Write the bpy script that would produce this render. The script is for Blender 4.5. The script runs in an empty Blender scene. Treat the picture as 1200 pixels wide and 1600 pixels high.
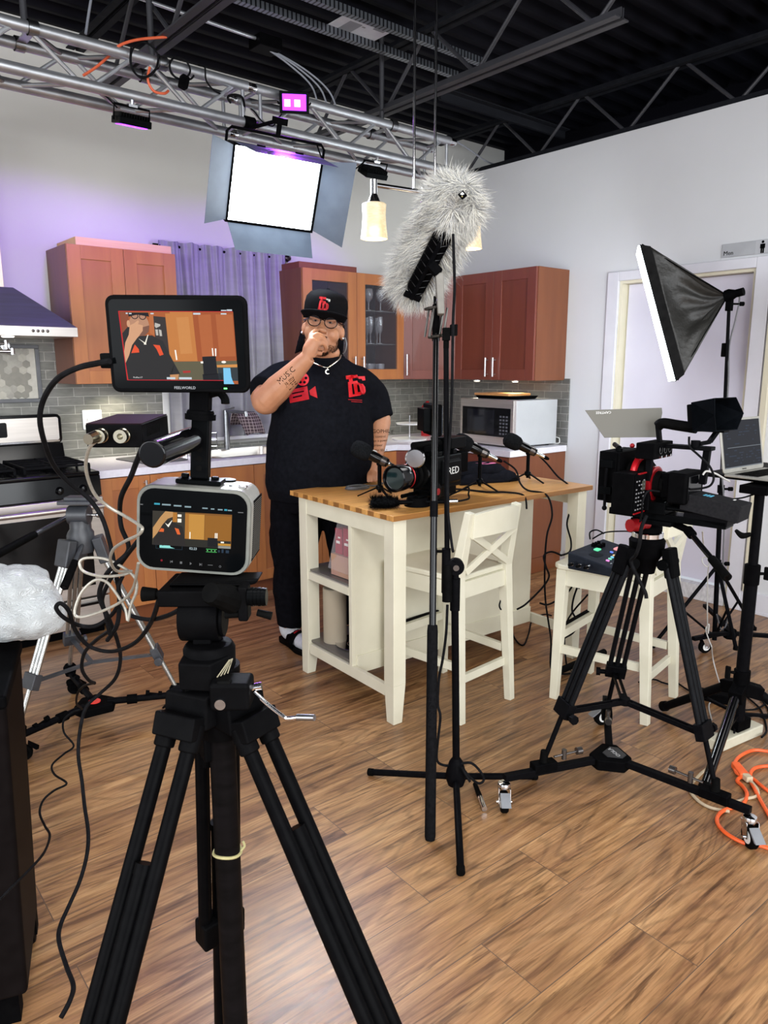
import bpy, bmesh, math, random
from math import radians as R, sin, cos, pi
from mathutils import Vector as V, Matrix as Mx, Quaternion
random.seed(7)
S = bpy.context.scene
# ---------------------------------------------------------------- camera, world, lights
cd = bpy.data.cameras.new('camera'); cam = bpy.data.objects.new('camera', cd); S.collection.objects.link(cam); S.camera = cam
cd.sensor_fit = 'VERTICAL'; cd.sensor_height = 36; cd.lens = 36*1157.89/1600; cd.clip_start = .05
_r = V((.7642,-.64498,-.00098)); _u = V((.12501,.14663,.98126)); _f = V((.63275,.75,-.19269))
m = Mx((_r,_u,-_f)).transposed().to_4x4(); m.translation = (-4.4984,-4.7297,1.4768); cam.matrix_world = m
S.view_settings.view_transform = 'Standard'; S.view_settings.look = 'None'; S.view_settings.exposure = 0.1
S.view_settings.gamma = 1; S.view_settings.use_curve_mapping = False
W = bpy.data.worlds.new('world'); S.world = W; W.use_nodes = True
W.node_tree.nodes['Background'].inputs[0].default_value = (.85,.9,1,1); W.node_tree.nodes['Background'].inputs[1].default_value = .62
def area(name, loc, target, sx, sy, e, col=(1,1,1), spread=180):
    l = bpy.data.lights.new(name,'AREA'); l.shape = 'RECTANGLE'; l.size = sx; l.size_y = sy; l.energy = e; l.color = col; l.spread = R(spread)
    o = bpy.data.objects.new(name,l); S.collection.objects.link(o); o.location = loc
    o.rotation_euler = (V(target)-V(loc)).to_track_quat('-Z','Y').to_euler(); return o
def spot(name, loc, target, e, col, ang, blend=.5, r=.04):
    l = bpy.data.lights.new(name,'SPOT'); l.energy = e; l.color = col; l.spot_size = R(ang); l.spot_blend = blend; l.shadow_soft_size = r
    o = bpy.data.objects.new(name,l); S.collection.objects.link(o); o.location = loc
    o.rotation_euler = (V(target)-V(loc)).to_track_quat('-Z','Y').to_euler(); return o
# area lights added for even fill, in place of unseen ceiling fixtures
area('room_fill', (-5.2,-6.2,3.1), (-5.2,-6.2,0), 1.2, 2.4, 110, (1,.985,.97))
area('room_fill', (-2.6,-5.2,3.1), (-2.6,-5.2,0), 1.2, 1.2, 45, (1,.98,.95))
area('room_fill', (-4.3,-4.2,3.12), (-4.3,-4.2,0), .3, 1.2, 26, (1,.98,1))
# area lights added behind and left to brighten the walls, simulating unseen windows
area('wall_fill', (-4.4,-9.3,2.0), (-3.6,0,2.3), 6.5, 2.6, 420, (.93,.97,1))
area('wall_fill', (-8.7,-4.2,2.0), (0,-3.4,2.1), 5.5, 2.4, 240, (.93,.96,1))

# ---------------------------------------------------------------- materials
_mats = {}
def nt(name, rough=.5, metal=0, coat=0, spec=.5):
    m = bpy.data.materials.new(name); m.use_nodes = True; t = m.node_tree; b = t.nodes['Principled BSDF']
    b.inputs['Roughness'].default_value = rough; b.inputs['Metallic'].default_value = metal
    b.inputs['Coat Weight'].default_value = coat; b.inputs['Specular IOR Level'].default_value = spec
    return m, t, b
def N(t, typ, **k):
    n = t.nodes.new(typ)
    for a, v in k.items():
        if a in n.inputs.keys(): n.inputs[a].default_value = v
        else: setattr(n, a, v)
    return n
def srgb(c): return tuple((x/12.92 if x <= .04045 else ((x+.055)/1.055)**2.4) for x in c)
def hexc(h):
    return srgb(tuple(int(h[i:i+2],16)/255 for i in (0,2,4)))
def pm(name, h1, h2=None, scale=(8,8,8), rough=.5, metal=0, detail=4, bump=0, coat=0, spec=None, bscale=None, dist=0, contrast=None):
    """two-tone noise material; h1/h2 are sRGB hex"""
    if name in _mats: return _mats[name]
    if spec is None: spec = .02 if h1 < '20' and rough > .3 else .5
    m, t, b = nt(name, rough, metal, coat, spec)
    c1 = hexc(h1); c2 = hexc(h2) if h2 else tuple(x*.88 for x in c1)
    tc = N(t,'ShaderNodeTexCoord'); mp = N(t,'ShaderNodeMapping'); mp.inputs['Scale'].default_value = scale
    no = N(t,'ShaderNodeTexNoise', Detail=detail, Scale=1.0, Distortion=dist); cr = N(t,'ShaderNodeValToRGB')
    a, z = contrast or (.3,.7)
    cr.color_ramp.elements[0].position = a; cr.color_ramp.elements[1].position = z
    cr.color_ramp.elements[0].color = (*c1,1); cr.color_ramp.elements[1].color = (*c2,1)
    L = t.links.new
    L(tc.outputs['Object'], mp.inputs[0]); L(mp.outputs[0], no.inputs['Vector']); L(no.outputs['Fac'], cr.inputs[0]); L(cr.outputs[0], b.inputs['Base Color'])
    if bump:
        bp = N(t,'ShaderNodeBump', Strength=bump, Distance=.01)
        if bscale:
            n2 = N(t,'ShaderNodeTexNoise', Detail=3, Scale=bscale); L(tc.outputs['Object'], n2.inputs['Vector']); L(n2.outputs['Fac'], bp.inputs['Height'])
        else: L(no.outputs['Fac'], bp.inputs['Height'])
        L(bp.outputs[0], b.inputs['Normal'])
    _mats[name] = m; return m
def emit(name, col, e, base=None):
    if name in _mats: return _mats[name]
    m, t, b = nt(name, .4, spec=(.04 if base and base[0] < .05 else .5)); b.inputs['Base Color'].default_value = (*(base or col),1)
    b.inputs['Emission Color'].default_value = (*col,1); b.inputs['Emission Strength'].default_value = e
    no = N(t,'ShaderNodeTexNoise', Scale=6.0); cr = N(t,'ShaderNodeValToRGB')
    cr.color_ramp.elements[0].color = (*[x*.93 for x in col],1); cr.color_ramp.elements[1].color = (*col,1)
    t.links.new(no.outputs['Fac'], cr.inputs[0]); t.links.new(cr.outputs[0], b.inputs['Emission Color'])
    _mats[name] = m; return m
def glass(name, col, alpha, rough=.05):
    if name in _mats: return _mats[name]
    m, t, b = nt(name, rough); b.inputs['Base Color'].default_value = (*col,1); b.inputs['Alpha'].default_value = alpha
    no = N(t,'ShaderNodeTexNoise', Scale=3.0); mr = N(t,'ShaderNodeMapRange'); mr.inputs['To Min'].default_value = rough; mr.inputs['To Max'].default_value = rough+.05
    t.links.new(no.outputs['Fac'], mr.inputs['Value']); t.links.new(mr.outputs[0], b.inputs['Roughness'])
    _mats[name] = m; return m

BLK = pm('black_plastic','050506','080809',(30,30,30),.42)
BLKM = pm('black_matte','040405','070708',(40,40,40),.65)
BLKG = pm('black_gloss','050506','09090b',(10,10,10),.12,spec=.25)
BLKA = pm('black_anodised','060708','0a0b0c',(20,20,60),.33,metal=.3)
RUB = pm('rubber','070707','0c0c0c',(50,50,50),.6)
CHR = pm('chrome','c9c9cc','dcdcde',(12,12,12),.12,metal=1)
ALU = pm('brushed_aluminium','8f9194','a3a5a8',(6,6,60),.3,metal=1)
ALT = pm('truss_aluminium','a5a7ab','b8babe',(14,14,14),.42,metal=.85,bump=.05)
STL = pm('stainless_steel','c6bfb8','d4cdc6',(3,80,80),.3,metal=.85)
WHT = pm('white_plastic','d9d9d6','e2e2df',(20,20,20),.4)
CREAM = pm('cream_paint','d8d3bf','dfdac8',(9,9,9),.42,bump=.02,bscale=60)
RED = pm('red_anodised','8c0f16','a3151d',(20,20,20),.3,metal=.4)

# ---------------------------------------------------------------- mesh helpers
class MB:
    def __init__(s): s.b = bmesh.new()
    def _add(s, vs, fs, M=None):
        vv = [s.b.verts.new(M @ V(v) if M is not None else V(v)) for v in vs]
        for f in fs:
            try: s.b.faces.new([vv[i] for i in f])
            except ValueError: pass
        return s
    def box(s, x0,y0,z0,x1,y1,z1, M=None):
        v = [(x,y,z) for z in (z0,z1) for y in (y0,y1) for x in (x0,x1)]
        return s._add(v, [(0,2,3,1),(4,5,7,6),(0,1,5,4),(2,6,7,3),(0,4,6,2),(1,3,7,5)], M)
    def cbox(s, c, d, M=None):
        c = V(c); return s.box(c.x-d[0]/2,c.y-d[1]/2,c.z-d[2]/2,c.x+d[0]/2,c.y+d[1]/2,c.z+d[2]/2, M)
    def tube(s, p0, p1, r0, r1=None, n=14, M=None, cap=True):
        p0, p1 = V(p0), V(p1); r1 = r0 if r1 is None else r1
        q = (p1-p0).to_track_quat('Z','X'); vs = []
        for p, r in ((p0,r0),(p1,r1)):
            for i in range(n):
                a = 2*pi*i/n; vs.append(p + q @ V((r*cos(a), r*sin(a), 0)))
        fs = [(i,(i+1)%n,n+(i+1)%n,n+i) for i in range(n)]
        if cap: fs += [tuple(range(n-1,-1,-1)), tuple(range(n,2*n))]
        return s._add(vs, fs, M)
    def bar(s, p0, p1, w, h, up=(0,0,1), M=None, w1=None, h1=None):
        """rectangular bar from p0 to p1; w sideways, h along up"""
        p0, p1 = V(p0), V(p1); d = (p1-p0).normalized(); sd = d.cross(V(up)).normalized(); u = sd.cross(d)
        w1 = w if w1 is None else w1; h1 = h if h1 is None else h1; vs = []
        for p, a, b in ((p0,w,h),(p1,w1,h1)):
            for i, j in ((-1,-1),(1,-1),(1,1),(-1,1)): vs.append(p + sd*(i*a/2) + u*(j*b/2))
        return s._add(vs, [(3,2,1,0),(4,5,6,7),(0,1,5,4),(1,2,6,5),(2,3,7,6),(3,0,4,7)], M)
    def path(s, pts, r, n=8, sub=6, closed=False, rs=None, flat=1):
        P = [V(p) for p in pts]
        if sub > 1 and len(P) > 2:
            Q = []; T = []
            k = len(P)
            for i in range(k if closed else k-1):
                a, b, c, d = (P[(i-1)%k] if closed or i else P[0]), P[i], P[(i+1)%k], (P[(i+2)%k] if closed or i+2 < k else P[-1])
                for j in range(sub):
                    t = j/sub; Q.append(.5*((2*b)+(c-a)*t+(2*a-5*b+4*c-d)*t*t+(3*b-a-3*c+d)*t**3)); T.append(i+t)
            if not closed: Q.append(P[-1]); T.append(k-1)
        else: Q = P; T = list(range(len(P)))
        m = len(Q); rings = []; prev = None
        for i in range(m):
            d = (Q[(i+1)%m]-Q[i-1]) if closed else (Q[min(i+1,m-1)]-Q[max(i-1,0)])
            if d.length < 1e-9: d = V((0,0,1))
            d.normalize()
            if prev is None: nrm = d.orthogonal().normalized()
            else:
                nrm = prev - d*prev.dot(d)
                nrm = nrm.normalized() if nrm.length > 1e-6 else d.orthogonal().normalized()
            prev = nrm; bn = d.cross(nrm)
            if rs: k0 = int(T[i]); fr = T[i]-k0; rr = rs[k0]*(1-fr)+rs[min(k0+1,len(rs)-1)]*fr
            else: rr = r
            rings.append([s.b.verts.new(Q[i]+nrm*(rr*cos(2*pi*j/n))+bn*(rr*flat*sin(2*pi*j/n))) for j in range(n)])
        for i in range(m if closed else m-1):
            A, B = rings[i], rings[(i+1)%m]
            for j in range(n): s.b.faces.new((A[j],A[(j+1)%n],B[(j+1)%n],B[j]))
        if not closed: s.b.faces.new(rings[0][::-1]); s.b.faces.new(rings[-1])
        return s
    def lathe(s, prof, p=(0,0,0), ax=(0,0,1), n=24, M=None, sx=1, sy=1):
        """prof: [(r,h),...] around axis ax from p"""
        q = V(ax).to_track_quat('Z','X'); p = V(p); vs = []; fs = []
        for r, h in prof:
            r = max(r,1e-5)
            for i in range(n):
                a = 2*pi*i/n; vs.append(p + q @ V((r*sx*cos(a), r*sy*sin(a), h)))
        for k in range(len(prof)-1):
            for i in range(n): fs.append((k*n+i,k*n+(i+1)%n,(k+1)*n+(i+1)%n,(k+1)*n+i))
        if prof[0][0] > 1e-4: fs.append(tuple(range(n-1,-1,-1)))
        if prof[-1][0] > 1e-4: fs.append(tuple((len(prof)-1)*n+i for i in range(n)))
        return s._add(vs, fs, M)
    def ell(s, c, rx, ry, rz, M=None, n=20, k=12):
        vs = []; fs = []
        for j in range(k+1):
            t = pi*j/k
            for i in range(n):
                a = 2*pi*i/n; vs.append((c[0]+rx*max(sin(t),1e-4)*cos(a), c[1]+ry*max(sin(t),1e-4)*sin(a), c[2]-rz*cos(t)))
        for j in range(k):
            for i in range(n): fs.append((j*n+i,j*n+(i+1)%n,(j+1)*n+(i+1)%n,(j+1)*n+i))
        return s._add(vs, fs, M)
    def prism(s, poly, d, M=None):
        """poly in local xy, extruded 0..d along z, placed by M"""
        n = len(poly); z0, z1 = (0,d) if not isinstance(d,tuple) else d
        vs = [(x,y,z0) for x,y in poly]+[(x,y,z1) for x,y in poly]
        fs = [tuple(range(n-1,-1,-1)), tuple(range(n,2*n))]+[(i,(i+1)%n,n+(i+1)%n,n+i) for i in range(n)]
        return s._add(vs, fs, M)
    def hull(s, A, B, M=None):
        n = len(A); vs = list(A)+list(B)
        fs = [tuple(range(n-1,-1,-1)), tuple(range(n,2*n))]+[(i,(i+1)%n,n+(i+1)%n,n+i) for i in range(n)]
        return s._add(vs, fs, M)
def text_mesh(body, size, depth=.0006, align='CENTER', sx=1):
    c = bpy.data.curves.new('t','FONT'); c.body = body; c.size = size; c.extrude = depth; c.align_x = align; c.align_y = 'CENTER'; c.resolution_u = 2
    o = bpy.data.objects.new('t', c); S.collection.objects.link(o); dg = bpy.context.evaluated_depsgraph_get(); dg.update()
    me = bpy.data.meshes.new_from_object(o.evaluated_get(dg)); bpy.data.objects.remove(o); 
    for v in me.vertices: v.co.x *= sx
    return me
def rrect(w, h, r, k=5, cx=0, cy=0):
    o = []
    for a0, x, y in ((0,w/2-r,h/2-r),(90,-w/2+r,h/2-r),(180,-w/2+r,-h/2+r),(270,w/2-r,-h/2+r)):
        for i in range(k+1):
            a = R(a0+90*i/k); o.append((cx+x+r*cos(a), cy+y+r*sin(a)))
    return o
def circ(r, n=20, cx=0, cy=0): return [(cx+r*cos(2*pi*i/n), cy+r*sin(2*pi*i/n)) for i in range(n)]
def basis(o, x, y=None, z=None):
    """matrix with given origin and x axis, plus y or z hint"""
    x = V(x).normalized()
    if z is not None: z = V(z); y = z.cross(x).normalized(); z = x.cross(y)
    else: y = V(y); z = x.cross(y).normalized(); y = z.cross(x)
    m = Mx((x,y,z)).transposed().to_4x4(); m.translation = V(o); return m
def link(o, parent=None):
    S.collection.objects.link(o)
    if parent is not None: o.parent = parent
    return o
def shade(me, ang=.6):
    b = bmesh.new(); b.from_mesh(me); bmesh.ops.recalc_face_normals(b, faces=b.faces)
    for f in b.faces: f.smooth = True
    for e in b.edges:
        if len(e.link_faces) == 2 and e.calc_face_angle(0) > ang: e.smooth = False
    b.to_mesh(me); b.free()
def bld(mb, name, mat, parent=None, bev=0, world=False, seg=2, sub=0, ang=.6, label=None):
    """link mesh as object. world=True: verts are world coords, converted into the parent's frame"""
    me = bpy.data.meshes.new(name); mb.b.to_mesh(me); mb.b.free()
    if world and parent is not None:
        r = parent; M = Mx.Identity(4)
        while r is not None: M = r.matrix_basis @ M; r = r.parent
        me.transform(M.inverted())
    shade(me, ang); me.materials.append(mat)
    o = bpy.data.objects.new(name, me); link(o, parent)
    if bev:
        md = o.modifiers.new('bevel','BEVEL'); md.width = bev; md.segments = seg; md.limit_method = 'ANGLE'; md.angle_limit = R(35); md.harden_normals = True
    if sub:
        md = o.modifiers.new('sub','SUBSURF'); md.levels = sub; md.render_levels = sub
    if label: o['label'] = label
    return o
def recenter(o):
    vs = [v.co for v in o.data.vertices]
    c = V(((min(v.x for v in vs)+max(v.x for v in vs))/2,(min(v.y for v in vs)+max(v.y for v in vs))/2,min(v.z for v in vs)))
    o.data.transform(Mx.Translation(-c)); o.location = o.location + c; return o
def tag(o, label, cat, group=None, kind=None):
    if label: o['label'] = label
    if cat: o['category'] = cat
    if group: o['group'] = group
    if kind: o['kind'] = kind
    return o
def solo(mb, name, mat, label, cat, group=None, **k):
    """a top-level thing that is one mesh, given in world coordinates"""
    return tag(recenter(bld(mb, name, mat, None, **k)), label, cat, group)
def thing(name, label, cat, loc=(0,0,0), rz=0, group=None, rot=None):
    o = bpy.data.objects.new(name, None); link(o); o.location = loc
    o.rotation_euler = rot if rot else (0,0,rz); o.empty_display_size = .05
    return tag(o, label, cat, group)
def struct(mb, name, mat, **k):
    o = bld(mb, name, mat, None, **k); o['kind'] = 'structure'; return o
def txt(body, size, mat, parent, M, name='lettering', depth=.0005, sx=1, world=False):
    me = text_mesh(body, size, depth, sx=sx); me.transform(M); me.name = name
    if world:
        r = parent; A = Mx.Identity(4)
        while r is not None: A = r.matrix_basis @ A; r = r.parent
        me.transform(A.inverted())
    me.materials.append(mat); o = bpy.data.objects.new(name, me); return link(o, parent)
def copy_tree(o, parent=None):
    c = o.copy(); link(c, parent)
    for ch in list(o.children): copy_tree(ch, c)
    return c
def cable(name, pts, r, mat, label, cat='cable', group=None, parent=None, n=8, sub=6):
    mb = MB().path(pts, r, n, sub)
    if parent is not None: return bld(mb, name, mat, parent, world=True)
    return solo(mb, name, mat, label, cat, group)

# ---------------------------------------------------------------- structure
def floor_mat():
    m, t, b = nt('laminate_floor', .3); L = t.links.new
    tc = N(t,'ShaderNodeTexCoord'); mp = N(t,'ShaderNodeMapping'); mp.inputs['Location'].default_value = (9.197,7.617,0); mp.inputs['Rotation'].default_value = (0,0,R(1.2))
    L(tc.outputs['Object'], mp.inputs[0])
    br = N(t,'ShaderNodeTexBrick', offset=.696, squash=1); br.inputs['Scale'].default_value = 1; br.inputs['Brick Width'].default_value = 1.21; br.inputs['Row Height'].default_value = .197
    br.inputs['Mortar Size'].default_value = .0014; br.inputs['Mortar Smooth'].default_value = .3; br.inputs['Bias'].default_value = 0
    br.inputs['Color1'].default_value = (0,0,0,1); br.inputs['Color2'].default_value = (1,1,1,1); br.inputs['Mortar'].default_value = (.5,.5,.5,1)
    L(mp.outputs[0], br.inputs[0])
    # per-plank offset of the grain
    sh = N(t,'ShaderNodeVectorMath', operation='MULTIPLY_ADD'); L(br.outputs['Color'], sh.inputs[0]); sh.inputs[1].default_value = (7.3,3.1,5.7); L(mp.outputs[0], sh.inputs[2])
    def noise(sc, det, dist, rough=.55):
        q = N(t,'ShaderNodeMapping'); q.inputs['Scale'].default_value = sc; L(sh.outputs[0], q.inputs[0])
        n = N(t,'ShaderNodeTexNoise', Detail=det, Scale=1.0, Distortion=dist, Roughness=rough); L(q.outputs[0], n.inputs['Vector']); return n
    g1 = noise((1.3,17,1), 8, .9, .62); g2 = noise((7,170,1), 5, .4, .7); g3 = noise((1.7,26,1), 7, 1.6, .6); g4 = noise((1.1,5,1), 2, .5); g5 = noise((.75,4.2,1), 3, .6, .45)
    cr = N(t,'ShaderNodeValToRGB'); e = cr.color_ramp.elements
    e[0].position = .27; e[0].color = (*hexc('5c4028'),1); e[1].position = .72; e[1].color = (*hexc('bf986b'),1)
    for p, c in ((.38,'876243'),(.47,'98714b'),(.56,'aa8258')): x = e.new(p); x.color = (*hexc(c),1)
    L(g1.outputs['Fac'], cr.inputs[0])
    fine = N(t,'ShaderNodeValToRGB'); f = fine.color_ramp.elements; f[0].position = .38; f[0].color = (.58,.53,.5,1); f[1].position = .56; f[1].color = (1,1,1,1)
    L(g2.outputs['Fac'], fine.inputs[0])
    mu = N(t,'ShaderNodeMixRGB', blend_type='MULTIPLY'); mu.inputs[0].default_value = .75; L(cr.outputs[0], mu.inputs[1]); L(fine.outputs[0], mu.inputs[2])
    dk = N(t,'ShaderNodeValToRGB'); d = dk.color_ramp.elements; d[0].position = .36; d[0].color = (.24,.19,.17,1); d[1].position = .45; d[1].color = (1,1,1,1)
    L(g3.outputs['Fac'], dk.inputs[0])
    m2 = N(t,'ShaderNodeMixRGB', blend_type='MULTIPLY'); m2.inputs[0].default_value = .7; L(mu.outputs[0], m2.inputs[1]); L(dk.outputs[0], m2.inputs[2])
    tn = N(t,'ShaderNodeValToRGB'); q = tn.color_ramp.elements; q[0].position = .35; q[0].color = (.86,.82,.82,1); q[1].position = .65; q[1].color = (1.06,1.04,1.0,1)
    L(g4.outputs['Fac'], tn.inputs[0])
    m3 = N(t,'ShaderNodeMixRGB', blend_type='MULTIPLY'); m3.inputs[0].default_value = 1; L(m2.outputs[0], m3.inputs[1]); L(tn.outputs[0], m3.inputs[2])
    k1 = N(t,'ShaderNodeMath', operation='MULTIPLY'); k1.inputs[1].default_value = 105; L(g5.outputs['Fac'], k1.inputs[0]); k2 = N(t,'ShaderNodeMath', operation='SINE'); L(k1.outputs[0], k2.inputs[0])
    k3 = N(t,'ShaderNodeMapRange'); k3.inputs['From Min'].default_value = -1; k3.inputs['From Max'].default_value = -.2; k3.inputs['To Min'].default_value = .72; k3.inputs['To Max'].default_value = 1; L(k2.outputs[0], k3.inputs[0])
    m5 = N(t,'ShaderNodeMixRGB', blend_type='MULTIPLY'); m5.inputs[0].default_value = .9; L(m3.outputs[0], m5.inputs[1]); L(k3.outputs[0], m5.inputs[2]); m3 = m5
    m4 = N(t,'ShaderNodeMixRGB', blend_type='MIX'); m4.inputs[2].default_value = (.09,.055,.035,1); L(br.outputs['Fac'], m4.inputs[0]); L(m3.outputs[0], m4.inputs[1])
    L(m4.outputs[0], b.inputs['Base Color'])
    rr = N(t,'ShaderNodeMapRange'); rr.inputs['To Min'].default_value = .24; rr.inputs['To Max'].default_value = .42; L(g2.outputs['Fac'], rr.inputs[0]); L(rr.outputs[0], b.inputs['Roughness'])
    bp = N(t,'ShaderNodeBump', Strength=.12, Distance=.003); L(g2.outputs['Fac'], bp.inputs['Height']); L(bp.outputs[0], b.inputs['Normal'])
    return m
struct(MB().box(-9,-9.5,-.05,.1,.1,0), 'floor', floor_mat())
WALL = pm('painted_drywall','c8c6c0','d0cec8',(1.3,1.3,1.3),.75,bump=.04,bscale=140)
struct(MB().box(-9,0,0,1.2,.12,3.6), 'wall_back', WALL)
WALLR = pm('painted_drywall_white','c9cacc','d1d2d4',(.9,.9,.9),.75,bump=.04,bscale=140)
# right wall with door opening
D0, D1, DH = -2.72, -1.83, 2.03
wr = MB(); wr.box(0,D1,0,.12,0,2.95); wr.box(0,-9.5,0,.12,D0,2.95); wr.box(0,D0,DH,.12,D1,2.95); struct(wr,'wall_right',WALLR)
TRIM = pm('trim_paint','cfced4','d6d5db',(8,8,8),.4)
TRIMC = pm('trim_paint_cream','cfc8b0','d6cfb8',(8,8,8),.45)
tr = MB(); tr.box(-.02,D1,0,0,D1+.085,DH+.06); tr.box(-.02,D0-.085,0,0,D0,DH+.06); tr.box(-.02,D0,DH,0,D1,DH+.06)
dcase = struct(tr,'door_1',TRIM, bev=.004)
jb = MB(); jb.box(0,D1-.018,0,.12,D1,DH); jb.box(0,D0,0,.12,D0+.018,DH); jb.box(0,D0+.018,DH-.018,.12,D1-.018,DH)
jb.box(.075,D1-.03,0,.115,D1-.018,DH-.018); bld(jb,'door_jamb',TRIMC,dcase)
bld(MB().box(.062,D0+.02,.115,.1,D1-.03,DH-.02),'door_panel',pm('door_paint','cecbd8','d5d2de',(3,3,3),.5),dcase,bev=.002)
bld(MB().box(-.012,D0+.02,0,.06,D1-.02,.1),'threshold',pm('scuffed_white','b5b3b5','d9d8d9',(14,60,30),.6),dcase,bev=.003)
b = MB(); b.box(-.014,-9,0,0,D0-.085,.13); b.box(-.018,-9,0,0,D0-.085,.02); b.box(-.014,D1+.085,0,0,-1.5,.13); struct(b,'baseboard_right',TRIM,bev=.003)
struct(MB().box(-.03,D0-.085-.05,.13,0,D0-.085-.012,2.16),'trim_1',TRIMC,bev=.004)   # cream conduit strip beside the door
# backsplash tiles
def tile_mat(name, ax, h1, h2, grout):
    m, t, b = nt(name, .32); L = t.links.new
    tc = N(t,'ShaderNodeTexCoord'); sp = N(t,'ShaderNodeSeparateXYZ'); cb = N(t,'ShaderNodeCombineXYZ'); L(tc.outputs['Object'], sp.inputs[0])
    L(sp.outputs[ax], cb.inputs[0]); L(sp.outputs['Z'], cb.inputs[1])
    mp = N(t,'ShaderNodeMapping'); mp.inputs['Location'].default_value = (.03,-.914+.055*20,0); L(cb.outputs[0], mp.inputs[0])
    br = N(t,'ShaderNodeTexBrick', offset=.37); br.inputs['Scale'].default_value = 1; br.inputs['Brick Width'].default_value = .153; br.inputs['Row Height'].default_value = .053
    br.inputs['Mortar Size'].default_value = .0016; br.inputs['Mortar Smooth'].default_value = .2
    br.inputs['Color1'].default_value = (*hexc(h1),1); br.inputs['Color2'].default_value = (*hexc(h2),1); br.inputs['Mortar'].default_value = (*hexc(grout),1)
    L(mp.outputs[0], br.inputs[0])
    no = N(t,'ShaderNodeTexNoise', Scale=1.0, Detail=5, Distortion=1.5); q = N(t,'ShaderNodeMapping'); q.inputs['Scale'].default_value = (7,26,1); L(cb.outputs[0], q.inputs[0]); L(q.outputs[0], no.inputs['Vector'])
    cr = N(t,'ShaderNodeValToRGB'); cr.color_ramp.elements[0].position = .35; cr.color_ramp.elements[0].color = (.8,.8,.8,1); cr.color_ramp.elements[1].position = .65; cr.color_ramp.elements[1].color = (1.1,1.1,1.1,1)
    L(no.outputs['Fac'], cr.inputs[0]); mu = N(t,'ShaderNodeMixRGB', blend_type='MULTIPLY'); mu.inputs[0].default_value = 1; L(br.outputs['Color'], mu.inputs[1]); L(cr.outputs[0], mu.inputs[2])
    L(mu.outputs[0], b.inputs['Base Color'])
    bp = N(t,'ShaderNodeBump', Strength=.5, Distance=.002, invert=True); L(br.outputs['Fac'], bp.inputs['Height']); L(bp.outputs[0], b.inputs['Normal'])
    return m
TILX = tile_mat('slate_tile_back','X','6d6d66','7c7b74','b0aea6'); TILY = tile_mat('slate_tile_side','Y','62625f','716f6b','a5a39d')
s_ = MB(); s_.box(-6,-.012,.9,-2.43,0,1.75); s_.box(-1.5,-.012,.9,0,0,1.4); s_.box(-2.43,-.012,.9,-1.5,0,.945); struct(s_,'trim_2',TILX)
struct(MB().box(-.012,-1.47,.9,0,-.012,1.39),'trim_3',TILY)
# hexagon mosaic panel behind the cooker
HX = [pm('hex_tile_%s'%c,c,d,(25,25,25),.35,dist=1) for c,d in (('a3a095','8f8c82'),('868378','7a776d'),('b5b1a4','a39f92'))]
hp = thing('mosaic_panel','framed panel of grey and beige hexagon tiles on the wall behind the cooker','tile panel',(-3.48,-.012,1.294))
bld(MB().box(-.3,-.006,0,.28,0,.287),'grout',pm('grout','c4c1b6',None,(40,40,40),.8),hp)
fr = MB(); fr.box(-.3,-.02,-.022,.302,0,0); fr.box(-.3,-.02,.287,.302,0,.309); fr.box(.28,-.02,0,.302,0,.287); fr.box(-.322,-.02,-.022,-.3,0,.309); bld(fr,'frame',pm('slate_liner','55575b','5e6064',(20,20,20),.4),hp,bev=.003)
hb = bmesh.new(); r0 = .0235; rr = random.Random(3); vd = {}
def hv(x, z):
    k = (round(x,4),round(z,4))
    for dx in (-1,0,1):
        for dz in (-1,0,1):
            q = (round(x+dx*1e-4,4),round(z+dz*1e-4,4))
            if q in vd: return vd[q]
    vd[k] = hb.verts.new((x,-.008,z)); return vd[k]
for j in range(0,8):
    for i in range(0,13):
        cx = -.28+i*r0*1.732+(j%2)*r0*.866; cz = .022+j*r0*1.5
        if cx+r0 > .3: continue
        f = hb.faces.new([hv(cx+r0*sin(pi/3*k), cz+r0*cos(pi/3*k)) for k in range(6)]); f.material_index = rr.choice((0,0,1,1,2))
hf = list(hb.faces); bmesh.ops.inset_individual(hb, faces=hf, thickness=.0016, depth=.003)
for f in hb.faces:
    if len(f.verts) < 6: f.material_index = 3
me = bpy.data.meshes.new('hexagon_tiles'); hb.to_mesh(me); hb.free()
for k in HX: me.materials.append(k)
me.materials.append(_mats['grout']); link(bpy.data.objects.new('hexagon_tiles', me), hp)
# window behind the curtain
wn = MB(); wn.box(-2.43,-.02,1.0,-2.36,0,2.2); wn.box(-1.56,-.02,1.0,-1.5,0,2.2); wn.box(-2.36,-.02,1.0,-1.56,0,1.1); wn.box(-2.36,-.02,2.1,-1.56,0,2.2); wn.box(-2.36,-.016,1.6,-1.56,0,1.64)
w = struct(wn,'window_1',pm('window_paint','dedede','e8e8e8',(9,9,9),.4),bev=.003)
bld(MB().box(-2.36,-.006,1.1,-1.56,-.002,2.1),'pane',pm('night_pane','333a52','3b425c',(3,3,3),.1),w)
bld(MB().box(-2.47,-.09,.975,-1.47,0,1.0),'window_sill',pm('window_paint','dedede'),w,bev=.004)
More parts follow.
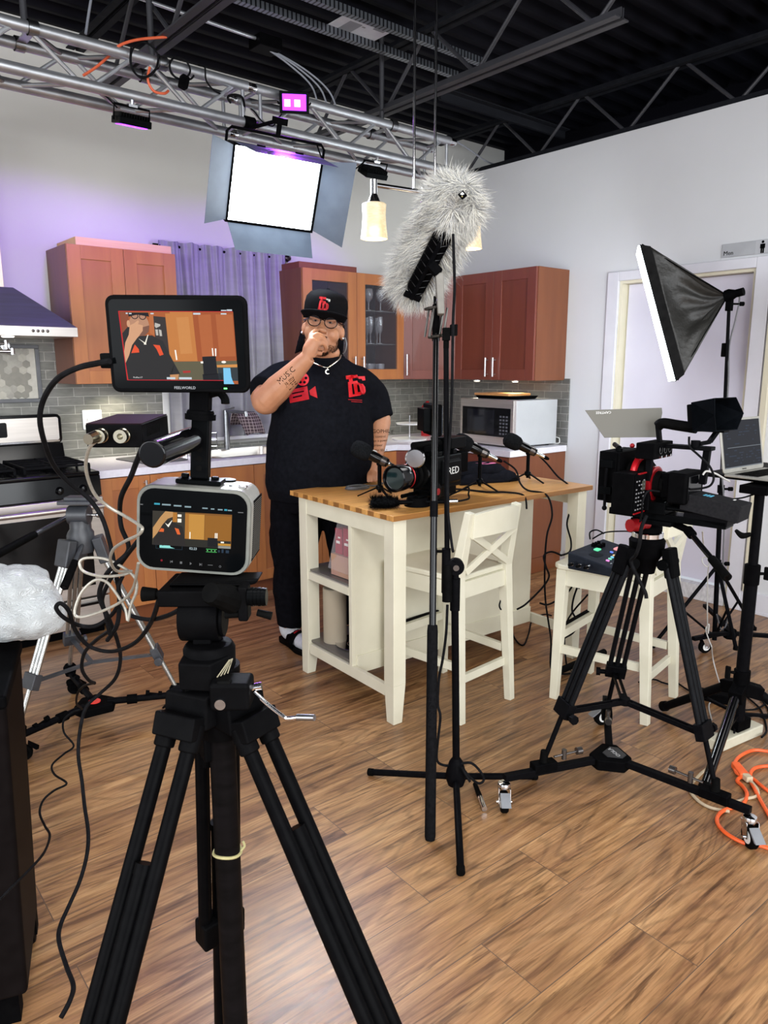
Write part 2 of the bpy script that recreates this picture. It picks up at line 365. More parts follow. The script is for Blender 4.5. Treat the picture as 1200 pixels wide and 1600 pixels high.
# ceiling: corrugated deck
DECK = pm('black_deck','15151a','1e1e24',(3,12,3),.55,bump=.05)
dk = MB(); prof = []; y = -9.5
while y < .6:
    prof += [(y,3.36),(y+.055,3.36),(y+.075,3.41),(y+.13,3.41)]; y += .15
vs = [(-9,a,c) for a,c in prof]+[(1.2,a,c) for a,c in prof]; n = len(prof)
dk._add(vs,[(i,i+1,n+i+1,n+i) for i in range(n-1)]); c_ = bld(dk,'ceiling',DECK); c_['kind'] = 'structure'
md = c_.modifiers.new('s','SOLIDIFY'); md.thickness = .01; md.offset = 1
struct(MB().box(.9,-9.5,2.5,.95,.1,3.6),'dark_backing',pm('dark_void','0c0c10','121217',(2,2,2),.9))  # near-black sheet added to stand for the dark space above the right wall
JM = pm('joist_paint','1a1b1f','232428',(4,20,20),.5,bump=.03)
JW = pm('joist_web_paint','2a2a2e','333338',(9,9,9),.5)
def joist(x, label, ph, n=9, light=False, ynear=-6.5):
    t = thing('ceiling_joist', label, 'joist', (x,-.2,2.95), 0, 'open web joists under the ceiling deck')
    a = JW if light else JM
    for nm, z in (('bottom_chord',0),('top_chord',.31)):
        c = MB()
        for s in (-1,1):
            yn = ynear if z == 0 else -6.5; yf = -.12 if z == 0 and light else .2
            c.box(s*.028-.022,yn,z,s*.028+.022,yf,z+.006); c.box(s*.008-.003,yn,z,s*.008+.003,yf,z+.045)
        bld(c,nm,a if z == 0 else JM,t)
    for k in range(n*2):
        y0 = -.1-k*.36-ph; y1 = y0-.36
        z0, z1 = (.03,.33) if k % 2 == 0 else (.33,.03)
        bld(MB().tube((0,y0,z0),(0,y1+.03,z1),.011,n=8),'web',JW,t)
    return t
joist(-1.42,'dark steel joist crossing behind the pendant lamp rods',.1,9,True,-2.48)
joist(-2.83,'dark steel joist above the purple floodlit end of the truss',.25,9,True)
joist(.06,'black open web joist running above the white right wall',.05)
# joist ending over the back wall and a flat girder
g = MB()
for s in (-1,1): g.box(-.9,-1.02+s*.03-.025,3.2,.4,-1.02+s*.03+.025,3.207); g.box(-.9,-1.02+s*.008-.003,3.15,.4,-1.02+s*.008+.003,3.2)
solo(g,'bridging_angle',JM,'dark steel bridging angle under the deck near the truss end','steel angle')
# perforated struts with a white panel resting on them
def perf_mat():
    m, t, b = nt('galvanised_slotted', .35, .8); L = t.links.new
    tc = N(t,'ShaderNodeTexCoord'); w = N(t,'ShaderNodeTexWave'); w.inputs['Scale'].default_value = 12; w.inputs['Distortion'].default_value = .2
    cr = N(t,'ShaderNodeValToRGB'); cr.color_ramp.elements[0].position = .28; cr.color_ramp.elements[0].color = (.02,.02,.025,1)
    cr.color_ramp.elements[1].position = .34; cr.color_ramp.elements[1].color = (.22,.24,.27,1)
    L(tc.outputs['Object'], w.inputs['Vector']); L(w.outputs['Fac'], cr.inputs[0]); L(cr.outputs[0], b.inputs['Base Color']); return m
PERF = perf_mat()
for y0, xe, lab in ((-1.235,-.965,'perforated galvanised strut under the ceiling, the one nearer the back wall'),(-1.47,-.99,'perforated galvanised strut under the ceiling, the one nearer the camera')):
    a = MB(); a.box(-2.75,y0-.02,3.2,xe,y0+.02,3.203); a.box(-2.75,y0-.02,3.203,xe,y0-.017,3.235)
    o = solo(a,'perforated_strut',PERF,lab,'strut')
p_ = MB().box(-1.94,-1.45,3.237,-1.63,-1.22,3.242); po = solo(p_,'ceiling_panel',pm('white_panel','c8cbd2','d4d7dd',(20,20,20),.5),'small white square panel lying on the perforated struts','panel')
q = MB(); q.box(-1.88,-1.36,3.2355,-1.80,-1.24,3.237); q.box(-1.73,-1.43,3.2355,-1.66,-1.36,3.237); q.box(-1.79,-1.35,3.2355,-1.77,-1.34,3.237); bld(q,'tape',pm('grey_tape','8d9096'),po,world=True)
# conduit and junction box
solo(MB().tube((-3.6,-.985,3.21),(-2.2,-.943,3.2),.009),'conduit',pm('conduit_steel','b9bcc2','cfd2d8',(20,20,20),.3,metal=.8),'thin shiny conduit running to the black junction box','conduit')
solo(MB().box(-2.2,-.99,3.16,-2.06,-.87,3.22),'junction_box',BLK,'black junction box under the ceiling deck',"junction box",bev=.004)

# ---------------------------------------------------------------- kitchen cabinets
def wood_mat(name, h1, h2, rough=.38, ax=(16,16,1.6), coat=.1):
    return pm(name,h1,h2,ax,rough,detail=6,dist=.5,coat=coat,contrast=(.3,.72))
WD = wood_mat('cherry_door','a26339','b3733f'); WDP = wood_mat('cherry_panel','9a5c36','a8693d'); WDS = wood_mat('cherry_side','6f3c20','7a4526')
WDR = wood_mat('cherry_red_shaded','6d3426','783c2c'); WDRP = wood_mat('cherry_panel_shaded','66301f','723726'); WDD = wood_mat('cherry_side_dark','6a3d2b','754531')  # same wood for the corner and right doors, dimmer light put into its colour
HND = pm('satin_nickel','b9b9bb','cacacc',(9,9,50),.28,metal=.9)
def shaker(parent, w, h, mats, name='door', glassy=False, st=.062, M=None, hx=None, hz=0, hl=.13, label=None, hor=False):
    """shaker door in local xz plane, face towards -y, thickness .02; M places its lower left corner"""
    M = M or Mx.Identity(4); d = MB()
    d.box(.0015,-.02,.0015,st,0,h-.0015,M); d.box(w-st,-.02,.0015,w-.0015,0,h-.0015,M); d.box(st,-.0195,.0015,w-st,0,st,M); d.box(st,-.0195,h-st,w-st,0,h-.0015,M)
    o = bld(d,name,mats[0],parent,bev=.0015,label=label)
    if glassy: bld(MB().box(st-.004,-.011,st-.004,w-st+.004,-.008,h-st+.004,M),'glass_pane',glass('cabinet_glass',(.1,.1,.11),.22,.03),o)
    else: bld(MB().box(st-.004,-.011,st-.004,w-st+.004,-.003,h-st+.004,M),'panel',mats[1],o)
    if hx is not None:
        k = MB()
        if hor:
            k.tube((hx-hl/2,-.05,hz),(hx+hl/2,-.05,hz),.006,M=M,n=10)
            for s in (-1,1): k.tube((hx+s*(hl/2-.016),-.02,hz),(hx+s*(hl/2-.016),-.05,hz),.005,M=M,n=8)
        else:
            k.tube((hx,-.05,hz),(hx,-.05,hz+hl),.0065,M=M,n=10)
            for s in (.016,hl-.016): k.tube((hx,-.02,hz+s),(hx,-.05,hz+s),.005,M=M,n=8)
        bld(k,'handle',HND,o)
    return o
ZB, ZT = 1.379, 2.14; HH = ZT-ZB
def carcass(parent, x0, x1, y0, y1, z0, z1, mat, open_front=False, shelves=(), sh_mat=None, back=None):
    c = MB(); t = .018
    c.box(x0,y0,z0,x0+t,y1,z1); c.box(x1-t,y0,z0,x1,y1,z1); c.box(x0+t,y0,z0,x1-t,y1,z0+t); c.box(x0+t,y0,z1-t,x1-t,y1,z1); c.box(x0+t,y1-.01,z0+t,x1-t,y1,z1-t)
    return bld(c,'body',mat,parent,bev=.001)
T3 = Mx.Translation
# left wall cabinet (two doors)
t = thing('wall_cabinet','left wall cabinet with two orange brown doors between the range hood and the curtain','cabinet',(-3.083,-.34,ZB))
carcass(t,0,.634,0,.34,0,HH,WDD)
for k in (0,1): shaker(t,.317,HH,(WD,WDP),M=T3((k*.317,0,0)),st=.075,hx=(.29 if k == 0 else .03),hz=.04)
bs = pm('raw_plywood','d3a577','dfb68b',(2,40,40),.6)
a = MB(); a.box(-3.02,-.33,ZT,-2.46,-.31,ZT+.045); a.box(-3.02,-.31,ZT,-3.0,-.01,ZT+.045); a.box(-2.48,-.31,ZT,-2.46,-.01,ZT+.045); a.box(-3.0,-.31,ZT+.035,-2.48,-.01,ZT+.045)
solo(a,'plywood_riser',bs,'pale raw plywood riser lying on top of the left wall cabinet','riser')
# middle cabinet with glass doors
t = thing('wall_cabinet','middle wall cabinet with two dark glass doors behind the man','cabinet',(-1.534,-.34,ZB))
c = MB(); c.box(0,0,0,.018,.34,HH); c.box(.918,0,0,.936,.34,HH); c.box(.018,0,0,.918,.34,.018); c.box(.018,0,HH-.018,.918,.34,HH); c.box(.459,0,.018,.477,.33,HH-.018)
bld(c,'body',WDD,t,bev=.001); bld(MB().box(.018,.32,.018,.918,.33,HH-.018),'back_panel',pm('dark_wood_back','1c1717','2a2222',(9,9,2),.5),t)
for k in range(2):
    for z in (.26,.5): bld(MB().box(.02+.458*k,.03,z,.457+.461*k,.32,z+.006),'glass_shelf',glass('shelf_glass',(.5,.55,.55),.35,.05),t)
for k in (0,1): shaker(t,.468,HH,(WD,WDP),M=T3((k*.468,0,0)),st=.078,glassy=True,hx=(.43 if k == 0 else .04),hz=.04)
a = MB(); a.box(-1.52,-.3,ZT,-1.02,-.28,ZT+.045); a.box(-1.52,-.28,ZT,-1.5,-.01,ZT+.045); a.box(-1.04,-.28,ZT,-1.02,-.01,ZT+.045); a.box(-1.5,-.28,ZT+.035,-1.04,-.01,ZT+.045)
solo(a,'wooden_riser',WDR,'reddish wooden riser lying on top of the middle glass door cabinet','riser')
# glassware inside the glazed bay
GW = glass('clear_glassware',(.85,.88,.92),.28,.06); GW.node_tree.nodes['Principled BSDF'].inputs['Metallic'].default_value = .3
def glassware(kind):
    if kind == 'flute': return [(.03,0),(.03,.003),(.004,.008),(.004,.07),(.018,.1),(.024,.16),(.02,.2),(.018,.2),(.021,.15),(.003,.09)]
    if kind == 'tumbler': return [(.026,0),(.032,.1),(.029,.1),(.024,.008)]
    return [(.034,0),(.034,.003),(.005,.008),(.004,.06),(.03,.09),(.036,.12),(.03,.16),(.028,.16),(.033,.12),(.003,.075)]
rr = random.Random(5); protos = {}
lab = {'flute':'clear glass flute on the middle shelf behind the cabinet glass door','wine':'clear wine glass on the top shelf behind the cabinet glass door','tumbler':'clear glass tumbler on the cabinet floor behind the glass door'}
for kind, z, n in (('tumbler',.018,6),('flute',.267,6),('wine',.507,4)):
    for k in range(n):
        x = -1.534+.477+.09+(k%3)*.1+rr.uniform(-.012,.012)+(.05 if k>2 else 0); y = -.27+(k//3)*.12+rr.uniform(-.01,.01)
        if kind not in protos:
            o = bld(MB().lathe(glassware(kind),n=14),{'flute':'champagne_flute','wine':'wine_glass','tumbler':'glass_tumbler'}[kind],GW); protos[kind] = o
        else: o = protos[kind].copy(); link(o)
        o.location = (x,y,ZB+z); tag(o,('front row ' if k < 3 else 'back row ')+('left ','middle ','right ')[k%3]+lab[kind],'glass',{'flute':'flutes in the glass cabinet','wine':'wine glasses in the glass cabinet','tumbler':'tumblers in the glass cabinet'}[kind])
o = bld(MB().lathe([(.03,0),(.045,.05),(.04,.11),(.043,.11),(.048,.05),(.028,.004)],n=20),'glass_jug',GW); o.location = (-1.2,-.2,ZB+.507); tag(o,'glass jug on the top shelf behind the left glass door','jug')
# corner cabinet with diagonal door
t = thing('wall_cabinet','diagonal corner wall cabinet with one plain door right of the glass doors','cabinet',(0,0,ZB))
bld(MB().prism([(-.002,-.002),(-.598,-.002),(-.598,-.345),(-.345,-.655),(-.002,-.655)],HH),'body',WDS,t,bev=.001)
ln = math.hypot(.253,.31)
shaker(t,ln,HH,(WDR,WDRP),M=basis((-.598,-.345,0),(.253,-.31,0),z=(0,0,1)),st=.07,hx=.035,hz=.03,hl=.16)
# right wall cabinet
t = thing('wall_cabinet','right wall cabinet with two red brown doors above the microwave','cabinet',(-.34,-.657,ZB))
bld(MB().box(0,-.765,0,.338,0,HH),'body',WDS,t,bev=.001)
for k in (0,1): shaker(t,.381,HH,(WDR,WDRP),M=basis((0,-.381*k,0),(0,-1,0),z=(0,0,1)),st=.075,hx=(.345 if k == 0 else .036),hz=.025,hl=.135)
# puck lights under the wall cabinets
PUCK = emit('puck_lamp',(1,.93,.75),9)
pk = thing('cabinet_light','first',None,(-.2,-1.13,ZB-.012),0,'round lights under the wall cabinets')
bld(MB().lathe([(.032,.012),(.032,.003),(.026,.001),(.026,0)],n=20),'housing',HND,pk); bld(MB().lathe([(.024,.001),(.02,-.003),(0,-.004)],n=20),'lens',PUCK,pk)
for i, (x, y, l) in enumerate(((-.2,-1.13,'round light under the right wall cabinet, nearer the open side end'),(-.2,-.75,'round light under the right wall cabinet, nearer the room corner'),(-2.77,-.17,'round light under the left wall cabinet above the wall sockets'),(-.8,-.17,'round light under the glazed wall cabinet'))):
    o = pk if i == 0 else copy_tree(pk); o.location = (x,y,ZB-.012); tag(o,l,'light','round lights under the wall cabinets')
    area('puck_beam',(x,y,ZB-.02),(x,y,0),.04,.04,1.1 if i != 2 else 1.8,(1,.93,.72),140)
# base cabinets
ZC = .872
def base(x0, x1, label, doors, drawer=False):
    t = thing('base_cabinet',label,'cabinet',(x0,-.61,0)); w = x1-x0
    c = MB(); c.box(0,0,.1,.018,.6,ZC); c.box(w-.018,0,.1,w,.6,ZC); c.box(.018,0,.1,w-.018,.6,.118); c.box(.018,.59,.118,w-.018,.6,ZC); c.box(.018,0,ZC-.03,w-.018,.018,ZC); bld(c,'body',WDD,t,bev=.001)
    bld(MB().box(0,.035,0,w,.05,.1),'plinth',WDS,t)
    n = doors; dw = w/n; top = ZC-.005
    if drawer:
        f = MB().box(.0015,-.02,top-.14,w-.0015,0,top); o = bld(f,'drawer_front',WD,t,bev=.0015); dh = top-.145-.1
    else: dh = top-.1
    for k in range(n): shaker(t,dw,dh,(WD,WDP),M=T3((k*dw,0,.1)),st=.07,hx=(dw-.035 if (k == 0 and n == 2) or n == 1 else .035),hz=dh-.155)
base(-3.095,-2.51,'base cabinet with two doors directly right of the cooker',2)
base(-2.51,-2.12,'base cabinet with false drawer front under the left side of the sink',1,True)
base(-2.12,-1.6,'base cabinet with one tall handle beside the man at the sink',1)
base(-1.6,-.914,'base cabinet behind the man and the island, right of the sink',2)
t = thing('base_cabinet','diagonal corner base cabinet under the counter behind the island','cabinet',(0,0,0))
bld(MB().prism([(-.002,-.002),(-.912,-.002),(-.912,-.61),(-.61,-.912),(-.002,-.912)],(.1,ZC)),'body',WDS,t); bld(MB().prism([(-.002,-.002),(-.9,-.002),(-.9,-.56),(-.56,-.9),(-.002,-.9)],.1),'plinth',WDS,t)
shaker(t,.427,.767,(WDR,WDRP),M=basis((-.912,-.61,.1),(1,-1,0),z=(0,0,1)),st=.07,hx=.39,hz=.62)
t = thing('base_cabinet','end base cabinet with plain wooden side panel under the microwave','cabinet',(-.61,-.914,0))
bld(MB().box(0,-.53,.1,.606,0,ZC),'body',WDS,t); bld(MB().box(-.02,-.546,.115,.606,-.532,ZC),'side_panel',WDS,t,bev=.002); bld(MB().box(.0,-.54,0,.606,0,.112),'plinth',WDS,t,bev=.002)
shaker(t,.53,.767,(WDR,WDRP),M=basis((0,0,.1),(0,-1,0),z=(0,0,1)),st=.07,hx=.04,hz=.6)
# countertop with sink opening
QZ = pm('white_quartz','dcdae0','e4e2e8',(60,60,60),.22)
ct = MB(); z0, z1 = ZC,.914
for q in ([(-3.095,-.64),(-2.34,-.64),(-2.34,-.013),(-3.095,-.013)],[(-1.74,-.64),(-.92,-.64),(-.64,-.92),(-.64,-1.475),(-.013,-1.475),(-.013,-.013),(-1.74,-.013)],[(-2.34,-.64),(-1.74,-.64),(-1.74,-.53),(-2.34,-.53)],[(-2.34,-.1),(-1.74,-.1),(-1.74,-.013),(-2.34,-.013)]): ct.prism(q,(z0,z1))
bmesh.ops.remove_doubles(ct.b, verts=ct.b.verts, dist=1e-5)
cto = bld(ct,'countertop',QZ,bev=.0015); tag(cto,'white quartz worktop running along the back wall and around the corner','countertop')
sk = MB(); A = rrect(.6,.43,.04,5,-2.04,-.315); B = rrect(.56,.39,.05,5,-2.04,-.315)
sk.hull([(x,y,.912) for x,y in rrect(.63,.455,.045,5,-2.04,-.315)],[(x,y,.9155) for x,y in rrect(.63,.455,.045,5,-2.04,-.315)])
skm = bmesh.new(); r1 = [skm.verts.new((x,y,.9155)) for x,y in rrect(.64,.47,.045,5,-2.04,-.315)]; r2 = [skm.verts.new((x,y,.9165)) for x,y in A]; r3 = [skm.verts.new((x,y,.74)) for x,y in B]
for P, Q in ((r1,r2),(r2,r3)):
    for i in range(len(P)): skm.faces.new((P[i],P[(i+1)%len(P)],Q[(i+1)%len(Q)],Q[i]))
skm.faces.new(r3); sk.b.free(); sk.b = skm
so = solo(sk,'sink',STL,'stainless steel sink set in the white worktop under the curtain','sink'); bld(MB().lathe([(.04,.742),(.035,.744),(0,.742)],p=(-2.04,-.3,0)),'drain',CHR,so,world=True)
# faucet with towel
fx, fy = -2.03,-.125
fo = thing('faucet','tall chrome tap at the back of the sink','tap',(fx,fy,.914))
bld(MB().tube((0,0,0),(0,0,.27),.02,.018),'column',ALU,fo); bld(MB().tube((0,0,.265),(.04,-.2,.262),.012,.011),'spout',ALU,fo); bld(MB().tube((.04,-.2,.268),(.042,-.205,.235),.013),'nozzle',ALU,fo); bld(MB().tube((0,-.01,.27),(.07,.01,.285),.006),'lever',ALU,fo)
def cloth_mat(name, h1, h2, sc):
    m, t, b = nt(name,.9); L = t.links.new; tc = N(t,'ShaderNodeTexCoord'); br = N(t,'ShaderNodeTexBrick', offset=0.0); br.inputs['Scale'].default_value = sc
    br.inputs['Brick Width'].default_value = .5; br.inputs['Row Height'].default_value = .5; br.inputs['Mortar Size'].default_value = .035
    sp = N(t,'ShaderNodeSeparateXYZ'); cb = N(t,'ShaderNodeCombineXYZ'); L(tc.outputs['Object'],sp.inputs[0]); L(sp.outputs['X'],cb.inputs[0]); L(sp.outputs['Z'],cb.inputs[1]); L(cb.outputs[0],br.inputs[0])
    br.inputs['Color1'].default_value = (*hexc(h1),1); br.inputs['Color2'].default_value = (*hexc(h1),1); br.inputs['Mortar'].default_value = (*hexc(h2),1); L(br.outputs['Color'], b.inputs['Base Color']); return m
tw = MB(); cols = []
for i in range(13):
    u = i/12; x = .02+.17*u
    cols.append([(x*.9+.05, -.16+.012*sin(u*9)-.02, .1+.02*sin(u*3)), (x+.02, -.145+.015*sin(u*8), .2), (x*1.0, -.10+.008*sin(u*8), .266+.01*sin(u*5)), (x*1.02,-.06,.262), (x,-.03+.01*sin(u*7),.17)])
for i in range(12):
    for j in range(4): tw._add([cols[i][j],cols[i+1][j],cols[i+1][j+1],cols[i][j+1]],[(0,1,2,3)])
bmesh.ops.remove_doubles(tw.b, verts=tw.b.verts, dist=1e-4)
to = bld(tw,'dish_towel',cloth_mat('checked_cloth','4b3c40','b8a9a6',24),None,sub=1); to.location = (fx,fy+.02,.914); to.modifiers.new('s','SOLIDIFY').thickness = .004
tag(to,'dark checked dish towel hanging over the tap','towel')
# curtain on a rod
cr_ = thing('curtain','grey pleated curtain hanging over the window between the wall cabinets','curtain',(-1.94,-.062,1.0))
cm = bmesh.new(); nx, nz = 150, 34; g = []
for j in range(nz+1):
    v = j/nz; row = []
    for i in range(nx+1):
        u = i/nx; fold = sin(u*44+1.2*sin(u*9)+.5*sin(v*3+u*20)*(1-v))*(.018+.012*(1-v))+.008*sin(u*131)*v
        row.append(cm.verts.new((-.47+.94*u+.006*sin(v*5+u*30), fold-.01*sin(v*4), 1.262*v+.004*sin(u*60)*(v>.97))))
    g.append(row)
for j in range(nz):
    for i in range(nx): cm.faces.new((g[j][i],g[j][i+1],g[j+1][i+1],g[j+1][i]))
mb = MB(); mb.b.free(); mb.b = cm; co = bld(mb,'fabric',pm('grey_satin','85848a','929196',(4,4,20),.55,spec=.6),cr_,ang=2)
rd = MB().tube((-.5,.035,1.235),(.47,.035,1.235),.009); bld(rd,'rod',BLKA,cr_)
for s in (.49,): bld(MB().lathe([(.008,0),(.018,.008),(.03,.03),(.018,.052),(0,.06)],p=(s-.02,.03,1.24),ax=(1,0,0),n=8),'finial',pm('faceted_bronze','4a4446','6f6a6c',(40,40,40),.2,metal=.9),cr_)
# wall sockets
sw = thing('wall_socket','white double socket and switch plate on the tiles above the cooker side worktop','socket',(-2.895,-.012,1.155))
bld(MB().prism(rrect(.118,.12,.006),.006,basis((0,0,0),(1,0,0),z=(0,-1,0))),'plate',WHT,sw,bev=.001)
bld(MB().prism(rrect(.034,.07,.006),.002,basis((.028,-.006,0),(1,0,0),z=(0,-1,0))),'socket_insert',WHT,sw)
for z in (-.02,.02):
    for x in (-.006,.006): bld(MB().box(.028+x-.001,-.0088,z-.004,.028+x+.001,-.0079,z+.006),'slot',BLK,sw)
bld(MB().box(-.034,-.016,-.008,-.024,-.006,.008),'toggle',WHT,sw,bev=.002)
# ---------------------------------------------------------------- cooker
ck = thing('cooker','black and stainless gas cooker at the left edge below the range hood','cooker',(-3.48,-.02,0))
w2 = .378
bld(MB().box(-w2,-.63,.06,w2,0,.9),'body',BLK,ck,bev=.004); bld(MB().box(-w2+.02,-.6,0,w2-.02,-.02,.06),'base',BLKM,ck)
bld(MB().box(-w2,-.66,.9,w2,-.02,.922),'hob_top',BLKG,ck,bev=.008,seg=3)
bld(MB().hull([(-w2,-.02,.92),(w2,-.02,.92),(w2,-.09,.92),(-w2,-.09,.92)],[(-w2,-.02,1.03),(w2,-.02,1.03),(w2,-.06,1.03),(-w2,-.06,1.03)]),'back_riser',BLKG,ck,bev=.003)
MP = basis((0,-.035,1.115),(1,0,0),z=(0,-1,.0))
bld(MB().prism(rrect(.755,.175,.03),(-.03,.028),MP),'backguard',BLKG,ck,bev=.004)
bg = bld(MB().prism(rrect(.72,.135,.012),(.028,.031),MP @ T3((0,.002,0))),'backguard_panel',STL,ck,bev=.001)
bld(MB().prism(rrect(.27,.085,.01),(.031,.033),MP @ T3((-.06,.006,0))),'control_display',BLKG,bg)
d = MB()
for i in range(3):
    for j in range(3): d.box(.02+.03*i-.105,0,0,.02+.03*i-.09,.0035,.001, MP @ T3((0,.034-.024*j,.033)))
bld(d,'display_marks',pm('grey_print','8d9096'),bg)
bld(MB().box(-.36,-.006,0,.36,.004,.003,MP @ T3((0,-.07,.028))),'chrome_strip',CHR,ck)
# grates and burners
for k, cx in enumerate((-.19,.19)):
    gk = MB()
    for x in (-.165,0,.165): gk.bar((cx+x,-.56,.952),(cx+x,-.14,.952),.012,.012)
    for y in (-.56,-.45,-.35,-.25,-.14): gk.bar((cx-.17,y,.95),(cx+.17,y,.95),.012,.012)
    for x in (-.165,.165):
        for y in (-.56,-.14,-.35): gk.bar((cx+x,y,.922),(cx+x,y,.95),.012,.012,up=(0,1,0))
    bld(gk,'grate',pm('cast_iron','101011','18181a',(60,60,60),.6),ck,bev=.002)
    for y in (-.46,-.24): bld(MB().lathe([(.05,0),(.05,.008),(.036,.01),(.036,.02),(0,.022)],p=(cx,y,.922)),'burner',BLKM,ck)
bld(MB().hull([(-w2,-.63,.79),(w2,-.63,.79),(w2,-.665,.79),(-w2,-.665,.79)],[(-w2,-.63,.9),(w2,-.63,.9),(w2,-.655,.9),(-w2,-.655,.9)]),'control_panel',BLKG,ck,bev=.003)
for x in (-.28,-.16,.16,.28): bld(MB().lathe([(.022,0),(.022,.006),(.016,.02),(.015,.028),(0,.03)],p=(x,-.66,.835),ax=(0,-1,0)),'knob',BLKG,ck)
mk = MB()
for x in (-.28,-.16,.16,.28): mk.box(x+.028,-.665,.85,x+.045,-.6605,.853); mk.box(x-.045,-.665,.838,x-.03,-.6605,.841)
dr = bld(MB().box(-w2,-.68,.235,w2,-.63,.785),'oven_door',STL,ck,bev=.006)
bld(MB().box(-w2+.055,-.684,.30,w2-.075,-.68,.7),'oven_window',BLKG,dr,bev=.002)
hd = MB().tube((-w2+.02,-.735,.742),(w2-.02,-.735,.742),.015); [hd.box(x-.012,-.735,.732,x+.012,-.68,.752) for x in (-w2+.05,w2-.05)]
bld(hd,'handle',STL,dr)
d2 = bld(MB().box(-w2,-.67,.065,w2,-.63,.225),'storage_drawer',STL,ck,bev=.005); bld(MB().box(-w2+.06,-.69,.19,w2-.06,-.67,.205),'drawer_grip',BLKG,d2)
# ---------------------------------------------------------------- range hood
hdv = thing('range_hood','pyramid range hood with stainless control rim above the cooker','range hood',(-3.48,0,1.635))
bld(MB().box(-.378,-.5,0,.378,0,.05),'rim',STL,hdv,bev=.002)
cn = MB(); cn.hull([(-.378,-.5,.05),(.378,-.5,.05),(.378,0,.05),(-.378,0,.05)],[(-.14,-.34,.255),(.115,-.34,.255),(.115,0,.255),(-.14,0,.255)])
bld(cn,'canopy',pm('hood_steel','6d6a78','77748a',(3,60,60),.36,metal=.6),hdv,bev=.003)
bld(MB().box(-.12,-.32,.255,.075,0,1.1),'chimney',pm('hood_flue','c8b9a0','d2c4ac',(60,60,3),.35,metal=.4),hdv,bev=.002)
for k in range(4): bld(MB().lathe([(.008,0),(.008,.004),(.004,.006),(0,.006)],p=(.15+.024*k,-.5,.027),ax=(0,-1,0),n=14),'button',pm('dark_chrome','55504e','625d5a',(9,9,9),.25,metal=.8),hdv)
hl_ = MB().lathe([(.032,0),(.028,-.006),(0,-.007)],p=(.05,-.4,0),n=18); bld(hl_,'hood_lamp',emit('hood_lamp',(1,.95,.85),4),hdv)
# pot filler tap
pf = thing('pot_filler','folded chrome pot filler tap on the wall tiles under the range hood','tap',(-3.36,-.012,1.575))
bld(MB().tube((0,0,.02),(0,-.03,.02),.025),'wall_plate',CHR,pf); bld(MB().tube((0,-.03,.02),(0,-.06,.02),.012).tube((0,-.05,.0),(0,-.05,.05),.012),'valve',CHR,pf)
bld(MB().tube((0,-.05,.03),(-.28,-.07,.03),.009).tube((-.28,-.07,.05),(-.28,-.07,-.02),.012),'arm',CHR,pf); bld(MB().tube((-.28,-.07,-.012),(.02,-.09,-.012),.009).tube((.02,-.09,-.03),(.02,-.09,.005),.012),'outer_arm',CHR,pf)
# ---------------------------------------------------------------- microwave in the corner
mw = thing('microwave','stainless fronted microwave standing on the worktop in the corner','microwave',(-.455,-1.11,.914),R(-94))
# local: x along front (towards right), y into depth
bld(MB().box(-.27,0,.012,.27,.42,.33),'body',pm('microwave_side','b9bbbd','c3c5c7',(5,5,5),.4,metal=.2),mw,bev=.004)
ft = bld(MB().box(-.272,-.03,.012,.272,0,.332),'front',STL,mw,bev=.004)
bld(MB().box(-.245,-.034,.072,.245,-.03,.275),'window',BLKG,ft,bev=.002)
bld(MB().box(-.19,-.0355,.09,.09,-.034,.258),'inner_window',pm('smoked_glass','15161b','1c1d24',(5,5,5),.08),ft)
kp = MB()
for i in range(3):
    for j in range(6): kp.box(.145+.03*i,-.0365,.09+.024*j,.162+.03*i,-.034,.102+.024*j)
bld(kp,'keypad',pm('keypad_grey','5e6066'),ft); bld(MB().box(.145,-.036,.245,.225,-.034,.262),'display',BLKG,ft)
for x in (-.22,.22):
    for y in (.03,.38): bld(MB().tube((x,y,0),(x,y,.014),.014),'foot',RUB,mw)
cable('power_cord',[(-.03,-1.30,.97),(-.022,-1.40,.965),(-.022,-1.415,.945),(-.025,-1.41,.925),(-.03,-1.36,.92),(-.03,-1.25,.92)],.004,WHT,'white power cord behind the microwave',parent=mw)
cb = MB().prism(rrect(.36,.24,.02),.016,T3((-.26,-1.06,1.268)) @ Mx.Rotation(R(-92),4,'Z')); solo(cb,'cutting_board',wood_mat('pale_board','c98d4f','d69c60',.5,(3,40,40)),'wooden cutting board lying on the black tray above the microwave','cutting board',bev=.003)
tb = MB().hull([(x*.9,y*.9,0) for x,y in rrect(.42,.27,.04)],[(x,y,.022) for x,y in rrect(.42,.27,.04)],T3((-.26,-1.1,1.246)) @ Mx.Rotation(R(-92),4,'Z')); tbo = solo(tb,'baking_tray',BLKM,'black tray on top of the microwave under the wooden board','tray',bev=.003)
# ---------------------------------------------------------------- small things on the worktop
dm = thing('drying_mat','dark drying mat with a yellow sponge edge on the worktop beside the sink','mat',(-2.66,-.33,.914),R(8))
bld(MB().prism(rrect(.3,.4,.05),.006),'mat',pm('mat_grey','4a4a4c','585859',(80,80,80),.85),dm,bev=.002)
sp_ = solo(MB().prism(rrect(.09,.07,.008),.022,T3((-2.66,-.24,.921)) @ Mx.Rotation(R(25),4,'Z')),'sponge',pm('yellow_sponge','d8c62e','e0d04a',(90,90,90),.9),'yellow sponge lying on the dark drying mat','sponge',bev=.004)
wr_ = MB()
for x in (-.05,.05):
    wr_.path([(x,-.06,0),(x,-.06,.12),(x,.06,.12),(x,.06,0)],.0025,n=6,sub=1)
for z in (.03,.075,.12): wr_.path([(-.05,-.06,z),(.05,-.06,z),(.05,.06,z),(-.05,.06,z)],.0022,n=6,sub=1,closed=True)
o = bld(wr_,'wire_caddy',CHR); o.location = (-2.13,-.05,.917); o.location = (-2.16,-.07,.917); tag(o,'small chrome wire caddy at the back left corner of the sink','caddy')
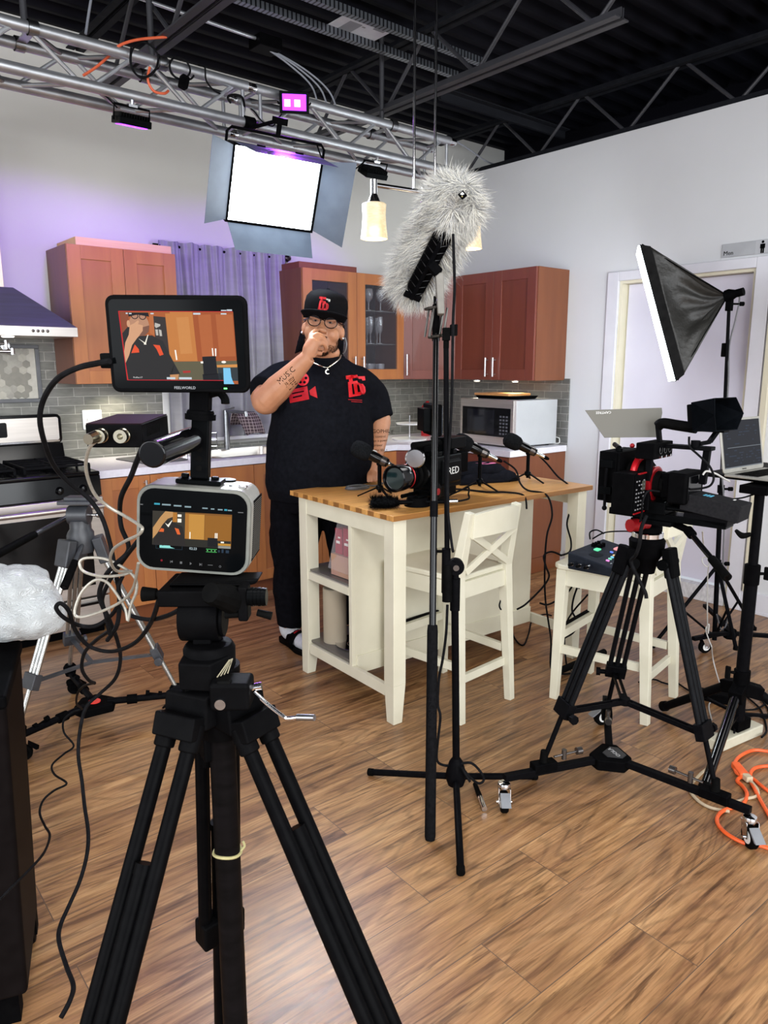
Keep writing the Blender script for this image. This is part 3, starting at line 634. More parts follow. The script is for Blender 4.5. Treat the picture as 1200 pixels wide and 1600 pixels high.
o = bld(MB().lathe([(.025,0),(.028,.01),(.028,.09),(.012,.105),(.01,.12),(0,.12)],n=16),'soap_bottle',pm('soap_cream','cfc7b4','d8d1c0',(9,9,9),.35)); o.location = (-2.16,-.07,.918); tag(o,'cream soap bottle standing in the wire caddy','bottle')
bl = MB(); bl.lathe([(.035,0),(.035,.03),(.012,.045),(.006,.06),(0,.06)],n=18); o = bld(bl,'sink_strainer',CHR); o.location = (-2.42,-.3,.914); tag(o,'small chrome strainer standing left of the sink','strainer')
# knife block
kb = thing('knife_block','pale knife block with white and steel knives right of the man','knife block',(-1.03,-.36,.914),R(10))
bld(MB().box(-.06,-.05,0,.06,.05,.03),'base',wood_mat('pale_beech','d2b27a','dcbf8b',.5,(3,30,30)),kb,bev=.004)
bld(MB().box(-.05,-.03,.03,.05,.04,.15),'block',glass('clear_block',(.8,.82,.84),.5,.1),kb,bev=.003)
for k, (x, m_) in enumerate(((-.04,WHT),(-.015,WHT),(.01,BLK),(.035,BLK))):
    kk = MB().box(x-.001,-.02,.04,x+.001,.015,.16); ko = bld(kk,'knife_blade',ALU,kb); bld(MB().box(x-.009,-.025,.16,x+.009,.0,.24+.012*k),'knife_handle',m_,ko,bev=.003)
# two tier stand and red pack
ts = thing('tiered_stand','white two tier serving stand on the corner worktop behind the microphones','serving stand',(-.6,-.42,.914))
bld(MB().lathe([(.0,0),(.13,.0),(.14,.012),(.135,.012),(.0,.008)],n=28),'lower_plate',WHT,ts); bld(MB().tube((0,0,.008),(0,0,.19),.006),'stem',CHR,ts); bld(MB().lathe([(0,.12),(.1,.12),(.108,.132),(.103,.132),(0,.126)],n=28),'upper_plate',WHT,ts)
solo(MB().box(-.31,-.29,.914,-.255,-.24,1.15).hull([(-.31,-.29,1.15),(-.255,-.29,1.15),(-.255,-.24,1.15),(-.31,-.24,1.15)],[(-.30,-.28,1.17),(-.26,-.28,1.2),(-.26,-.25,1.2),(-.30,-.25,1.17)]),'red_carton',pm('red_carton','a5161c','b8242b',(9,9,9),.5),'red carton with folded top in the corner behind the serving stand','carton',bev=.003)

# ---------------------------------------------------------------- truss, lamps, things under the ceiling
def truss(x0, x1, label, loc):
    t = thing('lighting_truss',label,'truss',loc)
    X0, X1 = x0-loc[0], x1-loc[0]
    for y in (0,.2):
        for z in (0,.17):
            o = bld(MB().tube((X0+.02,y,z),(X1-.02,y,z),.0245,n=20),'chord',ALT,t)
            for xx in (X0,X1): bld(MB().lathe([(.018,-.03),(.022,-.02),(.022,.02),(.018,.03)],p=(xx,y,z),ax=(1,0,0)),'coupler',CHR,o)
    L = X1-X0; n = int(round(L/.26)); st = (L-.12)/n
    for (ya,za),(yb,zb) in (((0,0),(0,.17)),((.2,0),(.2,.17)),((0,.17),(.2,.17)),((0,0),(.2,0))):
        ph = (ya+yb+za) > .3
        for k in range(n):
            a, b = ((ya,za),(yb,zb)) if (k % 2 == 0) != ph else ((yb,zb),(ya,za))
            xs = X0+.06+k*st
            bld(MB().tube((xs+.02,*a),(xs+st-.02,*b),.0095,n=10),'brace',ALT,t)
    for xx in (X0+.045,X1-.045):
        for a, b in (((0,0),(0,.17)),((.2,0),(.2,.17)),((0,.17),(.2,.17)),((0,0),(.2,0))): bld(MB().tube((xx,*a),(xx,*b),.0095,n=10),'end_brace',ALT,t)
    return t
truss(-5.3,-2.395,'long aluminium box truss section reaching the upper left edge',(-3.8,-1.2,2.68))
truss(-2.385,-.965,'aluminium box truss section ending in open tube ends near the room corner',(-1.67,-1.2,2.68))
for x, l in ((-3.42,'dark hanger pipe holding the truss, the one near the upper left edge'),(-2.86,'dark hanger pipe holding the truss beside the coiled black cable'),(-1.45,'dark hanger pipe holding the truss near its open end')):
    t = thing('truss_hanger',l,'hanger',(x,-1.1,2.85),0,'pipes the truss hangs from')
    bld(MB().tube((0,0,0),(0,0,.5),.014),'pipe',JW,t); bld(MB().box(-.02,-.13,-.005,.02,.13,.0),'plate',ALU,t); 
    for y in (-.1,.1): bld(MB().lathe([(.031,-.02),(.031,.02),(.0255,.02),(.0255,-.02),(.031,-.02)],p=(0,y,.0),ax=(1,0,0)),'clamp',ALU,t)
def flood(label, loc, rot, col=None, e=0, group='small floodlights on the truss'):
    t = thing('floodlight',label,'floodlight',loc,0,group,rot=rot)
    bd = MB().box(-.075,-.05,-.022,.075,.05,.008)
    bld(bd,'housing',BLKA,t,bev=.004)
    f = MB()
    for k in range(12): f.box(-.068+.012*k,-.045,.008,-.064+.012*k,.045,.026)
    bld(f,'heat_sink',BLKA,t)
    bld(MB().box(-.06,-.037,-.025,.06,.037,-.022),'lens',emit('flood_'+col[0],col[1],e) if col else BLKG,t)
    bld(MB().path([(-.082,0,-.01),(-.082,0,.055),(.082,0,.055),(.082,0,-.01)],.005,n=6,sub=1,flat=1),'yoke',BLKM,t)
    bld(MB().box(-.02,-.015,.055,.02,.015,.066).tube((0,0,.066),(0,0,.085),.008),'mount',ALU,t)
    return t
flood('small black floodlight with violet lens hanging below the left part of the truss',(-3.02,-1.2,2.575),(R(14),0,0),('violet',(.25,.03,1)),5)
flood('small black floodlight hanging below the truss right of the big panel light',(-1.6,-1.2,2.575),(R(30),0,R(-4)))
fl = flood('glowing magenta floodlight clamped on the front of the truss facing the camera',(-2.19,-1.285,2.80),tuple((V((-4.4,-4.7,1.9))-V((-2.19,-1.285,2.80))).to_track_quat('-Z','Y').to_euler()),('magenta',(.3,.01,1)),9)
_m = _mats['flood_magenta']; _m.node_tree.nodes['Principled BSDF'].inputs['Emission Strength'].default_value = 2.2
hc = MB()
for x in (-.03,.02): hc.box(x,-.02,-.027,x+.03,.012,-.0255)
bld(hc,'led_chips',emit('led_chip',(1,.35,.9),5),fl)
VIO = (.30,.08,1)
for fx0, tx0, e0_ in ((-3.02,-3.1,34),(-1.6,-1.9,36)):
    o = spot('violet_beam',(fx0,-1.18,2.52),(tx0,0,2.12),e0_,VIO,46,.75,.05); o.scale = (3.0,1,1)
    area('violet_wash',(fx0,-1.18,2.545),(fx0,-1.1,0),.12,.08,4,VIO)
spot('violet_beam',(-2.22,-1.32,2.78),(-2.9,-3.0,.5),22,(.4,.08,1),100,.8)
# cables on the truss
ORG = pm('orange_cord','c4502a','d0603a',(30,30,30),.5); ORG2 = pm('orange_extension','e0521a','e8642c',(30,30,30),.45)
BC = pm('black_cable','0f0f10','18181a',(60,60,60),.5)
cable('extension_cable',[(-2.849,-1.24,2.951),(-2.987,-1.24,2.905),(-3.068,-1.22,2.865),(-3.087,-1.15,2.84),(-3.129,-1.1,2.799),(-3.171,-1.05,2.769)],.006,ORG,'orange cord draped over the left part of the truss','cord')
cable('extension_cable',[(-2.937,-1.24,2.805),(-2.949,-1.24,2.749),(-2.925,-1.24,2.71),(-2.876,-1.24,2.709),(-2.844,-1.22,2.732)],.006,ORG,'short orange cord loop below the coiled black cable on the truss','cord')
cable('coiled_cable',[(-3.023,-1.25,2.86),(-3.034,-1.26,2.79),(-3.001,-1.25,2.754),(-2.945,-1.26,2.764),(-2.901,-1.25,2.824),(-2.911,-1.26,2.871),(-2.957,-1.24,2.902),(-3.022,-1.26,2.85),(-3.029,-1.26,2.778),(-2.98,-1.25,2.748),(-2.919,-1.26,2.796),(-2.895,-1.25,2.865)],.0045,BC,'black cable coiled round the truss at its left part')
cable('coiled_cable',[(-2.839,-1.24,2.855),(-2.838,-1.25,2.799),(-2.785,-1.25,2.786),(-2.744,-1.25,2.828),(-2.759,-1.24,2.874),(-2.816,-1.24,2.873),(-2.846,-1.25,2.824),(-2.814,-1.25,2.785),(-2.749,-1.25,2.794),(-2.726,-1.25,2.816)],.0045,BC,'black cable coiled on the truss with a plug, right of the orange cord')
solo(MB().prism(rrect(.06,.04,.01),.03,basis((-2.786,-1.25,2.77),(.3,0,1),z=(0,-1,0))),'plug_adapter',BLK,'black plug adapter hanging from the coiled cable on the truss','plug',bev=.003)
cable('hanging_cable',[(-2.674,-1.2,2.886),(-2.668,-1.25,2.865),(-2.664,-1.25,2.811),(-2.629,-1.25,2.776),(-2.561,-1.2,2.784)],.004,BC,'thin black cable looping over the truss left of the magenta floodlight')
cable('hanging_cable',[(-2.454,-1.1,2.793),(-2.512,-1.18,2.785),(-2.513,-1.24,2.781),(-2.473,-1.25,2.775),(-2.432,-1.2,2.75),(-2.411,-1.15,2.73)],.006,BC,'thick black cable loop inside the truss behind its front tube')
cable('lamp_cable',[(-2.265,-1.28,2.734),(-2.297,-1.28,2.692),(-2.311,-1.26,2.673),(-2.361,-1.25,2.687),(-2.392,-1.23,2.73),(-2.395,-1.2,2.751)],.0035,BC,'black cable from the magenta floodlight back to the truss')
cable('lamp_cable',[(-3.142,-1.1,2.704),(-3.113,-1.15,2.671),(-3.084,-1.2,2.617)],.0035,BC,'black cable leading to the violet lensed floodlight')
cable('lamp_cable',[(-1.958,-1.15,2.674),(-1.973,-1.2,2.612),(-1.954,-1.22,2.553),(-1.909,-1.24,2.51),(-1.83,-1.24,2.523),(-1.733,-1.22,2.575),(-1.66,-1.21,2.629)],.004,BC,'black cable sagging between the panel light and the right floodlight')
for k, (a, b, c) in enumerate((((405,67),(450,90),(490,150)),((405,70),(470,98),(515,155)),((403,72),(430,85),(493,125)))):
    cable('ceiling_cable',[(-2.17,-.93,3.186),(-2.0+.05*k,-.95,3.12),(-1.88+.06*k,-1.0,3.02),(-1.85+.07*k,-1.02,2.9)],.005,pm('grey_cable','7d8088','8a8d95',(30,30,30),.45),'grey cable bundle from the junction box down to the truss, strand %s'%('nearest the camera','in the middle','nearest the wall')[k],'cable','grey cables from the junction box')
cable('ceiling_cable',[(-3.093,-1,3.114),(-3.11,-1,3.044),(-3.135,-1.02,2.958)],.006,_mats['grey_cable'],'single grey cable dropping from the ceiling behind the left truss')
cable('ceiling_cable',[(-.753,-1,2.944),(-.481,-.9,2.944),(-.098,-.7,2.975),(0.368,-.4,3.08)],.006,_mats['grey_cable'],'grey cable running from the open truss end to the right wall top')
# ---------------------------------------------------------------- LED panel light with barn doors
P0 = V((-2.41,-1.42,2.33)); lx = V((.985,-.12,-.02)).normalized(); lz0 = V((-.10,-.34,.93)); Mp = basis(P0, lx, z=lz0)   # local x right, z up, -y out of the face
t = thing('panel_light','big bright LED panel light with four barn doors hanging from the truss','studio light',P0); t.matrix_basis = Mp
w2, h2 = .225, .165
bld(MB().box(-w2-.012,0,-h2-.012,w2+.012,.07,h2+.012),'housing',BLKA,t,bev=.006)
f = MB(); f.box(-w2-.012,-.014,-h2-.012,-w2,0,h2+.012); f.box(w2,-.014,-h2-.012,w2+.012,0,h2+.012); f.box(-w2,-.014,h2,w2,0,h2+.012); f.box(-w2,-.014,-h2-.012,w2,0,-h2); bld(f,'bezel',BLKA,t)
bld(MB().box(-w2,-.006,-h2,w2,-.001,h2),'diffuser',emit('panel_white',(.84,.93,1),22),t)
BD = pm('barn_door_lit','4c5563','586270',(9,9,9),.42)  # black doors; the panel's bluish light on them is put into the colour
def bdoor(nm, a, b, c, d, n):
    A = [V(q) for q in (a,b,c,d)]; n = V(n)*.0025; return bld(MB().hull(A,[q+n for q in A]),nm,BD,t)
bdoor('barn_door',(-w2-.012,-.014,h2-.0),(-w2-.012,-.014,-h2),(-w2-.14,-.085,-h2-.02),(-w2-.14,-.085,h2+.03),(0,1,0))
bdoor('barn_door',(w2+.012,-.014,h2),(w2+.012,-.014,-h2),(w2+.15,-.10,-h2-.05),(w2+.15,-.10,h2+.03),(0,1,0))
bdoor('barn_door',(-w2,-.014,-h2-.012),(w2,-.014,-h2-.012),(w2-.01,-.10,-h2-.12),(-w2+.02,-.10,-h2-.12),(0,1,.3))
bdoor('barn_door',(-w2,-.014,h2+.012),(w2,-.014,h2+.012),(w2+.03,-.14,h2-.005),(-w2+.05,-.14,h2-.005),(0,0,1))
for x in (-.1,.1): bld(MB().tube((x-.02,-.014,h2+.014),(x+.02,-.014,h2+.014),.007),'hinge',BLKM,t)
bld(MB().path([(-w2-.03,.035,0),(-w2-.03,.035,h2+.05),(-w2-.01,.035,h2+.07),(w2+.01,.035,h2+.07),(w2+.03,.035,h2+.05),(w2+.03,.035,0)],.007,n=8,sub=1),'yoke',BLKM,t)
bld(MB().tube((0,.035,h2+.07),(0,.035,h2+.13),.012).box(-.03,.01,h2+.12,.03,.06,h2+.15),'clamp',BLKM,t)
for s in (-1,1): bld(MB().tube((s*(w2+.012),.035,0),(s*(w2+.045),.035,0),.016),'pivot_knob',BLKM,t)
hk = P0+V((0,.0,0)); yk = Mp @ V((0,.035,h2+.14)); bld(MB().tube(yk,(yk.x,-1.2,2.655),.009).tube((yk.x-.03,-1.2,2.68),(yk.x+.03,-1.2,2.68),.032),'truss_clamp',BLKM,t,world=True)
area('panel_beam', P0+V((0,-.05,-.01)), P0+V((-.2,-1.5,-.55)), .43, .31, 22, (.84,.93,1), 150)
# ---------------------------------------------------------------- pendant lamp over the island
t = thing('pendant_lamp','brushed nickel bar pendant with glowing textured glass shades above the island','pendant lamp',(-1.93,-1.985,2.29),R(-8))
GS = emit('lamp_glass',(1,.86,.6),1.0,base=(.9,.85,.7))
def lampglass():
    m, tt, b = nt('lit_lamp_glass',.35); L = tt.links.new; tc = N(tt,'ShaderNodeTexCoord'); mp = N(tt,'ShaderNodeMapping'); mp.inputs['Scale'].default_value = (20,20,60); mp.inputs['Rotation'].default_value = (.6,.3,.5)
    no = N(tt,'ShaderNodeTexNoise', Scale=1.2, Detail=3, Distortion=2); L(tc.outputs['Object'],mp.inputs[0]); L(mp.outputs[0],no.inputs['Vector'])
    cr = N(tt,'ShaderNodeValToRGB'); cr.color_ramp.elements[0].position = .42; cr.color_ramp.elements[0].color = (.75,.52,.24,1); cr.color_ramp.elements[1].position = .6; cr.color_ramp.elements[1].color = (1,.86,.6,1)
    L(no.outputs['Fac'],cr.inputs[0]); L(cr.outputs[0],b.inputs['Emission Color']); b.inputs['Emission Strength'].default_value = .3; b.inputs['Base Color'].default_value = (.6,.52,.36,1)
    b.inputs['Transmission Weight'].default_value = .25; return m
LG = lampglass()
bld(MB().tube((-.29,0,0),(.29,0,0),.011),'bar',CHR,t)
for x in (-.06,.06): bld(MB().tube((x,0,0),(x,0,1.1),.0065),'rod',CHR,t)
bld(MB().lathe([(.075,1.07),(.075,1.095),(.01,1.1)]),'canopy',CHR,t)
for x in (-.28,0,.28):
    k = bld(MB().tube((x,0,-.04),(x,0,.022),.016).lathe([(.016,-.04),(.03,-.075),(.03,-.082)],p=(x,0,0)),'socket_cup',CHR,t)
    bld(MB().lathe([(.05,-.08),(.056,-.085),(.053,-.13),(.056,-.18),(.063,-.235),(.06,-.235),(.052,-.18),(.049,-.13),(.052,-.088)],p=(x,0,0),n=32),'glass_shade',LG,t)
    bld(MB().ell((x,0,-.15),.022,.022,.032),'bulb',emit('bulb',(1,.9,.68),4),t)
    l = bpy.data.lights.new('bulb_light','POINT'); l.energy = 1.6; l.color = (1,.82,.55); l.shadow_soft_size = .03; o = bpy.data.objects.new('bulb_light',l); link(o,t); o.location = (x,0,-.2)
# wall sign
sg = thing('door_sign','small grey sign with a male figure above the door on the right wall','sign',(-.002,-2.647,2.141),0)
Ms = basis((0,0,0),(0,-1,0),z=(0,0,1))
bld(MB().box(-.14,-.006,-.036,.14,0,.04,Ms),'plate',pm('sign_grey','9b9c9f','a5a6a9',(9,9,9),.35),sg,bev=.001)
bld(MB().box(.055,-.0075,-.036,.136,-.006,.036,Ms),'pictogram_tile',pm('sign_pale','b4b5b8'),sg)
pg = MB(); Mz = Ms @ T3((.095,-.008,0)) @ Mx.Rotation(R(90),4,'X')
pg.prism(circ(.0075,14,0,.027),.001,Mz); pg.prism([(-.0135,.017),(.0135,.017),(.0135,-.008),(.0095,-.008),(.0095,-.034),(.001,-.034),(.001,-.01),(-.001,-.01),(-.001,-.034),(-.0095,-.034),(-.0095,-.008),(-.0135,-.008)],.001,Mz)
bld(pg,'pictogram',BLKM,sg); txt('Men',.034,BLKM,sg,Ms @ T3((-.1,-.0068,-.014)) @ Mx.Rotation(R(90),4,'X'))

# ---------------------------------------------------------------- fur made of real tapered strands
def fur(parent, name, mats, roots, seed=1, curl=.3, droop=.12, world=False, label=None):
    """roots: list of (point, normal, length, width). each strand is a thin tapered ribbon of 3 segments"""
    rn = random.Random(seed); vs = []; fs = []; mi = []
    for p, n, ln, wd in roots:
        p = V(p); n = V(n).normalized(); side = n.cross(V((rn.uniform(-1,1),rn.uniform(-1,1),rn.uniform(-1,1)))).normalized()
        bend = V((rn.gauss(0,1),rn.gauss(0,1),rn.gauss(0,1)))*curl*ln + V((0,0,-droop*ln)); b = len(vs); k = rn.randrange(len(mats))
        for j in range(4):
            t = j/3; q = p + n*ln*t + bend*t*t; w = wd*(1-t*.92)
            vs += [q-side*w, q+side*w]
        for j in range(3): fs.append((b+2*j,b+2*j+1,b+2*j+3,b+2*j+2)); mi.append(k)
    me = bpy.data.meshes.new(name); me.from_pydata([tuple(v) for v in vs],[],fs)
    for m in mats: me.materials.append(m)
    me.polygons.foreach_set('material_index',mi); me.polygons.foreach_set('use_smooth',[True]*len(fs))
    if world and parent is not None:
        r = parent; A = Mx.Identity(4)
        while r is not None: A = r.matrix_basis @ A; r = r.parent
        me.transform(A.inverted())
    o = link(bpy.data.objects.new(name, me), parent)
    o['kind'] = 'stuff'
    if label: o['label'] = label
    return o
# ---------------------------------------------------------------- island
ISL = (-2.636,-2.577,0); IA = -.0438
isl = thing('kitchen_island','cream kitchen island with butcher block top in the middle of the room','kitchen island',ISL,IA)
def I(x,y,z): return V((ISL[0]+cos(IA)*x-sin(IA)*y, ISL[1]+sin(IA)*x+cos(IA)*y, z))
def butcher():
    m, t, b = nt('butcher_block',.36); L = t.links.new
    tc = N(t,'ShaderNodeTexCoord'); br = N(t,'ShaderNodeTexBrick', offset=.43); br.inputs['Scale'].default_value = 1; br.inputs['Brick Width'].default_value = .42; br.inputs['Row Height'].default_value = .042
    br.inputs['Mortar Size'].default_value = .0003; br.inputs['Color1'].default_value = (*hexc('bf8a49'),1); br.inputs['Color2'].default_value = (*hexc('cf9c58'),1); br.inputs['Mortar'].default_value = (*hexc('8a5d2a'),1)
    L(tc.outputs['Object'],br.inputs[0]); mp = N(t,'ShaderNodeMapping'); mp.inputs['Scale'].default_value = (4,60,30); L(tc.outputs['Object'],mp.inputs[0]); no = N(t,'ShaderNodeTexNoise', Scale=1.0, Detail=5); L(mp.outputs[0],no.inputs['Vector'])
    cr = N(t,'ShaderNodeValToRGB'); cr.color_ramp.elements[0].position = .3; cr.color_ramp.elements[0].color = (.75,.7,.62,1); cr.color_ramp.elements[1].position = .65; cr.color_ramp.elements[1].color = (1.08,1.05,1,1)
    L(no.outputs['Fac'],cr.inputs[0]); mu = N(t,'ShaderNodeMixRGB', blend_type='MULTIPLY'); mu.inputs[0].default_value = 1; L(br.outputs['Color'],mu.inputs[1]); L(cr.outputs[0],mu.inputs[2]); L(mu.outputs[0],b.inputs['Base Color']); return m
bld(MB().box(0,0,.877,1.26,.79,.9),'top',butcher(),isl,bev=.002)
CP = pm('island_cream','cfcab4','d8d3be',(7,7,7),.45)
for nm, x, y, dx, dy in (('leg',.02,.02,1,1),('leg',1.24,.02,-1,1),('leg',.02,.745,1,-1),('leg',1.24,.745,-1,-1)):
    w = .065; a = MB(); xs = sorted((x,x+dx*w)); ys = sorted((y,y+dy*w))
    a.box(xs[0],ys[0],.17,xs[1],ys[1],.877)
    xi = (x if dx > 0 else x-w, x+w if dx > 0 else x); q0 = [(xs[0],ys[0],.17),(xs[1],ys[0],.17),(xs[1],ys[1],.17),(xs[0],ys[1],.17)]
    c = .018; X0 = xs[0] if dx > 0 else xs[0]+c; X1 = xs[1]-c if dx > 0 else xs[1]; Y0 = ys[0] if dy > 0 else ys[0]+c; Y1 = ys[1]-c if dy > 0 else ys[1]
    a.hull([(X0,Y0,0),(X1,Y0,0),(X1,Y1,0),(X0,Y1,0)],q0); bld(a,'leg',CP,isl,bev=.002)
for x0 in (.024,1.214): bld(MB().box(x0,.085,.8,x0+.022,.68,.877),'apron',CP,isl,bev=.001); bld(MB().box(x0,.085,.11,x0+.022,.68,.16),'stretcher',CP,isl,bev=.001)
bld(MB().box(.085,.72,.8,1.175,.742,.877),'apron',CP,isl)
bld(MB().box(.045,.325,.12,1.2,.345,.877),'back_panel',CP,isl,bev=.001)
bld(MB().box(.05,.317,.12,1.2,.325,.205),'panel_skirting',CP,isl,bev=.001)
bld(MB().box(.026,.325,.16,.045,.347,.8),'divider',CP,isl,bev=.001); bld(MB().box(1.19,.345,.12,1.21,.742,.877),'end_panel',CP,isl,bev=.001)
SG = pm('shelf_steel','6b6762','76726c',(6,6,6),.38,metal=.35)
for z in (.165,.52):
    o = bld(MB().box(.035,.347,z,1.18,.74,z+.012),'shelf',SG,isl,bev=.002)
    if z > .3: bld(MB().box(.024,.347,z-.035,.035,.68,z+.002),'shelf_rail',CP,isl)
# items on the island shelves
pk = solo(MB().box(*I(.07,.40,.534),*(I(.23,.55,.534)+V((0,0,.1)))),'snack_carton',pm('kraft_pink','b08c70','a97f74',(12,12,12),.6),'open kraft carton with pink base on the upper island shelf','carton',bev=.002)
PKM = pm('crimson_pack','8e1230','a11c3c',(9,9,9),.35)
pks = [I(.11,.44,0),I(.11,.505,0),I(.19,.44,0),I(.19,.505,0)]
for i, p in enumerate(pks):
    zz = .634; o = solo(MB().box(p.x-.03,p.y-.025,zz,p.x+.03,p.y+.025,zz+.13-.01*i),'red_box',PKM,'crimson packet standing in the kraft carton on the island shelf, '+('front left','back left','front right','back right')[i]+' of four','packet','packets in the kraft carton',bev=.003)
    bld(MB().box(p.x-.0315,p.y-.012,zz+.05,p.x-.03,p.y+.014,zz+.062).box(p.x-.0315,p.y-.016,zz+.075,p.x-.03,p.y+.0,zz+.082),'white_mark',WHT,o,world=True)
wrp = MB(); q = [I(.062,.39,.56),I(.24,.39,.56),I(.24,.565,.56),I(.062,.565,.56)]; wrp.hull(q,[I(.075,.42,.8),I(.21,.42,.8),I(.21,.50,.79),I(.075,.50,.79)]); solo(wrp,'shrink_wrap',glass('clear_wrap',(.8,.75,.78),.16,.15),'clear crinkled plastic wrap around the crimson packets','plastic wrap')
pr_ = MB().lathe([(.056,0),(.056,.265),(.052,.268),(.022,.268),(.022,.262)],n=30); o = bld(pr_,'paper_towel_roll',pm('kraft_paper','9d917d','a89c88',(5,5,2),.85,bump=.3)); o.location = I(.12,.60,.178); tag(o,'brown paper towel roll standing on the lower island shelf','paper roll')
tb = thing('silver_tray','round silver tray leaning on the lower island shelf below the ice bucket','tray',I(.18,.49,.178)); bld(MB().lathe([(0,0),(.085,0),(.11,.008),(.112,.012),(.085,.006),(0,.004)],n=36),'dish',CHR,tb); bld(MB().lathe([(.05,.004),(.053,.006),(.056,.004)],n=30),'rim_ring',CHR,tb)
o = bld(MB().lathe([(.03,0),(.045,.012),(.02,.03),(.035,.05),(.05,.12),(.062,.2),(.064,.205),(.058,.2),(.045,.12),(.02,.06)],n=28),'ice_bucket',CHR); o.location = I(.2,.47,.192); tag(o,'silver goblet shaped bucket on the lower island shelf','bucket')
rt = MB(); rr = random.Random(2)
for k in range(14):
    a = rr.uniform(0,6.28); c = I(.2,.47,.385); rt.path([c+V((.04*cos(a),.04*sin(a),0)),c+V((.055*cos(a+.4),.055*sin(a+.4),.03+.02*rr.random())),c+V((.03*cos(a+1),.03*sin(a+1),.02))],.0035,n=5,sub=3)
ro = recenter(bld(rt,'straw_filling',pm('straw','9c7d46','b2935a',(30,30,30),.8))); tag(ro,'tangled straw filling in the silver bucket','straw',kind='stuff')
# ---------------------------------------------------------------- bar stools
ST = pm('stool_paint','d3cfb9','dcd8c4',(9,9,9),.4)
def stool(label, loc, rz):
    t = thing('bar_stool',label,'bar stool',loc,rz,'white bar stools'); 
    s = MB(); s.prism([(-.165,-.205),(.165,-.205),(.2,.175),(.17,.205),(-.17,.205),(-.2,.175)],(.605,.63)); bld(s,'seat',ST,t,bev=.008,seg=3)
    for sx in (-1,1):
        bld(MB().bar((sx*.185,.172,0),(sx*.17,.162,.605),.034,.034,up=(0,1,0),w1=.046,h1=.046),'leg',ST,t,bev=.002)
        r = MB(); r.bar((sx*.172,-.24,0),(sx*.16,-.2,.63),.032,.034,up=(0,1,0),w1=.044,h1=.048).bar((sx*.16,-.2,.63),(sx*.155,-.255,.905),.044,.048,up=(0,1,0),w1=.034,h1=.03)
        bmesh.ops.remove_doubles(r.b, verts=r.b.verts, dist=1e-4); bld(r,'rear_leg',ST,t,bev=.002)
        bld(MB().bar((sx*.175,.16,.57),(sx*.16,-.19,.57),.022,.07),'apron',ST,t); bld(MB().bar((sx*.182,.17,.24),(sx*.163,-.2,.24),.02,.036),'stretcher',ST,t,bev=.001)
    bld(MB().bar((-.165,.165,.57),(.165,.165,.57),.022,.07),'apron',ST,t); bld(MB().bar((-.15,-.205,.57),(.15,-.205,.57),.022,.07),'apron',ST,t)
    bld(MB().bar((-.175,.165,.3),(.175,.165,.3),.022,.036),'footrest',ST,t); bld(MB().bar((-.17,.187,.312),(.17,.187,.312),.02,.02),'metal_footrest_strip',BLKM,t)
    bld(MB().bar((-.155,-.212,.18),(.155,-.212,.18),.02,.036),'stretcher',ST,t,bev=.001)
    # curved top rail
    A = []; B = []
    n = 9; m = MB(); ring = []
    for i in range(n):
        u = -1+2*i/(n-1); x = u*.148; cy = -.26-.028*(1-u*u); top = .895+.018*(1-u*u); bot = .8+.006*(1-u*u)
        ring.append([m.b.verts.new(q) for q in ((x,cy-.01,bot),(x,cy+.012,bot),(x,cy+.008,top),(x,cy-.014,top))])
    for i in range(n-1):
        for j in range(4): m.b.faces.new((ring[i][j],ring[i+1][j],ring[i+1][(j+1)%4],ring[i][(j+1)%4]))
    m.b.faces.new(ring[0]); m.b.faces.new(ring[-1][::-1]); bld(m,'top_rail',ST,t,bev=.002)
    bld(MB().bar((-.14,-.225,.65),(.14,-.265,.81),.03,.014,up=(0,1,0)),'cross_slat',ST,t,bev=.001); bld(MB().bar((.14,-.223,.65),(-.14,-.262,.81),.03,.014,up=(0,1,0)),'cross_slat',ST,t,bev=.001)
    return t
stool('white bar stool with cross back pushed up to the island behind the microphone stand',(-2.235,-2.475,0),R(4))
stool('white bar stool carrying the audio mixer behind the big camera tripod',(-1.672,-2.965,0),R(10))
cable('stool_cord',[(-2.06,-2.62,.53),(-2.075,-2.66,.5),(-2.06,-2.66,.46),(-2.075,-2.665,.42),(-2.085,-2.66,.44),(-2.07,-2.66,.48),(-2.08,-2.655,.53)],.0035,BC,'short black cable loop hanging at the right rear leg of the stool by the island')
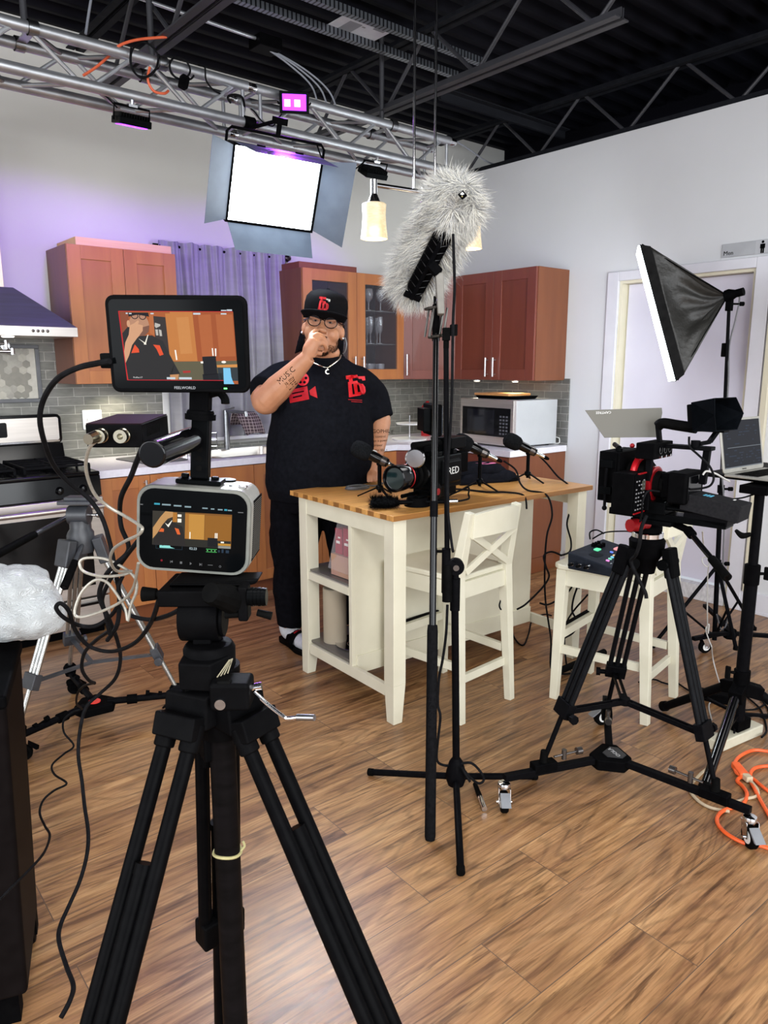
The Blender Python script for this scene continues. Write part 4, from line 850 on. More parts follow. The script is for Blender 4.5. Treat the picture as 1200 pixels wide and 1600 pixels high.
# ---------------------------------------------------------------- things on the island top
FOAM = pm('black_foam','101112','1b1c1e',(150,150,150),.95,bump=.3,bscale=300)
def podmic(label, base, rz, d, h=.165):
    t = thing('microphone',label,'microphone',base,rz,'podcast microphones on mini tripods')
    bld(MB().lathe([(.012,.03),(.018,.038),(.016,.05),(.009,.056),(.009,h-.03),(.014,h-.024),(.014,h-.005)],n=16).tube((0,0,.02),(0,0,.034),.008),'stand_post',BLKA,t)
    for k in range(3):
        a = 2*pi*k/3+.3; bld(MB().bar((.012*cos(a),.012*sin(a),.042),(.1*cos(a),.1*sin(a),.003),.012,.006,w1=.008,h1=.005),'leg',BLKA,t)
    d = (Mx.Rotation(-rz,3,'Z') @ V(d)).normalized(); c = V((0,0,h))
    q = bld(MB().lathe([(.012,-.045),(.02,-.04),(.021,0),(.023,.01),(.023,.065)],p=c,ax=d,n=24),'body',BLKG,t)
    bld(MB().lathe([(.0225,-.012),(.0225,.012),(.0215,.012)],p=c-d*.02,ax=d,n=24),'silver_collar',pm('dark_chrome','55504e'),q)
    sd = d.cross(V((0,0,1))).normalized(); nrm = (sd*.75+V((0,0,.5))).normalized()
    e = bld(MB().lathe([(0,0),(.016,0),(.016,.002),(0,.002)],p=c+d*.03+nrm*.0225,ax=nrm,n=20),'emblem',WHT,q)
    for k, (r_, m_) in enumerate(((.011,pm('emblem_purple','5a3d7a')),(.005,pm('emblem_red','b5262b')))): bld(MB().lathe([(r_,.0),(r_,.001+.0008*k),(0,.001+.0008*k)],p=c+d*.03+nrm*.0245,ax=nrm,n=12),'emblem_ring',m_,e)
    bld(MB().lathe([(.026,.045),(.036,.06),(.04,.085),(.039,.11),(.031,.128),(.016,.137),(0,.139)],p=c,ax=d,n=28),'foam_windscreen',FOAM,t)
    bld(MB().lathe([(.009,-.09),(.0095,-.055),(.012,-.05),(.012,-.044)],p=c,ax=d,n=16),'connector',CHR,t)
    bld(MB().lathe([(.005,-.115),(.009,-.105),(.0095,-.088)],p=c,ax=d,n=14),'plug_sleeve',RUB,t)
    return t
MD = (-.62,.62,.42)
podmic('foam covered microphone on mini tripod in front of the man behind the big lens',(-2.39,-2.20,.9),0,MD,.17)
podmic('foam covered microphone on mini tripod beside the folded black shirt',(-1.905,-2.36,.9),.4,MD,.185)
podmic('rightmost foam covered microphone on mini tripod near the end of the island',(-1.53,-2.345,.9),.25,MD,.165)
cable('microphone_cable',[(-1.483,-2.375,1.032),(-1.464,-2.414,0.992),(-1.455,-2.477,0.933),(-1.437,-2.529,0.895),(-1.427,-2.551,0.841),(-1.449,-2.552,0.763),(-1.5,-2.577,0.709),(-1.544,-2.636,0.645),(-1.637,-2.698,0.618),(-1.737,-2.72,0.62)],.0045,BC,'black microphone cable hanging over the right end of the island')
cable('microphone_cable',[(-1.83,-2.44,1.04),(-1.80,-2.49,1.0),(-1.80,-2.52,.94),(-1.79,-2.56,.91),(-1.73,-2.62,.89),(-1.72,-2.65,.8),(-1.74,-2.64,.7),(-1.72,-2.62,.55),(-1.65,-2.58,.35),(-1.62,-2.6,.15),(-1.68,-2.66,.02),(-1.6,-2.73,.01),(-1.55,-2.65,.01),(-1.5,-2.6,.2),(-1.55,-2.75,.4)],.0045,BC,'black microphone cable hanging over the island edge behind the bar stool')
cable('microphone_cable',[(-2.3,-2.30,.92),(-2.15,-2.25,.906),(-2.0,-2.3,.906),(-1.95,-2.45,.906),(-1.9,-2.52,.908),(-1.87,-2.6,.9),(-1.87,-2.62,.84)],.0045,BC,'black microphone cable lying across the island top beside the cine camera')
cable('microphone_cable',[(-1.55,-2.7,.42),(-1.6,-2.72,.5),(-1.7,-2.75,.45),(-1.8,-2.72,.4),(-1.85,-2.7,.41)],.0045,BC,'black cable stretching in the air between the two bar stools')
# folded shirt
sh = thing('folded_shirt','black folded shirt with pink print lying on the back of the island','shirt',I(.93,.47,.9),IA+R(-12))
def pillow(w, d, h, z0, seed, x0=0, y0=0, n=14):
    m = bmesh.new(); rn = random.Random(seed); T = [[None]*(n+1) for _ in range(n+1)]; Bm = [[None]*(n+1) for _ in range(n+1)]
    for i in range(n+1):
        for j in range(n+1):
            u = -1+2*i/n; v = -1+2*j/n; e = (1-abs(u)**6)*(1-abs(v)**6)
            x = x0+u*w/2+.006*sin(v*7+seed); y = y0+v*d/2+.006*sin(u*6+seed*2)
            T[i][j] = m.verts.new((x,y,z0+h*(.25+.75*e**.5)+.006*sin(u*5+v*4+seed)*e+.004*sin(v*17+u*3)*e)); Bm[i][j] = m.verts.new((x,y,z0+.002))
    for i in range(n):
        for j in range(n): m.faces.new((T[i][j],T[i+1][j],T[i+1][j+1],T[i][j+1])); m.faces.new((Bm[i][j+1],Bm[i+1][j+1],Bm[i+1][j],Bm[i][j]))
    for k in range(n):
        for a, b, c, d_ in ((T[k][0],Bm[k][0],Bm[k+1][0],T[k+1][0]),(T[k+1][n],Bm[k+1][n],Bm[k][n],T[k][n]),(T[0][k+1],Bm[0][k+1],Bm[0][k],T[0][k]),(T[n][k],Bm[n][k],Bm[n][k+1],T[n][k+1])): m.faces.new((a,b,c,d_))
    o = MB(); o.b.free(); o.b = m; return o
BCL = pm('black_cotton','121318','1b1c22',(40,40,40),.9,bump=.15,bscale=250)
bld(pillow(.36,.24,.055,0,1),'lower_fold',BCL,sh,ang=2); bld(pillow(.31,.2,.04,.045,4,-.02,.01),'upper_fold',BCL,sh,ang=2)
PNK = pm('pink_print','e0689a','ec86b0',(9,9,9),.6)
pp = MB(); 
for pts in ([(-.14,.0),(-.06,.02),(-.055,.01),(-.135,-.012)],[(-.1,.03),(-.06,.005),(-.075,-.0)],[(-.05,.012),(.08,.03),(.08,.016),(-.05,0)],[(-.005,.015),(.012,.015),(.02,-.03),(.0,-.03)],[(.05,.012),(.07,.012),(.1,-.01),(.085,-.02)],[(.0,-.03),(.09,-.022),(.09,-.03),(.01,-.042)]): pp.prism(pts,(.086,.0875))
bld(pp,'pink_print',PNK,sh)
# small coiled cable
def coil(name, c, r, turns, mat, label, wire=.004, lift=.004, tail=None, seed=3):
    rn = random.Random(seed); pts = []
    for k in range(turns*8):
        a = 2*pi*k/8; q = r*(1+.1*sin(k*.7)); pts.append((c[0]+q*cos(a)+rn.uniform(-.004,.004), c[1]+q*.7*sin(a)+rn.uniform(-.004,.004), c[2]+wire+lift*(k/8)))
    if tail: pts += tail
    return cable(name, pts, wire, mat, label)
hc_ = coil('usb_cable',(-2.33,-1.97,.9),.06,3,pm('grey_rubber_cable','4e5052'),'grey coiled cable with pale plugs on the island next to the man',tail=[(-2.22,-1.97,.905),(-2.19,-1.95,.906)])
for p, d in (((-2.18,-1.945,.907),(1,.4,0)),((-2.2,-2.04,.907),(1,.15,0))):
    p = V(p); d = V(d).normalized(); bld(MB().bar(p,p+d*.03,.014,.009),'plug_sleeve',_mats['grey_rubber_cable'],hc_,world=True); bld(MB().bar(p+d*.03,p+d*.045,.012,.005),'plug',WHT,hc_,world=True)
# shotgun microphone with black fur
fa = V((-2.651,-2.377,0.922)); fb = V((-2.33,-2.54,.918)); fa = V((-2.6,-2.40,.925))
fd = (fb-fa).normalized()
sm = thing('shotgun_microphone','shotgun microphone with black furry windscreen lying at the front edge of the island','microphone',fa)
bld(MB().tube(fa+fd*.08,fa+fd*.33,.0095),'barrel',BLKA,sm,world=True); bld(MB().tube(fa+fd*.33,fa+fd*.37,.0105),'connector',CHR,sm,world=True); bld(MB().tube(fa+fd*.20,fa+fd*.203,.0098),'silver_ring',CHR,sm,world=True)
bld(MB().lathe([(.008,-.005),(.02,.01),(.023,.05),(.021,.09),(.012,.115)],p=fa,ax=fd),'windscreen_core',FOAM,sm,world=True)
rn = random.Random(4); rts = []; q = fd.to_track_quat('Z','X')
for k in range(2600):
    a = rn.uniform(0,2*pi); h = rn.uniform(-.005,.115); r = .02*(1 if h < .09 else .7); n = q @ V((cos(a),sin(a),rn.uniform(-.5,.3))); p = fa+fd*h+(q @ V((r*cos(a),r*sin(a),0)))
    if n.z < -.35 and p.z < .915 and p.x > -2.63: n.z *= -.2
    rts.append((p,n,rn.uniform(.012,.028),.0008))
fur(sm,'fur',[BLKM,RUB],rts,5,.35,.3,world=True)
cable('shotgun_cable',[fa+fd*.37,fa+fd*.42+V((0,0,.01)),(-2.16,-2.53,.93),(-2.12,-2.49,.95),(-2.14,-2.45,.93),(-2.17,-2.42,.91)],.004,BC,'black cable from the shotgun microphone curling up behind the boom pole')
# RED style cinema camera on the island
rc = thing('cinema_camera','black cinema camera with red ringed lens lying on the island','camera',(-2.27,-2.41,.9),R(-166.5)); rc.scale = (1.22,1.22,1.22)
# local +x = lens direction
bld(MB().box(-.12,-.055,.045,.06,.055,.165),'body',BLKA,rc,bev=.008,seg=3)
vn = MB(); [vn.box(-.03+.012*k,.0535,.06,-.024+.012*k,.057,.12) for k in range(6)]; bld(vn,'cooling_vents',BLKM,rc)
bx = bld(MB().hull([(-.1,.055,.06),(.02,.055,.06),(.02,.055,.15),(-.1,.055,.15)],[(-.09,.068,.07),(.01,.068,.07),(.01,.068,.14),(-.09,.068,.14)]),'side_cover',BLKA,rc,bev=.002)
txt('RED',.036,WHT,bx,basis((-.04,.0685,.108),(-1,0,0),z=(0,0,1)) @ Mx.Rotation(R(90),4,'X'),sx=1.15)
bld(MB().lathe([(.042,.06),(.042,.085),(.036,.09),(.036,.12),(.04,.125),(.04,.165),(.043,.17),(.046,.2),(.046,.232),(.042,.234),(.04,.222),(.034,.22),(0,.214)],p=(0,0,.105),ax=(1,0,0),n=36),'lens',BLKG,rc)
bld(MB().lathe([(.0405,.16),(.0425,.163),(.0405,.166)],p=(0,0,.105),ax=(1,0,0),n=36),'red_ring',RED,rc)
bld(MB().lathe([(0,.2205),(.033,.2205),(.036,.224)],p=(0,0,.105),ax=(1,0,0),n=30),'front_glass',pm('lens_glass','0c1a1c','14282a',(9,9,9),.05,coat=1),rc)
for x0 in (.07,.1): bld(MB().lathe([(.044,x0+.02),(.047,x0+.022),(.047,x0+.03),(.044,x0+.032)],p=(0,0,.105),ax=(1,0,0),n=40),'focus_gear',RUB,rc)
for y in (-.03,.03): bld(MB().tube((-.1,y,.03),(.14,y,.03),.0075),'support_rod',BLKA,rc)
bld(MB().box(-.1,-.045,.018,.05,.045,.045).box(-.06,-.035,0,.03,.035,.018),'baseplate',BLKA,rc,bev=.003)
bld(MB().lathe([(.028,0),(.03,.003),(.03,.012),(.012,.016),(0,.016)],p=(.06,.05,.045),ax=(0,1,0),n=24),'focus_knob',BLKA,rc); bld(MB().lathe([(.012,.016),(.012,.018),(0,.018)],p=(.06,.05,.045),ax=(0,1,0),n=18),'red_badge',RED,rc)
bld(MB().lathe([(.045,0),(.045,.003),(.035,.03),(.03,.03)],p=(.12,.02,.0),ax=(0,0,1),n=24),'lens_hood_lying',BLKM,rc)
bld(MB().box(-.12,-.025,.165,.06,.025,.176),'top_plate',BLKA,rc,bev=.002)
for x in (-.08,.02,.045): bld(MB().box(x-.012,-.05,.165,x+.012,.05,.18),'clamp',BLKA,rc,bev=.002)
bld(MB().box(-.05,-.012,.176,-.03,.012,.2),'handle_post',BLKA,rc)
bld(MB().tube((-.05,0,.202),(.115,0,.205),.0135),'top_handle',RUB,rc)
bld(MB().box(-.165,-.045,.18,-.06,.045,.222),'recorder',BLKA,rc,bev=.004); bld(MB().box(-.175,-.05,.09,-.122,.05,.165),'battery',BLKM,rc,bev=.004)
bl_ = MB(); bl_.tube((-.02,0,.175),(-.02,0,.19),.009); bl_.ell((-.02,0,.198),.013,.013,.013); bl_.tube((-.02,0,.2),(-.02,0,.222),.009); bl_.ell((-.02,0,.225),.012,.012,.012); bld(bl_,'ball_arm',BLKA,rc)
MM = T3((.005,.0,.0)) @ Mx.Rotation(R(-42),4,'Z')
mo = bld(MB().box(-.02,-.075,.235,.012,.075,.345,MM),'field_monitor',BLKM,rc,bev=.006); bld(MB().box(-.0215,-.066,.245,-.02,.066,.335,MM),'screen',pm('dim_screen','1d3a58','24486c',(9,9,9),.1),mo)
bld(MB().box(.012,-.045,.25,.04,.045,.33,MM),'monitor_battery',BLKA,mo,bev=.003)
ep = MB(); ep.box(.03,-.04,.18,.075,.02,.2).tube((.075,.0,.17),(.15,.03,.165),.02,.024); bld(ep,'eyepiece',BLKM,rc,bev=.002)
bld(MB().lathe([(.03,0),(.034,.004),(.03,.008)],p=(.15,.03,.168),ax=(.8,.5,0),n=24),'silver_eyecup_ring',CHR,rc)

# ---------------------------------------------------------------- microphone stand and boom pole
PW = pm('powder_black','08080a','0c0c0e',(60,60,60),.45)
sx, sy = -2.793,-3.094
ms = thing('microphone_stand','black tripod microphone stand with upright boom arm standing in front of the island','microphone stand',(sx,sy,0))
bld(MB().lathe([(.012,.045),(.028,.05),(.036,.075),(.034,.1),(.024,.135),(.014,.15)],n=24),'hub',PW,ms)
for p in ((-3.075,-3.392),(-2.935,-2.792),(-2.492,-3.205)):
    d = V((p[0]-sx,p[1]-sy,0)); e = bld(MB().tube(d.normalized()*.02+V((0,0,.075)),d+V((0,0,.014)),.0115),'leg',PW,ms)
    bld(MB().tube(d*.955+V((0,0,.0165)),d*1.01+V((0,0,.0135)),.0135),'rubber_tip',RUB,e)
cl = V((-2.804,-3.085,0.833))-V((sx,sy,0))
bld(MB().tube((0,0,.14),cl-V((0,0,.13)),.0125),'lower_tube',PW,ms); bld(MB().tube(cl-V((0,0,.15)),cl-V((0,0,.04)),.0165),'clutch_sleeve',PW,ms); bld(MB().tube(cl-V((0,0,.05)),cl,.0115),'upper_tube',PW,ms)
b0 = V((-2.839,-3.084,0.72))-V((sx,sy,0)); b1 = V((-2.789,-3.011,1.532))-V((sx,sy,0)); bm = V((-2.833,-3.07,0.846))-V((sx,sy,0))
bld(MB().tube(b0,b0+(b1-b0)*.15,.0165),'counterweight',RUB,ms); bld(MB().tube(b0+(b1-b0)*.13,b1,.0085),'boom_arm',PW,ms)
k = MB(); k.tube(bm+V((0,0,.05)),bm-V((0,0,.1)),.0145); k.lathe([(.028,-.012),(.028,.012)],p=cl,ax=(.63,.75,0)); k.bar(bm,cl,.03,.03); bld(k,'pivot_clamp',PW,ms,bev=.001)
bld(MB().tube(cl-V((.63,.75,0))*.022,cl-V((.63,.75,0))*.012,.01),'pivot_bolt',pm('dark_chrome','55504e'),ms)
rt_ = V((.7642,-.64498,0)); bld(MB().tube(bm+V((0,0,.04)),bm+V((0,0,.04))-rt_*.03,.005).tube(bm+V((0,0,.04))-rt_*.03,bm+V((0,0,.04))-rt_*.042,.011),'thumb_screw',RUB,ms)
c = MB(); c.box(-.012,-.014,-.005,.012,.014,.035); c.box(.012,-.016,.01,.034,-.012,.045); c.box(.012,.012,.01,.034,.016,.045); c.tube((.0,0,-.03),(.0,0,-.005),.009); o = bld(c,'microphone_clip',RUB,ms,bev=.002); o.location = b1+V((0,0,.03)); o.rotation_euler = (0,0,R(-40))
bp0 = V((-3.026,-3.21,0)); bp1 = V((-2.742,-2.915,1.749)); bd = (bp1-bp0)
def along(y): return y
bpo = thing('boom_pole','long black boom pole standing on the floor beside the microphone stand','boom pole',bp0)
zf = lambda z: bd*(z/bd.z)
bld(MB().lathe([(.015,0),(.0175,.012),(.0175,.66),(.0155,.68)],ax=bd,n=22),'foam_grip',pm('foam_sleeve','0e0e0f','151517',(90,90,90),.85,bump=.1,bscale=400),bpo)
bld(MB().tube(zf(.66),zf(1.02),.0115),'first_tube',BLKG,bpo); bld(MB().tube(zf(1.0),zf(1.05),.0135),'collar',PW,bpo); bld(MB().tube(zf(1.05),zf(1.70),.0098),'second_tube',BLKG,bpo)
tm = text_mesh('RØDE',.034,.0004); 
tv = V((-.55,-.83,0)).normalized(); mm = basis(zf(.40)+tv*.0176,bd.normalized(),z=tv); tm.transform(mm); tm.materials.append(pm('dim_print','121214')); link(bpy.data.objects.new('lettering',tm),bpo)
# shock mount cage near the top of the pole
cg = bp1 - bd.normalized()*.16; cgv = cg - bp0; ax = (V((.15,-.1,1))).normalized()
shm = thing('shock_mount','black ring cage shock mount clamped to the boom pole','shock mount',cg+V((-.0,0,.02))); q = MB()
for h in (-.045,.045):
    q.lathe([(.026,h),(.032,h+.002),(.033,h+.008),(.026,h+.01),(.026,h)],ax=(-.1,.1,1),n=26)
for a in (0.3,1.4,2.5,3.5,4.6,5.6): q.tube((.03*cos(a)-.0045,.03*sin(a)+.0045,-.042),(.03*cos(a)+.0045,.03*sin(a)-.0045,.05),.0035,n=8)
bld(q,'cage',pm('dark_nickel','3c3a37','4a4743',(20,20,20),.3,metal=.8),shm); bld(MB().tube((.0,0,-.055),(.0,0,.06),.0125),'cold_core',BLKM,shm)
bld(MB().tube((.005,0,.06),(.015,0,.085),.009).ell((.012,0,.09),.014,.012,.012),'ball_joint',CHR,shm)
# pistol grip
g0 = V((-2.811,-3.019,1.531)); g1 = V((-2.776,-2.962,1.766)); g0 = V((-2.788,-2.985,1.638))
wm = thing('blimp_microphone','big grey furry windshield with black suspension grip on top of the boom pole','windshield',g0)
bld(MB().bar(g0,g1,.022,.026,up=(-.63,-.75,0),w1=.026,h1=.036),'pistol_grip',pm('grey_grip','6c6963','7a776f',(30,30,30),.5),wm,bev=.004,world=True)
bld(MB().bar(g1,g1+V((-.02,.02,.03)),.03,.05,up=(-.63,-.75,0)),'grip_clamp',BLKM,wm,bev=.004,world=True)
ca = V((-2.697,-2.76,1.773)); cb_ = V((-2.733,-2.971,1.974)); axis = (cb_-ca).normalized(); L_ = (cb_-ca).length
r0_, r1_ = .078,.086
prof = []
for i in range(9): a = -pi/2+pi/2*i/8; prof.append((r0_*cos(a), r0_*sin(a)))
for i in range(1,9): a = pi/2*i/8; prof.append((r1_*cos(a), L_+r1_*sin(a)))
bld(MB().lathe(prof,p=ca,ax=axis,n=30),'fur_backing',pm('grey_backing','6f6e6a','8a8984',(30,30,30),.95),wm,world=True)
# opening with black basket, on the lower side facing the room
od = V((-2.809,-2.999,1.823)) - V((-2.712,-2.867,1.879)); od = (od - axis*od.dot(axis)).normalized()
sv = axis.cross(od).normalized()
bk = MB(); mc = (ca+cb_)/2; 
MBK = Mx((axis,sv,od)).transposed().to_4x4(); MBK.translation = mc - axis*.02
bk.prism(rrect(.25,.06,.025),(.05,.094),MBK); bld(bk,'basket',BLKM,wm,bev=.003,world=True)
rl = MB(); rl.box(-.14,-.006,.092,.1,.006,.104,MBK); rl.box(-.14,-.03,.09,-.12,.03,.1,MBK); bld(rl,'suspension_rail',PW,wm,bev=.001,world=True)
gd = MB()
for i in range(9):
    for sgn in (-1,1): gd.bar(MBK @ V((-.12+.028*i,sgn*.006,.0945)), MBK @ V((-.105+.028*i,sgn*.03,.092)), .003,.002)
bld(gd,'mesh_ribs',pm('dark_grey','2b2b2d'),wm,world=True)
FA = [pm('fur_pale','e2dfd4','eceae0',(9,9,9),.85),pm('fur_grey','bcbcba','c8c8c6',(9,9,9),.85),pm('fur_mid','d2cfc5','dad7cd',(9,9,9),.85),pm('fur_dark','8d8f92','999b9e',(9,9,9),.85)]
rn = random.Random(11); rts = []; qq = axis.to_track_quat('Z','X')
while len(rts) < 26000:
    a = rn.uniform(0,2*pi); h = rn.uniform(-r0_,L_+r1_)
    if h < 0: rr_ = math.sqrt(max(0,r0_**2-h*h)); nz = h/r0_
    elif h > L_: rr_ = math.sqrt(max(0,r1_**2-(h-L_)**2)); nz = (h-L_)/r1_
    else: rr_ = r0_+(r1_-r0_)*h/L_; nz = 0
    if rn.random() > .35+rr_/r1_*.65: continue
    n = (qq @ V((cos(a)*math.sqrt(1-nz*nz),sin(a)*math.sqrt(1-nz*nz),nz))); p = ca+axis*h+(qq @ V((rr_*cos(a),rr_*sin(a),0)))
    lo = MBK.inverted() @ p
    if lo.z > 0 and abs(lo.x) < .125 and abs(lo.y) < .03: continue
    # clumping field and lie of the fur
    w = V((sin(p.x*55+p.z*31),sin(p.y*49+p.x*37+1),sin(p.z*61+p.y*23+2)))*.42
    w2_ = V((sin(p.z*140),sin(p.x*150),sin(p.y*130)))*.2
    n2 = (n*.75 + w + w2_ - axis*.35 + V((rn.gauss(0,.13),rn.gauss(0,.13),rn.gauss(0,.13)))).normalized()
    if lo.z > -.01 and abs(lo.y) < .05 and abs(lo.x) < .145: n2 = (n2 + sv*(1 if lo.y > 0 else -1)*.7 + (axis*(1 if lo.x>0 else -1)*.6 if abs(lo.x)>.11 else V((0,0,0)))).normalized()
    if n2.dot(n) < .12: n2 = (n2+n*.5).normalized()
    rts.append((p,n2,rn.uniform(.026,.05),rn.uniform(.0005,.0009)))
fur(wm,'fur',FA,rts,12,.22,.15,world=True)
lg = MB(); LM = basis(V((-2.807,-3.089,1.975)),(.76,-.62,.25),z=(-.4,-.55,.7)); lg.prism([(-.006,-.019),(.012,-.007),(.007,.02),(-.012,.009)],.003,LM); lo_ = bld(lg,'rubber_tag',BLKM,wm,world=True)
bld(MB().prism([(-.002,-.002),(.006,.001),(.003,.013),(-.006,.006)],.004,LM),'tag_mark',WHT,lo_,world=True); bld(MB().prism(circ(.002,10,-.003,-.008),.004,LM),'tag_dot',pm('tag_gold','c8b478'),lo_,world=True)
bx1 = [V(p) for p in [(-2.816,-3.061,1.869),(-2.823,-3.072,1.804),(-2.811,-3.066,1.712),(-2.805,-3.056,1.618),(-2.799,-3.05,1.502),(-2.809,-3.06,1.383),(-2.807,-3.052,1.261),(-2.814,-3.051,1.138),(-2.828,-3.07,1.016),(-2.839,-3.1,0.917),(-2.832,-3.1,0.89)]]
cable('boom_cable',bx1,.0045,BC,'black cable running from the furry windshield down along the microphone stand')
cable('boom_cable',[(-2.84,-3.086,0.71),(-2.848,-3.09,0.614),(-2.854,-3.082,0.523),(-2.858,-3.07,0.452),(-2.859,-3.067,0.359),(-2.858,-3.079,0.317),(-2.856,-3.066,0.217),(-2.852,-3.06,0.147),(-2.821,-3.067,0.119),(-2.805,-3.104,0.132),(-2.759,-3.129,0.133),(-2.737,-3.155,0.105),(-2.731,-3.168,0.076),(-2.753,-3.164,0.069),(-2.785,-3.155,0.099),(-2.81,-3.139,0.137),(-2.808,-3.176,0.101)],.0045,BC,'black cable hanging from the counterweight and coiled round the stand hub')
xl = thing('cable_connector','silver cable connector lying on the floor beside the stand hub','connector',(-2.756,-3.175,0.012)); 
e0 = V((-2.705,-3.104,0.02)); e1 = V((-2.783,-3.221,0.012)); em = e0.lerp(e1,.55)
bld(MB().tube(e0,em,.008,.0095),'sleeve',RUB,xl,world=True); bld(MB().tube(em,e1,.0095),'shell',CHR,xl,world=True)
# ---------------------------------------------------------------- tripod parts
def hubleg(t, top, mid, foot, side, w=.042, r=.0085, tube=PW, low=PW, nm='leg', two=3):
    """double tube leg: outer tubes from top to mid, a single inner tube from mid to foot"""
    top, mid, foot, side = V(top), V(mid), V(foot), V(side).normalized(); a = MB()
    for k in range(two):
        o = side*w*(k/(two-1)-.5); a.tube(top+o, mid+o*1.0, r, n=12)
    leg = bld(a,nm,tube,t,world=True)
    d = (mid-top).normalized()
    bld(MB().bar(mid-d*.02,mid+d*.035,w+.024,.032,up=d.cross(side)),'lock_collar',PW,leg,bev=.003,world=True)
    bld(MB().tube(mid+d*.02-side*(w*.5),mid+d*.02-side*(w*.5+.035),.009).tube(mid+d*.02-side*(w*.5+.03),mid+d*.02-side*(w*.5+.045),.016,n=7),'lock_knob',PW,leg,world=True)
    bld(MB().tube(mid+d*.01,foot,.0085 if r < .01 else .014),'lower_tube',low,leg,world=True)
    return leg
def caster(parent, p, d, R_=.036, chrome=True, world=True, brake=True, ax=None):
    """swivel caster; p = top centre, wheel touches z=0, d = rolling direction"""
    p = V(p); d = V((d[0],d[1],0)).normalized(); s = d.cross(V((0,0,1))); w = V((p.x,p.y,R_))-d*.012
    st = MB(); st.lathe([(.012,0),(.02,-.004),(.023,-.012),(.021,-.02)],p=p,n=18)
    for k in (-1,1): st.hull([p+s*k*.018-d*.02-V((0,0,.018)),p+s*k*.018+d*.018-V((0,0,.018)),w+s*k*.018+d*.008,w+s*k*.018-d*.014],[p+s*k*.0205-d*.02-V((0,0,.018)),p+s*k*.0205+d*.018-V((0,0,.018)),w+s*k*.0205+d*.008,w+s*k*.0205-d*.014])
    st.tube(w-s*.026,w+s*.026,.005)
    o = bld(st,'caster_fork',CHR if chrome else BLKM,parent,world=world)
    bld(MB().lathe([(R_*.55,-.012),(R_-.004,-.012),(R_,-.007),(R_,.007),(R_-.004,.012),(R_*.55,.012)],p=w,ax=s,n=28),'wheel',RUB,o,world=world)
    bld(MB().lathe([(0,-.013),(R_*.55,-.013),(R_*.6,-.01),(R_*.6,.01),(R_*.55,.013),(0,.013)],p=w,ax=s,n=20),'wheel_hub',WHT if chrome else BLKM,o,world=world)
    if brake: bld(MB().hull([w-d*.02+s*.016+V((0,0,.03)),w-d*.02-s*.016+V((0,0,.03)),w-d*(R_+.012)-s*.016+V((0,0,.01)),w-d*(R_+.012)+s*.016+V((0,0,.01))],[w-d*.015+s*.016+V((0,0,.04)),w-d*.015-s*.016+V((0,0,.04)),w-d*(R_+.022)-s*.016+V((0,0,.012)),w-d*(R_+.022)+s*.016+V((0,0,.012))]),'brake_lever',pm('grey_brake','6d6f73','7a7c80',(20,20,20),.5) if chrome else BLKM,o,world=world)
    return o
# dolly under the right tripod
dc = V((-2.328,-3.40,.115)); tips = [V((-2.722,-3.251,.118)),V((-2.282,-3.872,.118)),V((-1.93,-3.12,.118))]; feet = [V((-2.575,-3.30,.15)),V((-2.298,-3.765,.15)),V((-2.06,-3.21,.15))]
dy = thing('tripod_dolly','black three arm tripod dolly on chrome casters under the right tripod','dolly',(dc.x,dc.y,0))
h = MB(); pts = []
for k in range(3):
    d = (tips[k]-dc); a = math.atan2(d.y,d.x); pts += [(.075*cos(a-.35),.075*sin(a-.35)),(.075*cos(a+.35),.075*sin(a+.35))]
pts = sorted(pts, key=lambda p: math.atan2(p[1],p[0])); h.prism(pts,(.088,.13)); hb_ = bld(h,'centre_hub',BLKM,dy,bev=.006); bld(MB().prism([(x*.55+.01,y*.55-.01) for x,y in pts],(.13,.133)),'hub_badge',pm('badge_black','2a2a2c'),hb_)
txt('OOLA',.022,pm('pale_grey_print','a8a8a8'),hb_,T3((.01,-.01,.134)) @ Mx.Rotation(R(70),4,'Z'))
for k in range(3):
    d = (tips[k]-dc).normalized(); a = bld(MB().bar(dc+d*.05,tips[k],.026,.022),'arm',PW,dy,bev=.002,world=True)
    bld(MB().bar(feet[k]-d*.045-V((0,0,.022)),feet[k]+d*.045-V((0,0,.022)),.04,.034),'foot_clamp',BLKM,a,bev=.004,world=True)
    sd = d.cross(V((0,0,1))); ks = MB(); ks.tube(feet[k]-d*.04+V((0,0,.005)),feet[k]-d*.14+V((0,0,.01)),.004).tube(feet[k]-d*.13+V((0,0,.01)),feet[k]-d*.15+V((0,0,.01)),.013); ks.tube(feet[k]-d*.08-V((0,0,.01)),feet[k]-d*.08+V((0,0,.025)),.009)
    bld(ks,'clamp_screw',pm('dark_chrome','55504e'),a,world=True)
    bld(MB().tube(feet[k]-V((0,0,.01)),feet[k]+V((0,0,.035)),.016,.012),'foot_cup',RUB,a,world=True)
    caster(dy, tips[k]-V((0,0,.014))+d*(-.0), {0:(.66,.75),1:(.6,.8),2:(.9,-.4)}[k], .037)
